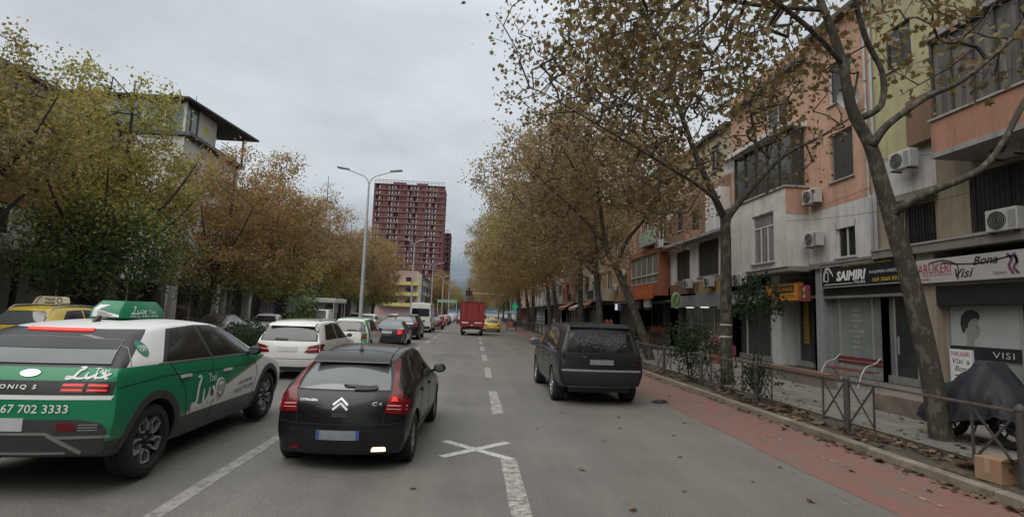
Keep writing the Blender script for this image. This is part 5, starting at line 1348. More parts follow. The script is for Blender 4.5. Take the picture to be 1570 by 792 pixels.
part_box('red_panel', pm('sign_red_panel', (.20, .05, .04), rough=.5, var=.2, scale=6), s, R, 20.72, 21.1, 2.95, 3.62, -.45, -.3)
mb = MB()
for i in range(2): R.text(mb, '€$'[i], 20.82, 21.0, 3.36 - i * .28, 3.54 - i * .28, -.455, bold=.02)
mb.build('panel_lettering', pm('dim_white', (.45, .45, .44)), s)
# oval pharmacy style sign
o = empty('hanging_sign', R(33.4, 2.9, -1.0), 0, 'oval green and white sign standing out from the grey fascia', 'sign')
mb = MB(); mb.lathe([(.0, -.08), (.31, -.08), (.34, -.04), (.34, .04), (.31, .08), (0, .08)], 28, 'z'); mb.v = [(13.2 + a, 33.4 + q, 3.25 + b * 1.6) for a, b, q in mb.v]; mb.build('oval_board', pm('oval_white', (.30, .34, .24), rough=.5), o, smooth=SM)
mb = MB(); mb.lathe([(0, -.09), (.24, -.09), (.24, .09), (0, .09)], 24, 'z'); mb.v = [(13.2 + a, 33.4 + q, 3.25 + b * 1.6) for a, b, q in mb.v]; mb.build('green_disc', pm('oval_green', (.08, .19, .04), rough=.5), o)
mb = MB(); mb.face([(13.2 + a, 33.305, 3.25 + b) for a, b in ((-.12, -.3), (.0, .1), (.14, .3), (.07, .0))]); mb.build('leaf_mark', pm('leaf_mark_pale', (.5, .55, .35)), o)
MB().tube([(13.6, 33.4, 3.25), (14.1, 33.4, 3.25)], .03, 6).build('arm', ALUM, o)
s = sign('black sign with pale lettering under the orange balcony', R, 42.0, 44.8, 2.75, 3.65, -.6, -.5, FASCD); mb = MB(); scrawl(mb, R, 42.4, 44.4, 2.95, 3.35, 6, 5, -.61); mb.build('lettering', pm('dim_white', (.45, .45, .44)), s)
s = sign('small white square lightbox beside the black sign', R, 39.6, 40.9, 2.9, 3.7, -.7, -.5, pm('lightbox', (.5, .5, .48), rough=.5, var=.2, scale=5)); part_box('lightbox_foot', FASCD, s, R, 39.6, 40.9, 2.7, 2.9, -.68, -.5)
s = sign('orange sign board on the orange balcony', R, 38.6, 43.0, 3.55, 4.55, -.85, -.72, pm('sign_orange2', (.50, .12, .04), rough=.5, var=.1)); mb = MB(); scrawl(mb, R, 39.3, 42.3, 3.85, 4.25, 7, 6, -.86); mb.build('lettering', pm('sign_orange_print', (.6, .3, .05)), s)
s = sign('small blue and white lightbox on the ochre entrance', R, 49.6, 51.6, 2.7, 3.4, -.1, .05, pm('sign_blue', (.03, .06, .2), rough=.4)); part_box('white_half', pm('lit_white', (.7, .72, .75), emit=(.9, .95, 1), estr=.3), s, R, 50.7, 51.5, 2.75, 3.35, -.115, -.1)

# ---- awnings and dishes further along
for i, (u0, u1, z, m_, lab) in enumerate(((58, 63, 3.3, pm('awning_red', (.25, .09, .06), rough=.85, var=.2, scale=3), 'faded red awning under the cream block'), (64.5, 69, 3.1, pm('awning_cream', (.40, .37, .31), rough=.85, var=.15, scale=3), 'cream awning beside the faded red one'), (72, 79, 3.2, pm('awning_rust', (.28, .12, .08), rough=.85, var=.2, scale=3), 'rust awning below the brick coloured block'))):
    r = empty('awning', R(u0, z, -.5), 0, lab, 'awning')
    mb = MB(); a, b = R(u0, z + .7, 0), R(u0, z, -1.6)
    mb.add([R(u0, z + .7, 0), R(u1, z + .7, 0), R(u1, z, -1.6), R(u0, z, -1.6), R(u0, z + .66, 0), R(u1, z + .66, 0), R(u1, z - .04, -1.6), R(u0, z - .04, -1.6)], [(0, 1, 2, 3), (4, 5, 6, 7), (0, 1, 5, 4), (1, 2, 6, 5), (2, 3, 7, 6), (3, 0, 4, 7)]); mb.build('canopy', m_, r)
    part_box('valance', m_, r, R, u0, u1, z - .32, z - .045, -1.62, -1.59)
DISH = MB(); DISH.lathe([(0, 0), (.18, .03), (.36, .12), (.40, .16), (.36, .14), (.18, .05), (0, .02)], 18, 'x'); DISH.tube([(0, 0, 0), (.28, 0, -.05)], .02, 5); DISHM = DISH.mesh('dish', pm('dish_grey', (.40, .40, .39), rough=.5, var=.1), smooth=SM)
for u, z, lab in ((27.4, 10.6, 'satellite dish high on the white bay building'), (36.2, 9.6, 'satellite dish above the green balcony'), (46.0, 7.6, 'satellite dish on the ochre wall'), (60, 9.0, 'satellite dish on the faded cream block'), (18.0, 10.6, 'satellite dish above the shuttered peach window')):
    o = link('satellite_dish', DISHM, None, R(u, z, -.35)); o.rotation_euler = (0, .35, PI + .5); tag(o, lab, 'satellite dish', 'satellite dishes on the right facades')
# ---- air conditioners
ac0 = empty('air_conditioner', (0, 0, 0))
ACW = pm('ac_casing', (.44, .44, .42), rough=.6, var=.14, scale=3, streak=.35)
MB().box(-.16, .16, -.42, .42, 0, .6).build('casing', ACW, ac0, world=False, bevel=.02)
m_ = MB(); m_.lathe([(0, -.175), (.245, -.175), (.245, -.155)], 22, 'x', (0, .10, .3)); m_.build('fan_opening', FASCD, ac0, world=False)
m_ = MB()
for k in range(4):
    for i in range(16):
        a = 2 * PI * i / 16; b = 2 * PI * (i + 1) / 16; r = .06 + k * .06; m_.beam((-.18, .10 + r * math.cos(a), .3 + r * math.sin(a)), (-.18, .10 + r * math.cos(b), .3 + r * math.sin(b)), .008)
m_.build('fan_guard', ALUM, ac0, world=False)
m_ = MB()
for i in range(9): m_.box(-.172, -.16, -.40, -.20, .08 + i * .052, .10 + i * .052)
m_.build('louvre', ALUM, ac0, world=False)
m_ = MB()
for y in (-.3, .3): m_.box(-.16, .20, y - .02, y + .02, -.04, 0); m_.box(.17, .2, y - .02, y + .02, -.04, .4)
m_.build('bracket', DALLOY, ac0, world=False)
acs = [(13.78, 15.65, 7.12, 'air conditioner on the white band below the brown parapet'), (13.92, 12.62, 4.62, 'large air conditioner above the salon sign by the curtained window'), (13.92, 12.45, 6.6, 'air conditioner under the terracotta balcony at the right edge'),
       (13.92, 20.45, 5.2, 'air conditioner on the white wall beside the small window'), (13.92, 20.5, 7.0, 'air conditioner on the peach wall above the white one'), (12.88, 24.6, 3.75, 'air conditioner below the projecting bay behind shrub leaves'),
       (13.9, 30.1, 4.0, 'air conditioner under the nearer dark opening'), (13.9, 33.2, 4.05, 'air conditioner between the two dark openings'), (13.2, 36.6, 7.1, 'air conditioner at the end of the sloping ledge'),
       (13.9, 48.2, 5.9, 'upper air conditioner on the ochre wall'), (13.9, 48.3, 4.6, 'lower air conditioner on the ochre wall'), (13.9, 51.2, 4.7, 'air conditioner left of the pair on the ochre wall'), (13.9, 66, 5.2, 'air conditioner on the faded cream block')]
for i, (x, y, z, lab) in enumerate(acs):
    o = ac0 if i == 0 else copy_tree(ac0); o.location = (x, y, z); tag(o, lab, 'air conditioner', 'air conditioners on the right facades')

# ---------------------------------------------------------------- left side
Lf = F('L', -22.0)
far_block('old block with a rust red band and white windows at the left edge', 17, 34, 12.5, CREAMW, REDB, 11, Lf, bal=False)
mb = None
lr = empty('balcony_extension', (-21, 27, 5.2), 0, 'rust red boarded balcony strip over grey window boxes at the left edge', 'balcony')
Lb = F('L', -20.9)
part_box('red_boarding', pm('rust_boards', (.20, .06, .035), rough=.85, var=.35, scale=2, streak=.4), lr, Lb, 19, 33.5, 6.15, 7.5, 0, 1.1)
part_box('grey_panel', pm('grey_panel', (.30, .31, .31), rough=.7, var=.12), lr, Lb, 19, 30.5, 4.4, 6.12, .1, 1.1)
for u in (20, 23, 26, 28.5): window(Lb, u, u + 1.7, 4.7, 5.95, lr, 2, depth=.02, sill=False)
part_box('slab', CONC, lr, Lb, 19, 33.5, 4.1, 4.38, -.1, 1.1)
mb = MB(); mb.prism([(-20.9, 5.9), (-19.0, 5.0), (-19.0, 5.07), (-20.9, 5.97)], 'y', 29.5, 33.0); mb.build('awning', pm('awning_pale', (.40, .38, .34), rough=.8, var=.15), lr)
far_block('grey block on the left beside the viewpoint', -18, 16.8, 13, GREYP, WHITEW, 33, Lf, bal=False)
far_block('white block on the left behind the viewpoint', -70, -18.2, 14, WHITEW, GREYP, 34, Lf, bal=False)
# penthouse building
PB = F('L', -22.0)
pz = 14.25
hP = [(u, u + 1.5, z, z + 1.5) for u in (40.5, 42.8, 45.1, 46.6) for z in (5, 8.1, 11.2)]
rP = building('apartment_building', 'tall white apartment building with a glazed penthouse and a dark overhanging roof on the left', PB, 39.4, 48.4, pz, WHITEW, hP, 14, z0=3.8)
for h in hP: window(PB, *h, rP, 2, simple=True, sill=False)
part_box('penthouse_ledge', pm('dark_ledge', (.10, .10, .10), rough=.8), rP, PB, 39.2, 48.5, pz + .1, pz + .35, -.5, 14)
part_box('penthouse_wall', pm('penthouse_cream', (.46, .43, .36), rough=.85, var=.08, streak=.2), rP, PB, 41.3, 44.2, pz + .35, pz + 2.75, .15, 8)
part_box('penthouse_wall', WHITEW, rP, PB, 39.6, 41.3, pz + .35, pz + 2.75, .6, 12)
GLG = pm('green_glass', (.11, .16, .145), rough=.08, var=.1, spec=.6)
part_box('penthouse_glass', GLG, rP, PB, 39.75, 41.2, pz + .4, pz + 2.6, .15, .2)
S_ = F('S', 39.55)
part_box('penthouse_glass', GLG, rP, S_, -27.5, -22.2, pz + .4, pz + 2.6, 0, .05)
for x in (-22.2, -23.6, -25.2, -27.4): part_box('penthouse_post', WFR, rP, S_, x - .08, x + .08, pz + .35, pz + 2.75, -.03, .1)
for u in (40.3, 41.25): part_box('penthouse_post', WDK, rP, PB, u - .06, u + .06, pz + .35, pz + 2.75, .1, .2)
mb = MB(); mb.face([PB(42.2, pz + 1.3, .14), PB(43.3, pz + 1.3, .14), PB(42.5, pz + 2.0, .14)]); mb.build('yellow_triangle', pm('paint_yellow', (.42, .40, .08), rough=.8, var=.1), rP)
mb = MB(); mb.face([PB(43.0, pz - 1.6, -.01), PB(45.3, pz - 1.6, -.01), PB(43.4, pz - .25, -.01)]); mb.build('yellow_triangle', pm('paint_yellow', (.42, .40, .08), rough=.8, var=.1), rP)
mb = MB(); zt = pz + 2.8
mb.add([PB(38.9, zt, -.3), PB(48.7, zt - .05, -1.5), PB(48.7, zt - .05, 8), PB(38.9, zt, 14), PB(38.9, zt + .14, -.3), PB(48.7, zt + .12, -1.5), PB(48.7, zt + .12, 8), PB(38.9, zt + .14, 14)], [(0, 1, 2, 3), (4, 5, 6, 7), (0, 1, 5, 4), (1, 2, 6, 5), (2, 3, 7, 6), (3, 0, 4, 7)])
mb.build('roof_overhang', pm('dark_roof', (.06, .058, .056), rough=.8, var=.2), rP)
part_box('terrace_post', DALLOY, rP, PB, 48.1, 48.22, pz + .35, zt, -.4, -.25)
mb = MB()
for k in range(3): PB.box(mb, 44.2, 48.3, pz + .6 + k * .3, pz + .64 + k * .3, -.35, -.3)
mb.build('terrace_rail', DALLOY, rP)
part_box('terrace_back', pm('terrace_dark', (.10, .09, .075), rough=.9, var=.3), rP, PB, 44.2, 48.0, pz + .35, zt - .1, 2.2, 8)
for u, h_ in ((42.3, 1.5), (40.0, .9)):
    mb = MB(); mb.tube([PB(u, zt, 1), PB(u, zt + h_, 1)], .025, 5); mb.tube([PB(u - .3, zt + h_ * .55, 1), PB(u + .3, zt + h_ * .55, 1)], .015, 4); mb.build('roof_aerial', DALLOY, rP)
far_block('grey block behind the yellowing trees on the left', 49.5, 72, 12.5, GREYP, WHITEW, 12, Lf)
far_block('cream block behind the brown trees on the left', 73, 96, 13, CREAMW, WHITEW, 13, Lf)
far_block('white block further along behind the left trees', 97, 118, 13, WHITEW, GREYP, 14, Lf, floors=4)
for i, (a, b, g_) in enumerate(((18, 26, 'dark shop front under the rust red balcony'), (27, 38.5, 'dark arcade behind the big green tree'), (40, 53, 'shop front with white pillars below the penthouse building'), (55, 71, 'purple lit shop front behind the parked silver car'), (73, 95, 'dim shop front behind the brown left trees'))):
    sh = shop('shop_front', g_, Lf, a, b, 3.3, glass=(SHOPG if i != 3 else pm('purple_glass', (.05, .045, .10), rough=.15, var=.4, scale=1)), mull=[a + (b - a) * k / 4 for k in range(1, 4)], back=.5, frame=WFR)
    for k in range(0, 5, 2): pier(Lf, a + (b - a) * k / 4 - .3, a + (b - a) * k / 4 + .3, WHITEW if i == 2 else pm('dim_pier', (.10, .095, .085), rough=.9, var=.2, streak=.4), sh, 3.8, -.15)
SB = pm('sign_blue', (.03, .06, .2), rough=.4)
s = sign('blue shop sign with white lettering behind the left trees', Lf, 41, 45, 3.3, 4.3, -.3, -.1, SB); mb = MB(); scrawl(mb, Lf, 41.3, 44.7, 3.5, 4.05, 7, 3, -.31); mb.build('lettering', WHITEP, s)
s = sign('white and cyan shop sign glimpsed through the left trees', Lf, 56, 60, 3.3, 4.3, -.3, -.1, pm('sign_cyan', (.25, .5, .6), rough=.4, var=.3, scale=3))
s = sign('lime green small sign above the canopy truck', Lf, 74, 78, 3.6, 4.5, -.5, -.3, pm('sign_lime', (.35, .45, .05), rough=.4))
s = sign('pale lettering sign in the shade behind the taxi roof', Lf, 29.5, 33, 3.3, 3.9, -.3, -.1, FASCD); mb = MB(); scrawl(mb, Lf, 29.8, 32.6, 3.4, 3.75, 6, 4, -.31); mb.build('lettering', pm('dim_white', (.45, .45, .44)), s)
# yellow and pink building at the end of the left trees
YB = F('S', 150.0)
PINK = plaster('pink_render', (.40, .27, .26), .3); YBAL = pm('yellow_balcony', (.46, .39, .11), rough=.8, var=.12)
ry = empty('apartment_building', (-24, 155, 0), 0, 'pink apartment building with yellow balconies far down the left side', 'building')
hY = [(-27.5 + 4 * i, -25.6 + 4 * i, 3.6 + 3.0 * k, 5.4 + 3.0 * k) for i in range(3) for k in range(3)]
mb = MB(); panelled(mb, YB, -29, -16.5, 0, 13.2, hY); mb.build('wall', PINK, ry)
mb = MB(); shell_box(mb, YB, -29, -16.5, 13.2, 14, z0=.1); mb.build('shell', WHITEW, ry)
for h in hY: window(YB, *h, ry, 2, simple=True, sill=False, frame=WDK)
for k in range(3): 
    MB().box(-26.5, -15.4, 148.2, 150, 3.0 + 3.0 * k, 3.15 + 3.0 * k).build('balcony_slab', CONC, ry)
    MB().box(-26.5, -15.4, 148.2, 148.4, 3.15 + 3.0 * k, 4.05 + 3.0 * k).build('balcony_parapet', YBAL, ry)
    MB().box(-15.6, -15.4, 148.4, 152, 3.15 + 3.0 * k, 4.05 + 3.0 * k).build('balcony_parapet', YBAL, ry)
MB().box(-16.4, -16.1, 149.6, 149.9, 0, 13.2).build('corner_post', YBAL, ry)
far_block('pale grey block beside the yellow balconied one', 165, 215, 13, GREYP, WHITEW, 21, F('L', -17), depth=8)

# ---- the dark red tower under construction
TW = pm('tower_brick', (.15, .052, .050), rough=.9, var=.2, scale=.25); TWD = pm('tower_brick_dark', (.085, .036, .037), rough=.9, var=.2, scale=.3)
TSL = pm('tower_slab', (.21, .15, .14), rough=.9, var=.15); TWN = pm('tower_window', (.55, .56, .56), rough=.3, var=.25, scale=.4)
def tower(label, x0, x1, yf, z1, fl, nb, seed, dep):
    q = random.Random(seed); T = F('S', yf); r = empty('tower_block', ((x0 + x1) / 2, yf, 0), 0, label, 'tower'); fh = z1 / fl
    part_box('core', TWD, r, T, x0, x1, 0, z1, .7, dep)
    bw = (x1 - x0) / nb
    for i in range(nb + 1):
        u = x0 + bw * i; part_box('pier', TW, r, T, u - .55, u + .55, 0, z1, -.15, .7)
    for i in range(nb):
        u = x0 + bw * (i + .5)
        if i % 3 == 1: part_box('wall_panel', TW, r, T, u - bw * .22, u + bw * .22, 0, z1, .0, .7)
    for k in range(fl): part_box('floor_slab', TSL, r, T, x0 - .2, x1 + .2, k * fh + fh - .35, k * fh + fh, -.5, .7)
    for k in range(fl): part_box('side_slab', TSL, r, T, x1, x1 + .25, k * fh + fh - .3, k * fh + fh, .7, dep)
    mb = MB(); n = 0
    wins = []
    for k in range(fl):
        for i in range(nb):
            u = x0 + bw * (i + .5); z = k * fh + .3
            for s_ in (-1, 1):
                if q.random() < .16: continue
                c = u + s_ * bw * .27; w = bw * q.choice((.10, .12, .15)); wins.append((c - w, c + w, z + .15, z + 2.1 - q.choice((0, 0, .3))))
    T2 = F('S', yf); 
    for w in wins: T2.box(mb, *w, .45, .72)
    o = mb.build('windows_field', TWN, r); o['kind'] = 'stuff'; o.name = 'window'
    mb = MB()
    for i in range(int((x1 - x0) / 2) + 1): u = x0 + i * 2; T.box(mb, u - .08, u + .08, z1, z1 + 1.9, -.4, -.25)
    T.box(mb, x0 - .3, x1 + .3, z1 + 1.8, z1 + 2.0, -.45, -.2); T.box(mb, x0 - .3, x1 + .3, z1 + .9, z1 + 1.0, -.45, -.2); mb.build('scaffold_rail', TSL, r)
    if x1 - x0 > 20: part_box('roof_plant', TW, r, T, x0 + 9, x0 + 16, z1, z1 + 1.5, 2, 8); part_box('roof_plant', TW, r, T, x1 - 15, x1 - 9, z1, z1 + 1.4, 2, 8)
    return r
tower('dark red brick tower block with rows of pale windows rising over the trees', -55.5, -18.6, 280, 69.5, 23, 11, 5, 22)
tower('second lower red tower half hidden behind the tall one', -24, -16.3, 320, 50, 17, 3, 6, 20)
# ---------------------------------------------------------------- traffic
build_lux_taxi(); build_hatch_black(); build_suv_black()
WPAINT = car_paint('pearl_white', (.66, .65, .62), rough=.3, dirt=.3)
def sideglass(L, belt, H, a=.2, b=.735, top=None, c1=.385, c2=.55, slope=.35):
    t = top or H - .135
    return [[(L * a, belt + .04), (L * a + slope, t - .04), (L * c1 - .03, t), (L * c1, belt + .03)], [(L * c1 + .07, belt + .03), (L * c1 + .04, t), (L * c2 - .06, t - .02), (L * (c2 + .07), t - .14), (L * b, belt + .01)]]
# white mpv
L, W, H = 4.36, 1.79, 1.56
c = simple_car('family_car', 'white compact family car with swept red tail lamps ahead of the green taxi', (-4.84, 14.2, gz(-5)), 0, L, W, H, WPAINT, belt=.97, slope=.42, hood=.95, roofw=.66, rearw=.92, wr=.32)
MIDG = pm('mid_glass', (.04, .045, .05), rough=.07, var=.1, scale=2, spec=.6, coat=.2)
c.one('rear_window_surround', 'B', [(-.745, .985), (.745, .985), (.67, 1.335), (0, 1.36), (-.67, 1.335)], BLK, .004, rnd=.05)
c.one('rear_window', 'B', [(-.70, 1.0), (.70, 1.0), (.635, 1.31), (0, 1.335), (-.635, 1.31)], MIDG, .010, rnd=.05)
s = MB(); s.prism([(.30, 1.375), (.45, 1.425), (.7, 1.46), (.5, 1.45), (.34, 1.40)], 'x', -.6, .6); c.part('spoiler', s, WPAINT)
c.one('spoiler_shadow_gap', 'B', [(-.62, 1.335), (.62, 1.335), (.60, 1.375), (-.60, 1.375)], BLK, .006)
for sx in (1, -1):
    lo = MB(); c.panel(lo, 'B', [(sx * .44, .70), (sx * .60, .68), (sx * .875, .70), (sx * .885, .90), (sx * .80, .915), (sx * .56, .86)], .010, .05); a = c.part('tail_light', lo, REDL)
    lo = MB(); c.panel(lo, 'R' if sx > 0 else 'L', [(.06, .71), (.22, .74), (.42, .88), (.36, .925), (.06, .905)], .010, .05); c.part('lamp_side', lo, REDL, a)
    lo = MB(); c.line(lo, 'B', [(sx * .50, .77), (sx * .82, .80)], .02, .015); c.part('lamp_strip', lo, pm('pink_lamp', (.7, .35, .33), rough=.2, var=0), a)
w = MB(); c.line(w, 'B', [(-.35, 1.03), (-.02, 1.02)], .04, .03); c.part('wiper', w, BLK)
pl = MB(); c.panel(pl, 'B', [(-.26, .72), (.26, .72), (.26, .84), (-.26, .84)], .012, .1); c.part('number_plate', pl, PLATE)
q = MB(); c.line(q, 'B', [(-.85, .58), (-.6, .53), (.6, .53), (.85, .58)], .012); c.part('bumper_seam', q, BLK, fix=False)
c.one('rear_valance', 'B', [(-.72, .23), (.72, .23), (.76, .33), (-.76, .33)], BLK, .006)
std_side(c, sideglass(L, .97, H, .13, .74, top=H - .115), [[(L * .385, .3), (L * .39, .97)], [(L * .7, .35), (L * .71, .9)]], hand=[(1.4, .86), (2.4, .86)], mat=WPAINT); c.mirrors(3.0, 1.05, mat=BLK, sc=.85)
q = MB(); c.line(q, 'T', [(-.55, .9), (-.55, 2.4)], .03, .01); c.line(q, 'T', [(.55, .9), (.55, 2.4)], .03, .01); c.part('roof_rail', q, BLK, fix=False)

# small green and white taxi
GP = car_paint('leaf_green', (.055, .26, .10), rough=.3)
L, W, H = 3.5, 1.66, 1.55
c = simple_car('small_car', 'small white hatchback with a green roof and square red lamp behind the white family car', (-5.0, 21.6, gz(-5)), 0, L, W, H, WPAINT, belt=.95, slope=.30, hood=.92, roofw=.62, rearw=.95, wr=.30)
std_rear(c, .99, 1.34, .62, .56, .68, (.52, .72), .60, lh=.22)
rp = MB(); c.panel(rp, 'T', [(-.60, .30), (.60, .30), (.62, 2.05), (-.62, 2.05)], .006, .12); c.part('roof_panel', rp, GP)
for sx in (1, -1):
    c.one('green_corner', 'B', [(sx * .50, .62), (sx * .80, .45), (sx * .82, .95), (sx * .66, 1.40), (sx * .60, 1.40), (sx * .66, .98), (sx * .52, .93)], GP, .003)
for vw in 'RL': c.one('green_frame', vw, [(.12, .9), (.35, 1.42), (1.9, 1.46), (2.55, 1.0), (2.45, .98), (1.85, 1.38), (.55, 1.36), (.4, .5), (.12, .5)], GP, .003)
std_side(c, sideglass(L, .95, H, .17, .72, c1=.4), mat=WPAINT); c.mirrors(2.4, 1.02, sc=.85)
w = MB(); c.line(w, 'B', [(-.05, 1.02), (.3, 1.03)], .04, .03); c.part('wiper', w, BLK)
e_ = MB(); c.panel(e_, 'B', [(-.44, .80), (-.36, .80), (-.36, .87), (-.44, .87)], .01, .05); c.part('badge', e_, DALLOY)

# dark blue saloon
L, W, H = 4.5, 1.75, 1.42
c = simple_car('saloon_car', 'dark blue saloon with lit right brake lamp in the left lane queue', (-4.45, 27.7, gz(-4.4)), 0, L, W, H, car_paint('navy_paint', (.016, .02, .032)), 'sedan')
c.one('rear_window', 'B', [(-.60, 1.03), (.60, 1.03), (.50, 1.28), (-.50, 1.28)], GLASSL, .008)
for sx in (1, -1): c.one('tail_light', 'B', [(sx * .52, .66), (sx * .80, .66), (sx * .80, .86), (sx * .56, .86)], REDON if sx > 0 else REDL, .008, .06)
pl = MB(); c.panel(pl, 'B', [(-.26, .70), (.26, .70), (.26, .81), (-.26, .81)], .012, .1); c.part('number_plate', pl, PLATE)
q = MB(); c.line(q, 'B', [(-.8, .55), (.8, .55)], .03, .008); c.part('bumper_trim', q, BLK, fix=False)
std_side(c, [[(1.2, .96), (1.55, 1.24), (2.05, 1.28), (2.08, .95)], [(2.15, .95), (2.12, 1.28), (2.55, 1.24), (3.2, .93)]], mat=BLK); c.mirrors(3.05, .98)

# black suv
L, W, H = 4.55, 1.84, 1.70
c = simple_car('suv', 'black suv with a bright rear number plate in front of the white van', (-4.48, 35.2, gz(-4.4)), 0, L, W, H, car_paint('black_paint', (.014, .0145, .016)), belt=1.08, slope=.4, hood=1.0, roofw=.66, rearw=.93, wr=.36, zs=(.26, .48, .78))
std_rear(c, 1.13, 1.46, .68, .60, .84, (.60, .86), .78, REDL, .30)
pl = MB(); c.panel(pl, 'B', [(-.05, 1.00), (.52, 1.00), (.52, 1.10), (-.05, 1.10)], .014, .1); c.part('bright_trim', pl, pm('white_print', (.72, .73, .72)))
std_side(c, sideglass(L, 1.08, H, .15, .73)); c.mirrors(3.1, 1.2)

# white panel van
L, W, H = 5.9, 1.99, 2.68
st = [(0, .02, .10, 1.3, H - .12, .97, .86), (.4, .4, .5, 1.3, H - .08, 1, .90), (1.6, 1.6, 1.6, 1.3, H - .06, 1, .91), (3.2, 3.2, 3.2, 1.3, H - .06, 1, .91), (4.0, 4.0, 3.9, 1.3, H - .12, 1, .89), (4.5, 4.5, 4.3, 1.3, H - .4, 1, .86),
      (5.0, 5.0, 4.95, 1.25, 1.45, 1, .88), (5.5, 5.5, 5.5, 1.1, 1.18, .98, .84), (5.8, 5.8, 5.75, .95, 1.0, .93, .76), (5.9, 5.9, 5.85, .75, .82, .85, .66)]
c = Car('panel_van', 'tall white panel van with a dark rear window in the left lane', 'van', (-4.72, 47.3, gz(-4.5)))
c.shell(L, W, st, WPAINT, z=(.3, .55, .95), axles=(1.0, 4.7), wr=.34, near=True, creases=(.5, .4, .5, .7, .6), bulge=(.05, .05, .05, .05, .03))
c.wheels(.21, .2, 5, 'cap', (DALLOY, DALLOY))
c.one('rear_window', 'B', [(-.80, 1.42), (.80, 1.42), (.76, 2.12), (-.76, 2.12)], GLASS, .008, .1, rnd=.06)
for sx in (1, -1): c.one('tail_light', 'B', [(sx * .86, .95), (sx * .94, .95), (sx * .94, 1.45), (sx * .86, 1.45)], pm('dark_red_lamp', (.1, .01, .01), rough=.2), .008, .08)
q = MB(); c.line(q, 'B', [(0, .5), (0, 2.4)], .02, .01); c.part('door_seam', q, BLK, fix=False)
c.one('rear_bumper', 'B', [(-.95, .34), (.95, .34), (.95, .55), (-.95, .55)], BLK, .02, .12)
q = MB(); c.panel(q, 'B', [(-.55, .9), (-.05, .9), (-.05, 1.01), (-.55, 1.01)], .014, .12); c.part('number_plate', q, PLATE)
for vw in 'RL':
    q = MB(); c.line(q, vw, [(.3, .75), (4.9, .75)], .10, .01); c.part('rub_strip', q, BLK, fix=False)
    c.one('side_window', vw, [(4.05, 1.38), (4.05, 2.0), (4.4, 1.98), (4.85, 1.42)], GLASS, .006)
c.mirrors(4.75, 1.5, sc=1.5)

# red box truck
RT = pm('truck_red', (.27, .028, .03), rough=.5, var=.22, scale=1.4, streak=.35, streakcol=(.08, .02, .02))
RT2 = pm('truck_red_rib', (.22, .022, .025), rough=.5, var=.2, scale=3)
t = empty('box_truck', (-.10, 46.1, 0), math.radians(-1), 'red box truck with white tape on its tailgate in the middle of the road', 'truck')
b = MB(); b.box(-1.03, 1.03, 0, 4.3, .78, 2.92); bo = b.build('cargo_box', RT, t, world=False, bevel=.02)
for sx in (-1, 1):
    d = MB(); d.box(sx * .02, sx * 1.0, -.03, -.002, 1.25, 2.88); d.build('rear_door', RT, bo, world=False, bevel=.008)
d = MB(); d.box(-1.03, 1.03, -.05, -.002, .80, 1.22); tg = d.build('tailgate', RT2, t, world=False, bevel=.008)
for a_, b_ in ((-.90, -.32), (.22, .86)): MB().box(a_, b_, -.056, -.052, 1.08, 1.17).build('tape_strip', WHITEP, tg, world=False)
d = MB(); d.box(-.12, .12, -.058, -.052, .86, .94); d.build('number_plate', PLATE, tg, world=False)
d = MB(); d.box(-1.06, 1.06, -.06, -.002, 2.88, 2.96); d.box(-1.07, -1.0, -.06, -.004, .8, 2.9); d.box(1.0, 1.07, -.06, -.004, .8, 2.9); d.build('door_frame', pm('truck_dark_red', (.16, .02, .02), rough=.55, var=.2, scale=3), bo, world=False)
d = MB()
for x in (-.55, -.5, .5, .55): d.tube([(x, -.045, 1.3), (x, -.045, 2.85)], .012, 6)
d.build('lock_rod', RT2, bo, world=False)
d = MB(); d.box(-.42, -.32, 0, 5.2, .5, .78); d.box(.32, .42, 0, 5.2, .5, .78); d.box(-.95, .95, .05, .15, .55, .7); d.build('chassis', BLK, t, world=False)
d = MB(); d.box(-.75, .75, -.02, .02, .40, .50); d.build('rear_bumper', pm('bumper_white', (.5, .5, .48), rough=.6), t, world=False)
d = MB(); d.prism([(4.45, .55), (6.0, .55), (6.1, 1.3), (5.85, 2.25), (4.5, 2.35)], 'x', -.95, .95); cb = d.build('cab', RT, t, world=False, bevel=.04)
d = MB(); d.prism([(5.1, 1.4), (5.8, 1.4), (5.65, 2.1), (5.1, 2.1)], 'x', -.955, .955); d.build('cab_window', GLASS, cb, world=False)
for sx in (-1, 1):
    d = MB(); d.beam((sx * .95, 5.6, 1.9), (sx * 1.18, 5.6, 1.8), .03); d.box(sx * 1.1, sx * 1.24, 5.56, 5.62, 1.45, 1.85); d.build('wing_mirror', BLK, t, world=False)
    d = MB(); d.box(sx * .62, sx * .95, -.03, 0, .62, .76); d.build('tail_light', REDL, t, world=False)
    d = MB(); d.box(sx * .55, sx * 1.0, .35, .37, .25, .62); d.build('mud_flap', BLK, t, world=False)
tw = lathe_wheel(.38, .24, .24); rw_ = rim_mesh(.24, .24, 6, 'cap', (DALLOY, DALLOY))
for y in (.95, 4.95):
    for sx in (-1, 1):
        o = link('wheel', tw, t, (sx * .82, y, .38)); o.rotation_euler = (0, 0, 0 if sx > 0 else PI); link('rim', rw_, o)

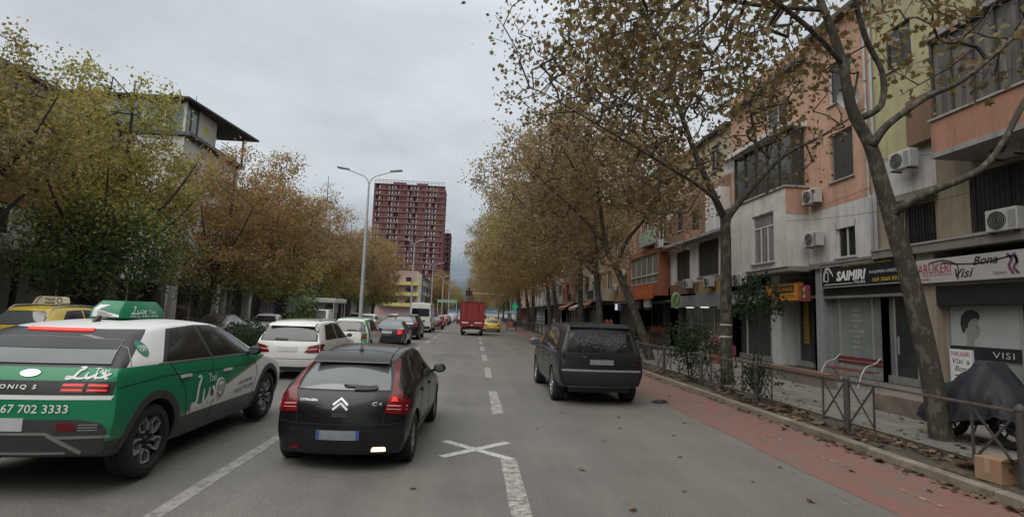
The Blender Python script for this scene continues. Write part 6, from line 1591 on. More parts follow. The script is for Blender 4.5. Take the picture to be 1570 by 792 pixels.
# yellow taxi ahead, right
YP = car_paint('taxi_yellow', (.60, .43, .04), rough=.3)
L, W, H = 4.4, 1.76, 1.43
def yellow_sign(c, y, z, txt='TAXI'):
    s = MB(); s.prism([(-.32, z - .02), (.32, z - .02), (.26, z + .14), (-.26, z + .14)], 'y', y, y + .16); o = c.part('roof_sign', s, WHITEP)
    t_ = MB(); v, f = text_fit(txt, .36, .07); t_.add([(-.18 + a, y - .004, z + .03 + b) for a, b in v], f); c.part('sign_lettering', t_, BLACKP, o, smooth=None, fix=False)
c = simple_car('taxi', 'bright yellow taxi driving ahead beside the red box truck', (2.05, 56.2, 0), 0, L, W, H, YP, belt=.93, slope=.55, cat='taxi')
std_rear(c, .97, 1.24, .6, .5, .68, (.52, .80), .52, lh=.16); std_side(c, sideglass(L, .92, H, .18)); c.mirrors(3.1, 1.0); yellow_sign(c, 2.0, H + .0)

# yellow estate taxi in the oncoming lanes
L, W, H = 4.5, 1.82, 1.66
c = simple_car('taxi', 'yellow estate taxi with roof rails and a cream roof sign behind the green taxi', (-13.9, 17.0, gz(-10.5)), 0, L, W, H, YP, belt=1.03, slope=.45, hood=.98, roofw=.68, cat='taxi', wr=.33)
std_rear(c, 1.06, 1.44, .70, .62, .72, (.60, .86), .6)
std_side(c, sideglass(L, 1.03, H, .16))
for sx in (-1, 1):
    q = MB(); pts = [(sx * .64, y, c.hit('T', sx * .60, y)[0].z + (.055 if .7 < y < 2.6 else .0)) for y in (.55, .75, 1.2, 1.8, 2.4, 2.6, 2.75)]
    q.tube(pts, .018, 6); c.part('roof_rail', q, ALLOY)
CREAM = pm('sign_cream', (.66, .62, .48), rough=.4, var=.05)
z0 = H + .02; s = MB(); s.prism([(-.52, z0), (.34, z0), (.44, z0 + .06), (.40, z0 + .22), (.30, z0 + .26), (-.30, z0 + .27), (-.42, z0 + .2)], 'y', 1.25, 1.55); o = c.part('roof_sign', s, CREAM)
t_ = MB(); v, f = text_fit('TAXI', .30, .09, bold=.02); t_.add([(-.13 + a, 1.244, z0 + .12 + b) for a, b in v], f); t_.face([(-.12, 1.244, z0 + .04), (.18, 1.244, z0 + .04), (.18, 1.244, z0 + .075), (-.12, 1.244, z0 + .075)])
vv, ff = stroke([(-.40, z0 + .02), (-.33, z0 + .18), (-.24, z0 + .26)], .025); t_.add([(a, 1.243, b) for a, b in vv], ff)
vv, ff = stroke([(.32 + .075 * math.cos(a), z0 + .14 + .085 * math.sin(a)) for a in np.linspace(0, 2 * PI, 20)], .02); t_.add([(a, 1.242, b) for a, b in vv], ff)
c.part('sign_lettering', t_, BLACKP, o, smooth=None, fix=False)

def oncoming(c, H, belt, hw, hb, nose=.62):
    L = c.L
    c.one('windscreen', 'F', [(-hb, belt), (hb, belt), (hw, H - .16), (-hw, H - .16)], GLASS, .006, .1)
    for sx in (1, -1): c.one('headlight', 'F', [(sx * .46, nose), (sx * .78, nose + .04), (sx * .78, nose + .16), (sx * .48, nose + .10)], HEADL, .008, .07)
    c.one('grille', 'F', [(-.36, nose - .12), (.36, nose - .12), (.4, nose + .05), (-.4, nose + .05)], BLK, .006, .1)
    q = MB(); c.panel(q, 'F', [(-.26, .42), (.26, .42), (.26, .52), (-.26, .52)], .012, .12); c.part('number_plate', q, PLATE)
L, W, H = 4.5, 1.78, 1.45
c = simple_car('saloon_car', 'dark saloon parked across the road under the left trees', (-12.6, 29.5, gz(-13)), PI, L, W, H, car_paint('charcoal_paint', (.03, .032, .036)), 'sedan')
oncoming(c, H, .96, .56, .68); std_side(c, [[(1.2, .96), (1.55, 1.24), (2.05, 1.28), (2.08, .95)], [(2.15, .95), (2.12, 1.28), (2.55, 1.24), (3.2, .93)]], glass=GLASSL); c.mirrors(3.05, .98)
c = simple_car('saloon_car', 'silver saloon facing the camera beyond the hedge', (-12.4, 34.4, gz(-12)), PI + .12, L, W, H, car_paint('silver_paint', (.36, .37, .38), rough=.3), 'sedan')
oncoming(c, H, .96, .56, .68); std_side(c, [[(1.2, .96), (1.55, 1.24), (2.05, 1.28), (2.08, .95)], [(2.15, .95), (2.12, 1.28), (2.55, 1.24), (3.2, .93)]]); c.mirrors(3.05, .98)
c = simple_car('saloon_car', 'dark green saloon parked behind the silver one on the left', (-13.6, 42, gz(-13)), PI, L, W, H, car_paint('dark_green_paint', (.02, .035, .03)), 'sedan')
oncoming(c, H, .96, .56, .68); std_side(c, [[(1.2, .96), (1.55, 1.24), (2.05, 1.28), (2.08, .95)], [(2.15, .95), (2.12, 1.28), (2.55, 1.24), (3.2, .93)]]); c.mirrors(3.05, .98)
# white canopied light truck oncoming
t = empty('light_truck', (-10.8, 36.6, gz(-10)), 0, 'small oncoming truck with a white open sided canopy behind the median bush', 'truck')
CW = pm('canopy_white', (.55, .55, .52), rough=.7, var=.12, scale=3)
d = MB(); d.box(-.95, .95, .4, 2.0, .45, 1.1); d.prism([(0, .45), (0, .95), (.15, 1.1), (.42, 1.75), (1.35, 1.8), (1.4, .45)], 'x', -.86, .86); d.build('cab', WPAINT, t, world=False, bevel=.04)
d = MB(); d.face([(-.74, .14, 1.14), (.74, .14, 1.14), (.66, .36, 1.68), (-.66, .36, 1.68)]); d.build('windscreen', GLASS, t, world=False)
d = MB(); d.box(-1.0, 1.0, 1.4, 4.2, .75, .9); d.build('bed', DALLOY, t, world=False)
d = MB(); d.box(-1.08, 1.08, .9, 4.3, 2.25, 2.55); d.build('canopy', CW, t, world=False, bevel=.03)
for x in (-1.0, 1.0):
    for y in (1.0, 4.15): MB().box(x - .03, x + .03, y - .03, y + .03, .9, 2.25).build('post', CW, t, world=False)
for sx in (-1, 1):
    d = MB(); d.box(sx * .5, sx * .8, -.02, 0, .68, .84); d.build('headlight', HEADL, t, world=False)
    for y in (.75, 3.4):
        o = link('wheel', tw, t, (sx * .78, y, .38)); o.rotation_euler = (0, 0, 0 if sx > 0 else PI); link('rim', rw_, o)
# distant queue: simpler cars, one build, copied
QC = [('red', (.30, .03, .025)), ('orange red', (.36, .07, .03)), ('white', (.6, .6, .58)), ('dark grey', (.06, .062, .066)), ('silver', (.36, .37, .38)), ('dark red', (.10, .012, .014))]
protos = {}
def far_car(col, paint, loc, rz, label, group, front=False):
    if (col, front) not in protos:
        L, W, H = 4.2, 1.75, 1.48
        c = simple_car('far_car', label, loc, rz, L, W, H, paint, belt=.95, slope=.45, near=False, arch=True) if False else None
        c = Car('car', label, 'car', loc, rz, group); c.shell(L, W, st_hatch(L, W, H, belt=.95, slope=.45), paint, near=False, arch=False, axles=(.75, 3.3), wr=.31); c.wheels(.2, .21, 5, 'cap', (DALLOY, DALLOY), inset=-.01)
        c.one('rear_window', 'B', [(-.62, 1.0), (.62, 1.0), (.52, 1.28), (-.52, 1.28)], GLASSL, .01, .12)
        for sx in (1, -1): c.one('tail_light', 'B', [(sx * .55, .72), (sx * .80, .72), (sx * .78, .92), (sx * .6, .92)], REDL, .01, .1)
        q = MB(); c.panel(q, 'B', [(-.26, .6), (.26, .6), (.26, .71), (-.26, .71)], .012, .2); c.part('number_plate', q, PLATE)
        std_side(c, sideglass(L, .95, H)); oncoming(c, H, .98, .54, .66)
        protos[(col, front)] = c.root; return c.root
    o = copy_tree(protos[(col, front)]); o.location = loc; o.rotation_euler = (0, 0, rz); o['label'] = label; return o
PT = {n: car_paint('far_paint_' + n.replace(' ', '_'), k) for n, k in QC}
QG = 'cars queueing far ahead in the left lane'
queue = [('dark red', -4.2, 57.5, 'dark red car just ahead of the white van'), ('red', -4.5, 66, 'bright red car second ahead of the white van'), ('orange red', -4.4, 75, 'orange red car third in the far queue'),
         ('dark grey', -4.5, 85, 'dark grey car in the far queue beyond the red ones'), ('white', -4.4, 97, 'white car far along the left lane queue'), ('silver', -4.5, 112, 'silver car at the far end of the queue'),
         ('white', -1.5, 118, 'white car in the far middle lane'), ('dark red', -1.9, 88, 'dark red car half hidden behind the red truck'), ('dark grey', -4.4, 128, 'grey car at the very end of the queue')]
for col, x, y, lab in queue: far_car(col, PT[col], (x, y, gz(x)), 0, lab, QG)
OG = 'oncoming cars beyond the median'
for col, x, y, lab in [('white', -9.8, 48, 'white car oncoming beyond the first lamp post'), ('white', -9.2, 60, 'white van like car oncoming under the lamp post'), ('silver', -12.6, 56, 'silver oncoming car in the outer left lane'), ('dark grey', -9.5, 76, 'dark grey car oncoming far down the road')]:
    far_car(col, PT[col], (x, y + 4.2, gz(x)), PI, lab, OG)
# ---------------------------------------------------------------- trees and shrubs
def bark(name, c1, c2):
    m = pm(name, c1, rough=.9, var=.25, scale=4, bump=.6, bscale=18)
    t = m.node_tree; b = t.nodes['Principled BSDF']; co = N(t, 'ShaderNodeTexCoord')
    mp = N(t, 'ShaderNodeMapping'); mp.inputs['Scale'].default_value = (1, 1, .5); t.links.new(co.outputs['Object'], mp.inputs[0])
    n = N(t, 'ShaderNodeTexNoise'); n.inputs['Scale'].default_value = 9; n.inputs['Detail'].default_value = 4; n.inputs['Roughness'].default_value = .55; t.links.new(mp.outputs[0], n.inputs['Vector'])
    r = N(t, 'ShaderNodeMapRange'); r.inputs[1].default_value = .52; r.inputs[2].default_value = .58; t.links.new(n.outputs[0], r.inputs[0])
    mx = N(t, 'ShaderNodeMix', data_type='RGBA'); mx.inputs[7].default_value = (*c2, 1); t.links.new(r.outputs[0], mx.inputs[0]); t.links.new(b.inputs['Base Color'].links[0].from_socket, mx.inputs[6]); t.links.new(mx.outputs[2], b.inputs['Base Color'])
    return m
BARK = bark('plane_bark', (.052, .044, .034), (.112, .098, .074))
BARKD = bark('dark_bark', (.035, .030, .023), (.052, .045, .034))
def leafset(gain, *cols):
    out = []
    for h in cols:
        v = srgb(h); g = sum(v) / 3
        out.append(tuple((x * .9 + g * .1) * gain for x in v))
    return out
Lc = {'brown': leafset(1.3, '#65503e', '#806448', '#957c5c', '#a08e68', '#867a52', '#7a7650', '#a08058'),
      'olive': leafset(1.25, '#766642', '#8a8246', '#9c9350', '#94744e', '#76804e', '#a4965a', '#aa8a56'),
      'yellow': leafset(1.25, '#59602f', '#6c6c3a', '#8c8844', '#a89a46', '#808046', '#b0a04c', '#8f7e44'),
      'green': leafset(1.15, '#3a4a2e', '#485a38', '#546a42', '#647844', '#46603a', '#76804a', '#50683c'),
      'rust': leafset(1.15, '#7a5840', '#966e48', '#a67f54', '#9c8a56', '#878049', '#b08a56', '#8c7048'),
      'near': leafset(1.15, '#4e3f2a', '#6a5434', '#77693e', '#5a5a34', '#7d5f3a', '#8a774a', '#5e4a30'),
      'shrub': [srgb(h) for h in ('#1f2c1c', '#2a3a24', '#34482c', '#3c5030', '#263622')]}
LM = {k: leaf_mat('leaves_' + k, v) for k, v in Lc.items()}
LM['near'] = leaf_mat('leaves_near_tree', Lc['near'], .28)
# leaf outlines: a lobed plane leaf (fan round its middle) and a small folded blade
LOBED = np.array([(0, 0, .0), (0, -.5, 0), (.16, -.30, .02), (.50, -.22, .07), (.30, .02, .05), (.46, .30, .08), (.18, .26, .03), (0, .55, -.03), (-.18, .26, .03), (-.46, .30, .08), (-.30, .02, .05), (-.50, -.22, .07), (-.16, -.30, .02)])
LOBEDF = [(0, i, i + 1) for i in range(1, 12)] + [(0, 12, 1)]
BLADE = np.array([(0, -.5, 0), (.34, .02, .12), (0, .5, 0), (-.34, .02, .12)]); BLADEF = [(0, 1, 2), (0, 2, 3)]
def leaf_cloud(name, pts, size, mat, parent, tmpl='blade', rs=None, up=.35):
    rs = rs or rng; n = len(pts); T, Fc = (LOBED, LOBEDF) if tmpl == 'lobed' else (BLADE, BLADEF)
    nrm = rs.normal(size=(n, 3)); nrm[:, 2] = nrm[:, 2] * .8 + up; nrm /= np.linalg.norm(nrm, axis=1)[:, None]
    a = rs.normal(size=(n, 3)); a[:, 2] -= .4; a -= nrm * (a * nrm).sum(1)[:, None]; a /= np.linalg.norm(a, axis=1)[:, None]
    b = np.cross(nrm, a); s = size * rs.uniform(.55, 1.3, n)
    curl = rs.uniform(.3, 2.6, n)
    V = pts[:, None, :] + s[:, None, None] * (T[None, :, 0, None] * b[:, None, :] + T[None, :, 1, None] * a[:, None, :] + T[None, :, 2, None] * curl[:, None, None] * nrm[:, None, :])
    k = len(T); f = (np.array(Fc)[None] + (np.arange(n) * k)[:, None, None]).reshape(-1, 3)
    me = bpy.data.meshes.new(name)
    me.vertices.add(n * k); me.vertices.foreach_set('co', V.reshape(-1).astype(np.float32))
    me.loops.add(len(f) * 3); me.loops.foreach_set('vertex_index', f.reshape(-1).astype(np.int32))
    me.polygons.add(len(f)); me.polygons.foreach_set('loop_start', np.arange(0, len(f) * 3, 3, dtype=np.int32)); me.polygons.foreach_set('loop_total', np.full(len(f), 3, dtype=np.int32))
    me.materials.append(mat); me.update(calc_edges=True); me.validate()
    return link(name, me, parent)
from mathutils import noise as mnoise
def envelope(n, c, r, rs, lump=.55, flat=0.0, zmin=None):
    out = []; off = rs.uniform(0, 50, 3)
    while len(out) < n:
        d = rs.normal(size=3); d /= np.linalg.norm(d); q = rs.random() ** (1 / 2.4)
        p = d * q
        v = Vector((p * 1.9 + off).tolist())
        lim = 1 - lump * .5 + lump * mnoise.noise(v) * 1.2
        if q > lim: continue
        if mnoise.noise(v * 1.7 + Vector((9, 3, 5))) < -.28: continue
        P = np.array(c) + p * np.array(r)
        if zmin is not None and P[2] < zmin: continue
        out.append(P)
    return np.array(out)
def grow(limbs, att, twig=.007):
    """joins scattered twig tips to the limbs by the shortest way; returns bark geometry"""
    pos = []; par = []; rad = []
    for L_ in limbs:
        P = smooth_path([Vector(p[:3]) for p in L_], 5); R_ = np.interp(np.linspace(0, len(L_) - 1, len(P)), range(len(L_)), [p[3] for p in L_])
        if pos:
            A = np.array(pos); st_ = int(np.argmin(((A - np.array(P[0])) ** 2).sum(1)))
        else: st_ = -1
        for p, r in zip(P, R_): pos.append(np.array(p)); par.append(st_); rad.append(float(r)); st_ = len(pos) - 1
    nl = len(pos); A = np.zeros((nl + len(att) * 8, 3)); A[:nl] = np.array(pos); m = nl
    par = par + [0] * (len(att) * 8); 
    lp = A[:nl]; d0 = np.array([((lp[int(nl * .15):] - p) ** 2).sum(1).min() for p in att])
    for i in np.argsort(d0):
        p = att[i]; dv = ((A[int(nl * .12):m] - p) ** 2).sum(1); j = int(np.argmin(dv)) + int(nl * .12); d = math.sqrt(dv[j - int(nl * .12)])
        k = min(6, max(1, int(d / .45)))
        q0 = A[j].copy(); prev = j; bow = np.array([0, 0, .12 * d]) + rng.normal(size=3) * .07 * d
        for s in range(1, k + 1):
            t = s / k; A[m] = q0 * (1 - t) + p * t + bow * math.sin(PI * t) * (1 if s < k else 0); par[m] = prev; prev = m; m += 1
    cnt = np.zeros(m)
    for i in range(m - 1, nl - 1, -1): cnt[i] += 1; cnt[par[i]] += cnt[i]
    mb = MB(); R = np.zeros(m); R[:nl] = rad; R[nl:] = np.minimum(twig * np.power(np.maximum(cnt[nl:], 1), .45), .034)
    # limbs as continuous tubes
    i0 = 0
    for L_ in limbs:
        n_ = (len(L_) - 1) * 5 + 1; mb.tube([A[i] for i in range(i0, i0 + n_)], [rad[i] for i in range(i0, i0 + n_)], 10 if rad[i0] > .1 else 7, caps=True); i0 += n_
    for i in range(nl, m):
        a, b = A[par[i]], A[i]; ra = min(R[i] * 1.25, R[par[i]]); rb = R[i]
        n_ = 5 if ra > .03 else 3
        d = b - a; L = np.linalg.norm(d)
        if L < 1e-4: continue
        d /= L; u = np.cross(d, (0, 0, 1) if abs(d[2]) < .9 else (1, 0, 0)); u /= np.linalg.norm(u); v = np.cross(d, u)
        vs = [a + (u * math.cos(2 * PI * k / n_) + v * math.sin(2 * PI * k / n_)) * ra for k in range(n_)] + [b + (u * math.cos(2 * PI * k / n_) + v * math.sin(2 * PI * k / n_)) * rb for k in range(n_)]
        mb.add([tuple(x) for x in vs], [(k, (k + 1) % n_, n_ + (k + 1) % n_, n_ + k) for k in range(n_)])
    return mb, A[nl:m], cnt[nl:m]
def make_tree(name, label, loc, limbs, env, natt, per, size, mat, seed, tmpl='blade', sig=.28, barkm=None, twig=.007, group=None, extra=None, lump=.55, zmin=None, cat='tree', low=None):
    """limbs and envelope are local to the trunk base; env = list of (centre, radii, share)"""
    rs = np.random.default_rng(seed)
    att = np.vstack([envelope(int(natt * s_), c, r, rs, lump, zmin=zmin) for c, r, s_ in env])
    mb, tw, cnt = grow(limbs, att, twig)
    t = empty(name, loc, 0, label, cat, group)
    me = mb.mesh('trunk', barkm or BARK, fix=False)
    for p in me.polygons: p.use_smooth = True
    link('trunk', me, t)
    tips = tw[cnt <= 3]
    pts = np.repeat(tips, per, axis=0) + rs.normal(size=(len(tips) * per, 3)) * sig * rs.uniform(.3, 1.3, (len(tips) * per, 1))
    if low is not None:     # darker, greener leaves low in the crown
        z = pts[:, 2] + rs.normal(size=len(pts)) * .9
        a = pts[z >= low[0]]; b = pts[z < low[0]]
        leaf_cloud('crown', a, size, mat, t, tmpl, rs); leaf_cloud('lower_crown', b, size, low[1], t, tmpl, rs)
    else: leaf_cloud('crown', pts, size, mat, t, tmpl, rs)
    return t, pts
RG = 'street trees along the right pavement'
# tree 1: the near leaning plane tree
o1 = Vector((8.05, 8.6, .1))
def rel(P, o): return [(p[0] - o.x, p[1] - o.y, p[2] - o.z, p[3]) for p in P]
limbs = [rel([(8.08, 8.6, 0, 0.235), (8.02, 8.6, .35, .175), (7.88, 8.6, 1.37, 0.164), (7.6, 8.6, 2.82, 0.152), (7.36, 8.6, 3.74, 0.144), (7.18, 8.6, 4.4, 0.129), (6.97, 8.6, 5.2, 0.109), (6.63, 8.6, 5.9, 0.094), (6.47, 8.6, 6.82, 0.078), (6.19, 8.7, 7.93, 0.062), (5.8, 8.9, 9.4, 0.043), (5.5, 9.2, 11, 0.030)], o1),
         rel([(7.28, 8.55, 4.0, 0.094), (7.54, 8.2, 4.25, 0.066), (8.38, 8.0, 4.67, 0.055), (8.89, 8.0, 5.23, 0.047), (9.29, 8.0, 5.9, 0.050), (10.0, 7.8, 7.2, 0.035)], o1),
         rel([(6.95, 8.55, 5.2, 0.086), (7.15, 8.4, 5.55, 0.062), (7.89, 8.4, 6.09, 0.055), (8.66, 8.4, 6.5, 0.043), (9.88, 8.4, 7.59, 0.040), (11, 8.4, 9, 0.025)], o1),
         rel([(6.75, 8.6, 5.7, 0.070), (7.19, 8.6, 5.98, 0.058), (7.24, 8.6, 6.62, 0.047), (6.86, 8.5, 7.22, 0.050), (6.6, 8.4, 8.2, 0.040), (6.6, 8.2, 9.8, 0.025)], o1),
         rel([(6.5, 8.6, 6.7, 0.047), (5.6, 8.2, 7.1, 0.045), (4.4, 7.9, 7.6, 0.035), (3.0, 7.8, 8.1, 0.022), (1.6, 7.9, 8.3, 0.012)], o1),
         rel([(6.2, 8.7, 7.8, 0.050), (5.2, 9.6, 8.4, 0.040), (3.4, 10.4, 9.2, 0.025), (1.4, 10.6, 9.2, 0.012)], o1)]
t1, p1_ = make_tree('plane_tree', 'nearest plane tree leaning left with a forked trunk beside the covered motorbike', tuple(o1), limbs,
               [((-3.0, .3, 8.6), (4.6, 3.6, 2.9), .85), ((.8, .2, 7.6), (2.6, 2.4, 1.7), .15), ((-5.2, .4, 7.2), (3.0, 2.4, 1.5), .3)], 640, 7, .135, LM['near'], 21, 'lobed', .26, twig=.006, group=RG)
rs_ = np.random.default_rng(5)
near_pts = [p for p in p1_ if p[2] < 7.6 and p[1] < 1.5]
lm_ = []
for k in range(6):
    mb = MB(); q = 1 + .3 * k; mb.add([(a * .19, b * .19, c * .19 * q) for a, b, c in LOBED], LOBEDF); lm_.append(mb.mesh('leaf', LM['near' if k % 2 else 'olive'], fix=False))
for k in range(150):
    p = near_pts[int(rs_.integers(len(near_pts)))] + rs_.normal(size=3) * .1
    o = link('leaf', lm_[k % 6], t1, tuple(p)); o.rotation_euler = tuple(rs_.uniform(-1.3, 1.3, 3) + np.array((0, 0, rs_.uniform(0, 6)))); s_ = rs_.uniform(.7, 1.25); o.scale = (s_, s_, s_)
# tree 2: straight trunk with white bands, forked
o2 = Vector((7.76, 15.5, .1))
limbs = [rel([(7.76, 15.5, 0, 0.232), (7.70, 15.5, .6, 0.176), (7.68, 15.5, 2.25, 0.163), (7.69, 15.5, 4.9, 0.150), (7.5, 15.5, 5.5, 0.112), (6.77, 15.5, 7.11, 0.090), (6.08, 15.5, 8.98, 0.069), (5.33, 15.5, 10.88, 0.050), (4.8, 15.6, 12.6, 0.020)], o2),
         rel([(7.72, 15.5, 5.05, 0.129), (7.86, 15.5, 5.35, 0.107), (8.61, 15.5, 6.26, 0.086), (9.59, 15.4, 7.27, 0.060), (10.69, 15.2, 7.9, 0.040), (12, 15, 8.8, 0.020)], o2),
         rel([(7.6, 15.45, 5.25, 0.077), (7.3, 15.2, 5.6, 0.065), (6.6, 15, 6.05, 0.052), (5.35, 14.8, 6.65, 0.045), (3.69, 14.6, 7.45, 0.030), (1.8, 14.5, 8.4, 0.015)], o2),
         rel([(6.5, 15.5, 7.8, 0.052), (5.4, 16, 8.6, 0.045), (3.8, 16.8, 9.8, 0.030), (1.8, 17.2, 11, 0.015)], o2), rel([(8.6, 15.5, 6.2, 0.060), (8.9, 15.8, 7.6, 0.052), (8.7, 16, 9.6, 0.040), (8.4, 16, 12, 0.020)], o2),
         rel([(6.3, 15.5, 8.3, 0.050), (6.8, 15.3, 9.8, 0.040), (6.6, 15.2, 12.2, 0.020)], o2)]
t2, _p = make_tree('plane_tree', 'second plane tree with an upright trunk and two pale bands opposite the grey shop fascia', tuple(o2), limbs, [((-2.6, 0, 9.2), (5.4, 4.6, 4.3), .85), ((1.4, -.1, 8.6), (3.0, 3.0, 3.0), .22)], 1050, 11, .135, LM['near'], 22, 'lobed', .30, twig=.010, group=RG, lump=.6, zmin=4.9)
BANDW = pm('band_paint', (.42, .40, .36), rough=.9, var=.25, scale=8)
for z in (1.42, 1.78): 
    mb = MB(); mb.tube([(-.08, 0, z), (-.08, 0, z + .05)], .176, 16); mb.build('paint_band', BANDW, t2, world=False)
# tree 3: leaning
o3 = Vector((8.29, 24, .1))
limbs = [rel([(8.29, 24, 0, .24), (7.9, 24, 1.2, .2), (7.4, 24, 2.53, .18), (6.6, 24, 4.33, .15), (6.12, 24, 5.2, .12), (5.8, 24, 7, .09), (5.4, 24.2, 10, .05), (5.2, 24.2, 12.5, .02)], o3),
         rel([(6.6, 24, 4.4, .11), (7.05, 24, 5.59, .09), (7.99, 23.8, 6.89, .06), (8.8, 23.6, 9, .03)], o3), rel([(6.1, 24, 5.3, .08), (5.0, 23.6, 6.4, .06), (3.0, 23.2, 8, .03), (1.2, 23, 9.4, .015)], o3), rel([(5.7, 24, 7.6, .06), (4.2, 25, 9.2, .04), (2.4, 25.6, 11, .02)], o3)]
make_tree('plane_tree', 'third plane tree leaning over the pavement behind the parked dark suv', tuple(o3), limbs, [((-3.1, 0, 9.0), (5.6, 4.6, 4.9), .85), ((0.6, 0, 7.8), (2.6, 3, 2.8), .15)], 1100, 36, .15, LM['brown'], 23, 'blade', .32, twig=.010, group=RG, lump=.6, zmin=3.9)
def gen_limbs(rs, h=5.2, lean=-.6, rad=.2, n=5, top=12, spread=4.2, off=-2.0):
    L = [[(0, 0, 0, rad * 1.2), (lean * .15, 0, h * .3, rad), (lean * .5, .05, h * .65, rad * .9), (lean, 0, h, rad * .75), (lean * 1.6 + off * .3, .1, h + 2.5, rad * .5), (lean + off * .6, .1, top, .025)]]
    for i in range(n):
        a = 2 * PI * (i + rs.uniform(-.25, .25)) / n; z0 = h * rs.uniform(.82, 1.25); q = spread * rs.uniform(.7, 1.05)
        s_ = (lean * min(1, z0 / h), 0, z0)
        L.append([(*s_, rad * .5), (s_[0] + math.cos(a) * q * .35 + off * .15, math.sin(a) * q * .35, z0 + 1.0, rad * .38), (s_[0] + math.cos(a) * q * .7 + off * .4, math.sin(a) * q * .7, z0 + 2.3, rad * .24), (s_[0] + math.cos(a) * q + off * .6, math.sin(a) * q, z0 + 4, .02)])
    return L
rvar = []
for k in range(3):
    rs = np.random.default_rng(40 + k)
    t, _p = make_tree('plane_tree', 'x', (8.2, 31.5 + 8 * k, .1), gen_limbs(rs, 5.0 + .3 * k, (-.5, -.2, -.9)[k]), [((-2.4, 0, 8.8), (6.1, 5.2, 5.2), 1)], 1000, 42, .155, LM[('brown', 'olive', 'rust')[k]], 50 + k, 'blade', .36, twig=.009, group=RG, lump=.55, zmin=3.4)
    rvar.append(t)
rlab = ['fourth plane tree from the camera in front of the ochre entrance', 'fifth plane tree with an upright dark trunk by the ochre building', 'sixth plane tree on the right just past the ochre building', 'seventh right hand tree before the brick coloured block', 'eighth tree in the right row',
        'ninth tree in the right row', 'tenth tree in the right row', 'eleventh tree in the right row', 'twelfth tree in the right row', 'thirteenth tree in the right row', 'last tree in view of the right row']
for i, y in enumerate((31.5, 39.5, 47.5, 55.5, 63.5, 72, 81, 91, 102, 114, 128)):
    if i < 3: t = rvar[i]
    else: t = copy_tree(rvar[i % 3])
    t.location = (8.0 + (.2 if i % 2 else -.2) - (.5 if i > 3 else 0), y, .1); t.rotation_euler = (0, 0, (-.25, .2, .1, -.4, .35, .5, -.1, .3, -.35, .15, .4)[i]); s_ = (1.04, 1.08, 1.04, 1.1, 1.12, 1.1, 1.12, 1.1, 1.12, 1.1, 1.12)[i]; t.scale = (s_,) * 3; t['label'] = rlab[i]
# left row
LG = 'street trees along the left pavement'
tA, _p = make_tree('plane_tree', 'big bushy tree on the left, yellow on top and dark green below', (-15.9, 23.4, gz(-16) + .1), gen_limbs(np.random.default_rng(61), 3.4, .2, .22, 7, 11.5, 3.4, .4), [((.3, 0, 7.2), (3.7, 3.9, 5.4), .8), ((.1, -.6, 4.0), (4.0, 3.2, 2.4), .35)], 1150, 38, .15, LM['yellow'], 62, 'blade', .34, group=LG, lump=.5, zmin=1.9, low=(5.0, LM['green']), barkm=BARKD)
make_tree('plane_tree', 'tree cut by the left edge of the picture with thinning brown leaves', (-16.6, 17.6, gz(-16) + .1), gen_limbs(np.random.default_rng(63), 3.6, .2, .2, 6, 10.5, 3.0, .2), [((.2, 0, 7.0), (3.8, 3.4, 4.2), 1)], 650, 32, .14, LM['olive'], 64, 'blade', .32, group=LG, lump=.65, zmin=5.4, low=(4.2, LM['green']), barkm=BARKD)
lvar = []
for k, (mt, lo) in enumerate((('rust', ('yellow', 4.6)), ('brown', ('green', 3.8)), ('rust', ('green', 3.4)))):
    rs = np.random.default_rng(70 + k)
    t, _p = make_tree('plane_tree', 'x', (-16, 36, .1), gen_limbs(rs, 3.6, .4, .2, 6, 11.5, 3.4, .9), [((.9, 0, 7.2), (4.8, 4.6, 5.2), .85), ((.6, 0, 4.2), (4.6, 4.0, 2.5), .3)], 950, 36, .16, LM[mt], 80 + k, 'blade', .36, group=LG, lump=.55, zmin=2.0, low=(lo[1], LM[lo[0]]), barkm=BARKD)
    lvar.append(t)
llab = ['green and brown tree just right of the big bushy one', 'tall rust brown tree below the end of the penthouse roof', 'brown tree above the bush behind the white family car', 'rust coloured tree left of the first lamp post', 'brown tree directly behind the first lamp post', 'rust tree right of the first lamp post', 'last dense tree of the left row before the yellow balconies', 'tree farther along the left row behind the lamp posts', 'far tree near the end of the left row']
for i, (x, y, v, s_, rz) in enumerate(((-16.2, 33, 2, .95, .3), (-15.5, 38.5, 0, 1.04, 0), (-15.9, 44.5, 1, .98, 1.2), (-15.5, 52.5, 0, .98, 2.2), (-15.3, 61, 1, 1.02, .8), (-15.2, 70, 2, 1.05, 0), (-15.0, 79, 0, 1.0, .5))):
    t = lvar[v] if i in (0, 1, 2) else copy_tree(lvar[v])
    t.location = (x, y, gz(x) + .1); t.rotation_euler = (0, 0, rz if abs(rz) < 1 else rz * .3); t.scale = (s_,) * 3; t['label'] = llab[i]
# bare topped tree poking out
make_tree('bare_tree', 'thin almost leafless tree top standing above the left row', (-16.5, 56, .5), gen_limbs(np.random.default_rng(91), 6, .2, .14, 5, 15.5, 2.0, .3), [((.4, 0, 12.2), (2.0, 2.0, 3.2), 1)], 160, 2, .11, LM['brown'], 92, 'blade', .25, barkm=BARKD, group=LG)
# far trees closing the street
for i, (x, y, s_, v, lab) in enumerate(((-13.5, 190, 1.35, 0, 'rust tree in front of the red tower'), (-14, 235, 1.35, 2, 'brown tree at the foot of the red tower'), (-8, 260, 1.25, 1, 'yellow green tree at the far end of the street'), (-2.5, 290, 1.5, 0, 'reddish tree above the far end of the road'), (4, 240, 1.3, 2, 'far tree behind the red truck'), (9, 160, 1.15, 1, 'far tree beyond the right row'), (9, 190, 1.15, 0, 'farthest right hand tree'))):
    t = copy_tree((lvar if i != 2 else [tA, tA])[v if i != 2 else 0]); t.location = (x, y, 0); t.scale = (s_,) * 3; t['label'] = lab; t['group'] = 'trees at the far end of the street'
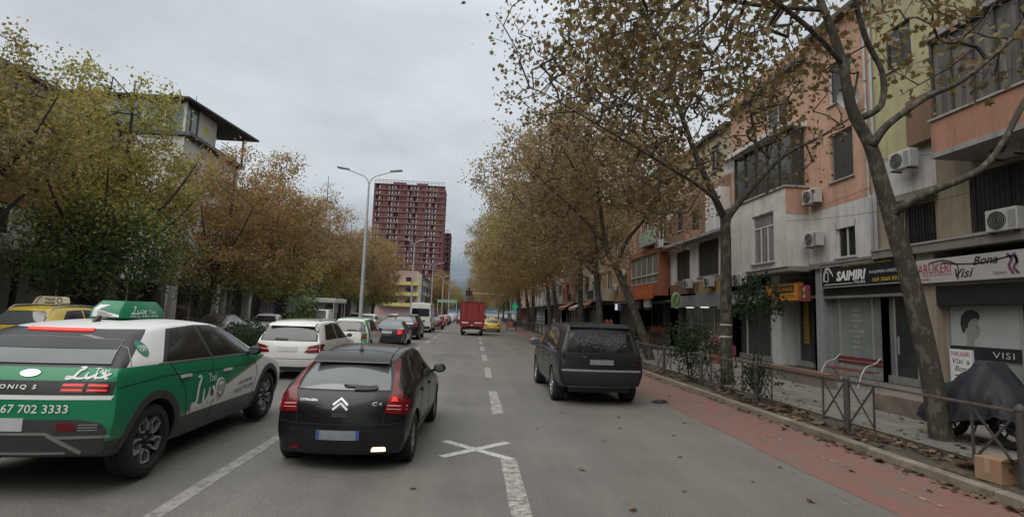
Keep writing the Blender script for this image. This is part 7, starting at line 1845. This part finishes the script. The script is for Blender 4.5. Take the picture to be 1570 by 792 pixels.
# shrubs
def shrub(name, label, loc, c, r, n, per, size, mat, seed, stems=4, zmin=.1, sig=.12, cat='shrub', lump=.4):
    rs = np.random.default_rng(seed); L = []
    for i in range(stems):
        a = 2 * PI * i / stems + rs.uniform(-.4, .4); L.append([(rs.uniform(-.08, .08), rs.uniform(-.08, .08), 0, .022), (c[0] * .5 + math.cos(a) * r[0] * .2, c[1] * .5 + math.sin(a) * r[1] * .2, c[2] * .6, .016), (c[0] + math.cos(a) * r[0] * .5, c[1] + math.sin(a) * r[1] * .5, c[2] + r[2] * .4, .008)])
    t, _ = make_tree(name, label, loc, L, [(c, r, 1)], n, per, size, mat, seed, 'blade', sig, barkm=BARKD, twig=.003, cat=cat, lump=lump, zmin=zmin); return t
shrub('shrub', 'dense rounded shrub against the fence beyond the banded tree', (6.95, 16.4, .1), (0, 0, 1.05), (.75, .95, 1.0), 190, 14, .085, LM['shrub'], 101)
shrub('shrub', 'tall ragged shrub climbing over the fence in front of the exchange office', (6.95, 12.45, .1), (.05, .1, 2.45), (.75, .8, .75), 130, 11, .10, LM['shrub'], 102, stems=3)
shrub('shrub', 'low sprawling greenery at the foot of the tall shrub', (6.85, 12.3, .1), (0, 0, .6), (.4, .75, .6), 70, 10, .075, LM['shrub'], 103, lump=.5)
shrub('shrub', 'small weeds by the second fence post', (6.9, 14.2, .1), (0, 0, .35), (.3, .7, .35), 40, 9, .06, LM['shrub'], 107, lump=.5)
shrub('median_bush', 'tall rounded green bush on the median behind the white family car', (-6.6, 21.0, gz(-7)+.1), (0, 0, 1.55), (.62, .8, 1.15), 170, 16, .09, LM['green'], 104)
shrub('hedge', 'clipped dark hedge on the median between the taxi and the white family car', (-6.6, 16.5, gz(-7)+.1), (0, 0, .72), (.42, 3.0, .75), 330, 16, .075, LM['shrub'], 105, stems=8, lump=.25)
shrub('hedge', 'low hedge further along the median by the lamp post', (-6.6, 26.5, gz(-7)+.1), (0, 0, .5), (.45, 4.5, .5), 260, 12, .08, LM['shrub'], 106, stems=8, lump=.25)
for i, (x, y) in enumerate(((6.95, 22.6), (6.95, 27.4), (6.95, 34), (6.95, 40))):
    shrub('shrub', ['shrub by the fence beside the third tree', 'shrub along the fence below the orange balcony', 'dark shrub in the fence line past the suv', 'far shrub in the right planting strip'][i], (x, y, .1), (0, 0, .8), (.5, 1.1, .8), 90, 10, .09, LM['shrub'], 110 + i)

# the street goes on behind the camera: it is what the near cars mirror
for i, (x, y, v, lab) in enumerate(((8.1, -5, 0, 'plane tree on the right pavement just behind the viewpoint'), (8.1, -13, 1, 'second right hand plane tree behind the viewpoint'), (8.1, -22, 2, 'third right hand plane tree behind the viewpoint'), (8.1, -33, 0, 'fourth right hand plane tree behind the viewpoint'))):
    t = copy_tree(rvar[v]); t.location = (x, y, .1); t.rotation_euler = (0, 0, .3 - .2 * i); t['label'] = lab
for i, (x, y, v, lab) in enumerate(((-16.4, 4, 1, 'left pavement tree beside the viewpoint'), (-16.2, -8, 0, 'left pavement tree behind the viewpoint'), (-16.2, -20, 2, 'second left pavement tree behind the viewpoint'), (-16.2, -33, 1, 'third left pavement tree behind the viewpoint'))):
    t = copy_tree(lvar[v]); t.location = (x, y, gz(x) + .1); t.rotation_euler = (0, 0, .4 * i); t['label'] = lab
# ---------------------------------------------------------------- street furniture and small things
FEN = pm('fence_metal', (.055, .052, .047), rough=.65, var=.3, scale=6, bump=.2, bscale=30)
RUST = pm('fence_rail', (.085, .068, .052), rough=.7, var=.35, scale=5)
fr = empty('fence', (6.75, 6.1, .1), 0, 'dark metal pedestrian fence with crossed braces along the planting strip', 'fence')
POST = MB().lathe([(.052, 0), (.052, .93), (.06, .935), (.06, .965), (.045, .985), (.03, 1.01), (0, 1.02)], 14, 'z').mesh('post', FEN, smooth=SM)
SP = 3.02
RAIL = MB().box(-.022, .022, .05, SP - .05, .90, .935).mesh('top_rail', RUST, bevel=.005); LOW = MB().box(-.016, .016, .05, SP - .05, .17, .20).mesh('bottom_rail', FEN)
UP = MB().box(-.012, .012, -.014, .014, .20, .90).mesh('upright', FEN)
BR1 = MB().beam((0, 0, .21), (0, .58, .89), .016, .03).mesh('brace', FEN); BR2 = MB().beam((.017, 0, .89), (.017, .58, .21), .016, .03).mesh('brace', FEN)
for i in range(17):
    y = i * SP - SP
    link('post', POST, fr, (0, y, 0))
    if i < 14:
        link('top_rail', RAIL, fr, (0, y, 0)); link('bottom_rail', LOW, fr, (0, y, 0))
        for d in (.64, SP - .64): link('upright', UP, fr, (0, y + d, 0))
        for d in (.06, SP - .64): link('brace', BR1, fr, (0, y + d, 0)); link('brace', BR2, fr, (0, y + d, 0))
ff = MB()
for i in range(16, 40):
    y = 6.1 + i * SP; ff.box(6.70, 6.8, y - .05, y + .05, .1, 1.1); ff.box(6.735, 6.765, y, y + SP, 1.0, 1.04); ff.box(6.735, 6.765, y, y + SP, .28, .31)
    for k in range(1, 5): ff.box(6.735, 6.765, y + k * SP / 5 - .015, y + k * SP / 5 + .015, .3, 1.0)
o = ff.build('far_bays', FEN, fr); o['kind'] = 'stuff'

# covered motorbike
mt = empty('motorbike', (8.62, 7.95, .135), math.radians(4), 'motorbike under a dark navy cover with its wheel showing behind the fence', 'motorbike')
wm = MB(); wm.lathe([(.235, -.05), (.30, -.055), (.325, -.03), (.33, 0), (.325, .03), (.30, .055), (.235, .05)], 28, 'x', (0, 0, .33), close=True); ty = wm.mesh('wheel', RUB, smooth=SM)
rm = MB(); rm.lathe([(.20, -.03), (.24, -.03), (.24, .03), (.20, .03)], 24, 'x', (0, 0, .33), close=True)
for k in range(6): a = PI * k / 3; rm.beam((0, .03 * math.cos(a), .33 + .03 * math.sin(a)), (0, .21 * math.cos(a), .33 + .21 * math.sin(a)), .03, .02)
rm.lathe([(0, -.06), (.05, -.06), (.05, .06), (0, .06)], 12, 'x', (0, 0, .33)); rmm = rm.mesh('rim', DALLOY)
dm = MB(); dm.lathe([(.06, .04), (.13, .04), (.13, .045), (.06, .045)], 20, 'x', (0, 0, .33), close=True); dmm = dm.mesh('brake_disc', ALLOY)
for y in (0, 1.0):
    w = link('wheel', ty, mt, (0, y, 0)); link('rim', rmm, w); link('brake_disc', dmm, w)
def guard(y): return [(0, y + .36 * math.cos(a), .33 + .36 * math.sin(a)) for a in np.linspace(.3, PI - .2, 10)]
q = MB()
for sx in (-.07, .07): q.tube([(sx, 0, .33), (sx * .9, .22, .75), (sx * .8, .32, .95)], .022, 8)
q.build('fork', ALLOY, mt, world=False, smooth=SM)
q = MB()
P = guard(0)
for i in range(len(P) - 1): q.face([(-.07, *P[i][1:]), (.07, *P[i][1:]), (.07, *P[i + 1][1:]), (-.07, *P[i + 1][1:])])
q.build('mudguard', pm('mudguard_white', (.5, .5, .5), rough=.4), mt, world=False, smooth=SM)
q = MB(); q.ball((0, .68, .42), (.16, .28, .18)); q.tube([(.12, .5, .3), (.16, .8, .28), (.17, 1.1, .34)], [.03, .04, .05], 8); q.tube([(-.1, .45, .3), (-.18, .5, .02)], .015, 6); q.build('engine', DALLOY, mt, world=False, smooth=SM)
q = MB(); NV = pm('navy_cover', (.012, .013, .019), rough=.7, var=.2, scale=3, bump=.3, bscale=14)
ns, ntt = 60, 44; vs = []
top = [(-.35, .55), (-.2, .85), (.02, 1.12), (.2, 1.36), (.34, 1.38), (.5, 1.22), (.75, 1.0), (1.0, .86), (1.2, .72), (1.3, .5)]
hem = [(-.35, .48), (-.15, .52), (.2, .42), (.6, .26), (1.0, .22), (1.3, .3)]
for i in range(ns + 1):
    y = -.35 + 1.65 * i / ns; zt = float(np.interp(y, *zip(*top))); zh = float(np.interp(y, *zip(*hem))); wd = .38 * (1 - abs((y - .5) / 1.3) ** 3) * (1.25 if .1 < y < .5 else 1)
    for j in range(ntt + 1):
        t = -1 + 2 * j / ntt; a = abs(t); drop = max(0, a - .18) / .82
        z = zt - (zt - zh) * drop ** 1.15; x = math.copysign(wd * (1 - (1 - min(1, a * 1.25)) ** 2) * (1 + .28 * drop), t)
        n = mnoise.noise(Vector((y * 3.2, t * 2.2, .3))) * .05 + mnoise.noise(Vector((y * 7 + z, t * 6, 2.1))) * .03 + mnoise.noise(Vector((y * 16 + z * 5, t * 9 - z * 6, 5.1))) * .014
        fold = (.020 * math.sin(y * 15 + 4 * mnoise.noise(Vector((y * 2, z * 2, 1))) + t * 2) + .010 * math.sin(y * 34 + z * 5)) * drop
        vs.append((x + (n + fold) * (1 if t > 0 else -1), y + n * .4, z + n * .5))
q.add(vs, [(i * (ntt + 1) + j, (i + 1) * (ntt + 1) + j, (i + 1) * (ntt + 1) + j + 1, i * (ntt + 1) + j + 1) for i in range(ns) for j in range(ntt)])
q.build('cover', NV, mt, world=False, smooth=math.radians(80))

# cardboard box by the fence post
cb = empty('cardboard_box', (6.62, 6.42, .1), .12, 'brown cardboard box lying on the soil at the fence post', 'box')
CARD = pm('cardboard', (.30, .19, .11), rough=.85, var=.15, scale=5)
q = MB(); q.box(-.02, .30, -.16, .16, 0, .29); bo = q.build('carton', CARD, cb, world=False, bevel=.006)
q = MB(); q.add([(-.02, -.16, .292), (.30, -.16, .292), (.32, -.26, .33), (-.03, -.25, .34)], [(0, 1, 2, 3)]); q.build('flap', CARD, cb, world=False)
q = MB(); q.box(-.026, .306, -.03, .03, .1, .2925); q.build('tape', pm('box_tape', (.36, .27, .17), rough=.35, var=.1), cb, world=False)
# red folding seat with tube legs
rb = empty('bench', (12.3, 15.4, .135), 0, 'red seat with bent silver tube legs outside the tour office', 'bench')
RSE = pm('seat_red', (.16, .026, .026), rough=.6, var=.2, scale=6)
for k in range(4):
    q = MB(); q.box(-.22 + k * .12, -.12 + k * .12, .05, 2.0, .44, .47); q.build('slat', RSE, rb, world=False)
for k in range(2):
    q = MB(); q.box(.30, .33, .05, 2.0, .60 + k * .14, .71 + k * .14); q.build('back_slat', pm('seat_dark_red', (.13, .02, .02), rough=.7, var=.3, scale=4), rb, world=False)
for y in (.1, 1.9):
    q = MB(); q.tube(smooth_path([(-.55, y - .12, 0), (-.35, y - .05, .40), (-.15, y, .62), (.12, y, .72), (.32, y, .9)], 4), .02, 8); q.build('leg', ALUM, rb, world=False, smooth=SM)
    q = MB(); q.tube(smooth_path([(-.28, y, .45), (.05, y, .40), (.35, y + .1, 0)], 4), .02, 8); q.build('leg', ALUM, rb, world=False, smooth=SM)
# low terrace wall
lw = empty('low_wall', (10.6, 17, .13), 0, 'low terrace wall with a brown coping in front of the exchange office', 'wall')
MB().box(10.45, 10.75, 14.9, 19.2, .13, .44).build('wall_panel', pm('wall_tiles', (.20, .17, .14), rough=.85, var=.3, scale=3), lw)
MB().box(10.40, 10.80, 14.85, 19.25, .44, .56).build('coping', pm('brown_coping', (.17, .10, .07), rough=.8, var=.2), lw)
kb = empty('stone_block', (9.4, 10.6, .13), 0, 'squat mottled stone block behind the leaning tree trunk', 'block')
MB().box(9.2, 9.6, 9.9, 11.6, .13, .52).build('block', pm('block_stone', (.17, .14, .11), rough=.9, var=.4, scale=2.5, bump=.3), kb, bevel=.015)
# flowers, chair, stall
fp = empty('flower_pot', (10.9, 22.9, .13), 0, 'tub of pale pink flowers in front of the lit grey shop', 'plant')
q = MB(); q.lathe([(0, 0), (.24, 0), (.32, .45), (.28, .45), (.27, .40), (0, .40)], 18, 'z'); q.build('tub', pm('terracotta', (.22, .09, .05), rough=.85, var=.15), fp, world=False, smooth=SM)
rs = np.random.default_rng(3); pts = np.array([.0, 0, .85]) + rs.normal(size=(260, 3)) * np.array([.24, .24, .2]); leaf_cloud('flowers', pts, .10, leaf_mat('petals', [srgb('#8d5a60'), srgb('#b08a8c'), srgb('#7a3a44'), srgb('#c0a5a2')], .2), fp); 
pts = np.array([.0, 0, .65]) + rs.normal(size=(260, 3)) * np.array([.22, .22, .18]); leaf_cloud('foliage', pts, .11, LM['shrub'], fp)
rc = empty('chair', (10.8, 21.6, .135), .5, 'red plastic chair on the pavement beside the banded tree', 'chair')
q = MB(); q.box(-.22, .22, -.22, .22, .42, .45); q.build('seat', RSE, rc, world=False, bevel=.01); q = MB(); q.box(.19, .22, -.22, .22, .47, .85); q.build('backrest', RSE, rc, world=False, bevel=.01)
for x in (-.2, .2):
    for y in (-.2, .2): q = MB(); q.beam((x, y, .42), (x * 1.1, y * 1.1, 0), .035); q.build('leg', RSE, rc, world=False)
st_ = empty('flower_stall', (11.9, 33.4, .13), 0, 'stall of red plants on a dark stepped stand in front of the dark shop', 'stall')
for k in range(3):
    q = MB(); q.box(-.9 + .4 * k, -.5 + .4 * k, -1.5, 1.5, 0, .35 + .3 * k); q.build('step', WDK, st_, world=False)
for k in range(3):
    pts = np.array([-.7 + .4 * k, 0, .55 + .3 * k]) + rs.normal(size=(330, 3)) * np.array([.14, .8, .13]); leaf_cloud('plants', pts, .11, LM['shrub'] if k == 1 else leaf_mat('red_petals%d' % k, [srgb('#3a1c18'), srgb('#7c2c20'), srgb('#8d4a30'), srgb('#3c4028'), srgb('#8a7a70')], .2), st_)
ra = empty('arch_frame', (11.6, 44.5, .13), 0, 'red double arched frame standing before the pale entrance wall', 'frame')
q = MB()
RAR = pm('arch_red', (.24, .035, .03), rough=.6, var=.2, scale=5)
for k, yc in enumerate((-.68, .68)):
    a_ = np.linspace(0, PI, 14); q = MB(); q.prism([(yc + .68 * math.cos(a), .95 + .75 * math.sin(a)) for a in a_] + [(yc - .68, .55), (yc + .68, .55)], 'x', -.06, .06); q.build('arch_panel', RAR, ra, world=False)
for y in (-1.3, 0, 1.3): q = MB(); q.box(-.04, .04, y - .04, y + .04, 0, .6); q.build('leg', RAR, ra, world=False)

# double armed lamp posts on the median
GALV = pm('galvanised', (.42, .43, .43), rough=.5, var=.12, scale=3, metal=.3)
def lamp_post(loc, label, h=9.05):
    t = empty('street_lamp', loc, 0, label, 'street lamp', 'double armed street lamps on the median')
    q = MB(); q.tube([(0, 0, 0), (0, 0, .02), (0, 0, 6.6), (0, 0, 6.62), (0, 0, h - .6)], [.115, .115, .085, .06, .05], 14); q.build('pole', GALV, t, world=False, smooth=SM)
    q = MB(); q.box(-.2, .2, -.2, .2, 0, .04); q.build('base_plate', DALLOY, t, world=False)
    for s in (-1, 1):
        q = MB(); q.tube(smooth_path([(0, 0, h - .7), (s * .05, 0, h - .35), (s * .25, 0, h - .08), (s * .6, 0, h + .06), (s * 1.2, 0, h + .26)], 5), .032, 8); q.build('arm', GALV, t, world=False, smooth=SM)
        q = MB(); q.add([(s * x, y, z + h + .27) for x, y, z in ((1.35, -.07, 0), (1.35, .07, 0), (2.0, .13, .08), (2.0, -.13, .08), (1.35, -.06, .08), (1.35, .06, .08), (2.0, .09, .17), (2.0, -.09, .17))], [(0, 1, 2, 3), (4, 5, 6, 7), (0, 1, 5, 4), (1, 2, 6, 5), (2, 3, 7, 6), (3, 0, 4, 7)])
        q.v = [(a - s * .25, b_, c_ - .03) for a, b_, c_ in q.v]; hd = q.build('lamp_head', pm('lamp_grey', (.16, .165, .17), rough=.5, var=.1), t, world=False, bevel=.01)
        q = MB(); q.add([(s * x, y, h + .27 + (x - 1.35) * .123 - .012) for x, y in ((1.5, -.06), (1.5, .06), (1.92, .09), (1.92, -.09))], [(0, 1, 2, 3)]); q.v = [(a - s * .25, b_, c_ - .03) for a, b_, c_ in q.v]; q.build('diffuser', pm('lamp_diffuser', (.4, .4, .38), rough=.4), hd, world=False)
    return t
lp0 = None
for i, (x, y, lab) in enumerate(((-5.98, 28.4, 'nearest tall double armed street lamp left of the red tower'), (-6.5, 55, 'second double armed street lamp in front of the red tower'), (-6.6, 82, 'third double armed street lamp'), (-6.6, 110, 'fourth double armed street lamp, at the right edge of the red tower'), (-6.6, 138, 'farthest double armed street lamp'))):
    if i == 0: lp0 = lamp_post((x, y, gz(x) + .1), lab)
    else: o = copy_tree(lp0); o.location = (x, y, gz(x) + .1); o['label'] = lab
# traffic light on a mast arm and the green overhead board
tl = empty('traffic_light', (6.9, 98, .1), 0, 'black traffic light hanging from a long mast arm above the red truck', 'traffic light')
q = MB(); q.tube([(0, 0, 0), (0, 0, 5.6)], [.11, .08], 10); q.build('pole', GALV, tl, world=False); q = MB(); q.tube([(0, 0, 5.4), (-7.9, 0, 5.55)], [.07, .04], 8); q.build('arm', GALV, tl, world=False)
q = MB(); q.box(-8.5, -7.3, -.15, .15, 5.0, 6.0); sg_ = q.build('signal_head', FASCD, tl, world=False, bevel=.03); q = MB(); q.box(-8.05, -7.7, -.2, .2, 5.9, 6.5); q.build('upper_box', FASCD, tl, world=False)
ob = empty('overhead_board', (-7, 150, 0), 0, 'pale green board spanning the far road between two posts', 'sign')
MB().box(-10.4, -4.8, 149.9, 150.1, 4.6, 5.4).build('board', pm('board_green', (.16, .30, .22), rough=.6, var=.1), ob)
for x in (-10.3, -4.9): MB().tube([(x, 150.2, 0), (x, 150.2, 5.5)], .09, 8).build('post', GALV, ob)
# covered cart beyond the yellow taxi
ct = empty('vendor_cart', (4.6, 62, 0), 0, 'dark vendor cart with a small white roof past the yellow taxi', 'cart')
q = MB(); q.box(-.5, .5, 0, 1.4, .45, 1.15); q.build('body', pm('cart_dark', (.03, .03, .035), rough=.6, var=.3), ct, world=False, bevel=.03); q = MB(); q.box(-.62, .62, -.2, 1.5, 2.15, 2.28); q.build('canopy', CW, ct, world=False, bevel=.02)
for x in (-.48, .48):
    for y in (.05, 1.35): q = MB(); q.box(x - .02, x + .02, y - .02, y + .02, 1.15, 2.15); q.build('post', ALUM, ct, world=False)
    q = MB(); q.lathe([(0, -.03), (.28, -.03), (.3, 0), (.28, .03), (0, .03)], 18, 'x', (x * 1.15, .7, .3)); q.build('wheel', RUB, ct, world=False)
q = MB(); q.box(-.5, .1, -.05, -.01, .5, 1.1); q.build('red_panel', pm('cart_red', (.35, .12, .08), rough=.6), ct, world=False)
gs = empty('street_sign', (5.9, 75, 0), 0, 'green shop cross sign on a pole right of the red truck', 'sign')
MB().tube([(5.9, 75, 0), (5.9, 75, 3.6)], .05, 8).build('pole', GALV, gs); q = MB(); q.box(5.5, 6.3, 74.9, 75, 2.9, 3.3); q.box(5.7, 6.1, 74.89, 75.01, 2.6, 3.6); q.build('cross', pm('cross_green', (.02, .25, .12), rough=.5, emit=(.05, .8, .4), estr=.15), gs)

# ---- fallen leaves
def flat_leaves(name, pts, size, mat, parent=None, seed=1):
    rs = np.random.default_rng(seed); o = leaf_cloud(name, pts, size, mat, parent, 'lobed', rs, up=4.0); return o
DRY = leaf_mat('dry_leaves', [srgb(h) for h in ('#33281f', '#4c3b2d', '#65503c', '#776451', '#5a4836', '#837059')], .1)
rs = np.random.default_rng(8); n = 3000
x = 6.42 + .9 * rs.random(n) ** 1.0; y = 4 + 46 * rs.random(n) ** 1.7
m_ = np.array([mnoise.noise(Vector((a * 2.2, b * .7, 0))) for a, b in zip(x, y)]) > -.12
o = flat_leaves('fallen_or_reflected_leaves', np.stack([x, y, .135 + .03 * rs.random(n)], 1)[m_], .115, DRY); tag(o, 'drift of dry brown leaves along the planting strip', None, None, 'stuff')
n = 420; x = 6.2 - np.abs(rs.normal(size=n)) * .10; y = 4 + 50 * rs.random(n) ** 1.5
o = flat_leaves('fallen_or_reflected_leaves', np.stack([x, y, .02 + .015 * rs.random(n)], 1), .095, DRY, None, 2); tag(o, 'dry leaves gathered in the gutter', None, None, 'stuff')
n = 520; x = 7.45 + 5.5 * rs.random(n) ** 1.8; y = 6 + 40 * rs.random(n) ** 1.4
o = flat_leaves('fallen_or_reflected_leaves', np.stack([x, y, .148 + .01 * rs.random(n)], 1), .10, DRY, None, 3); tag(o, 'scattered leaves on the right pavement', None, None, 'stuff')
fl = []
for k in range(5):
    mb = MB(); mb.add([(a * .15, b * .15, c * .22 * (1 + .5 * k)) for a, b, c in LOBED], LOBEDF); fl.append(mb.mesh('fallen_leaf', DRY, fix=False))
spots = [(4.35, 7.25), (3.1, 7.7), (2.55, 6.2), (3.9, 5.9), (5.3, 7.1), (3.55, 9.1), (2.2, 8.6), (4.9, 5.4), (1.75, 5.6), (3.3, 5.2), (4.2, 10.2), (3.0, 10.6), (1.5, 7.0), (5.0, 8.9), (5.7, 6.3), (2.75, 9.6), (1.2, 9.4), (5.6, 11.2), (4.5, 12.4), (2.2, 5.1), (-.6, 6.2), (3.6, 6.6), (1.9, 11.0), (5.9, 9.7), (5.2, 13.6)]
for i, (x, y) in enumerate(spots):
    o = link('fallen_leaf', fl[i % 5], None, (x, y, .014)); o.rotation_euler = (rr.uniform(-.1, .1), rr.uniform(-.1, .1), rr.uniform(0, 6)); s_ = rr.uniform(.35, .75); o.scale = (s_, s_, s_)
    tag(o, 'single dry plane leaf lying on the carriageway or bicycle lane', 'leaf', 'single leaves on the road')
bg_ = empty('scrap', (4.55, 12.6, .01), .3, 'flattened black rubber scrap on the lane edge beside the suv', 'scrap')
q = MB(); q.add([(-.2, -.1, 0), (.2, -.14, 0), (.24, .1, 0), (-.15, .13, 0), (-.1, -.05, .05), (.12, -.06, .07), (.12, .05, .05), (-.08, .06, .04)], [(4, 5, 6, 7), (0, 1, 5, 4), (1, 2, 6, 5), (2, 3, 7, 6), (3, 0, 4, 7)]); q.build('rubber', RUB, bg_, world=False)
# thin cables between the facade and the trees
cb_ = MB(); 
for a, b, sag in (((13.9, 12, 5.9), (13.2, 21.3, 6.4), .25), ((14.1, 17.4, 7.0), (14.1, 28, 7.4), .3), ((13.9, 10.0, 7.0), (13.9, 17.5, 8.0), .3)):
    cb_ = MB(); A, B = Vector(a), Vector(b); cb_.tube([A.lerp(B, t) - Vector((0, 0, sag * 4 * t * (1 - t))) for t in np.linspace(0, 1, 9)], .008, 4); o = cb_.build('cable', BLK); tag(o, {12: 'sagging black cable from the salon wall to the white bay', 17.4: 'thin cable strung along the peach wall', 10.0: 'cable running under the terracotta balcony'}[a[1]], 'cable')
bpy.data.scenes.remove(TMP)
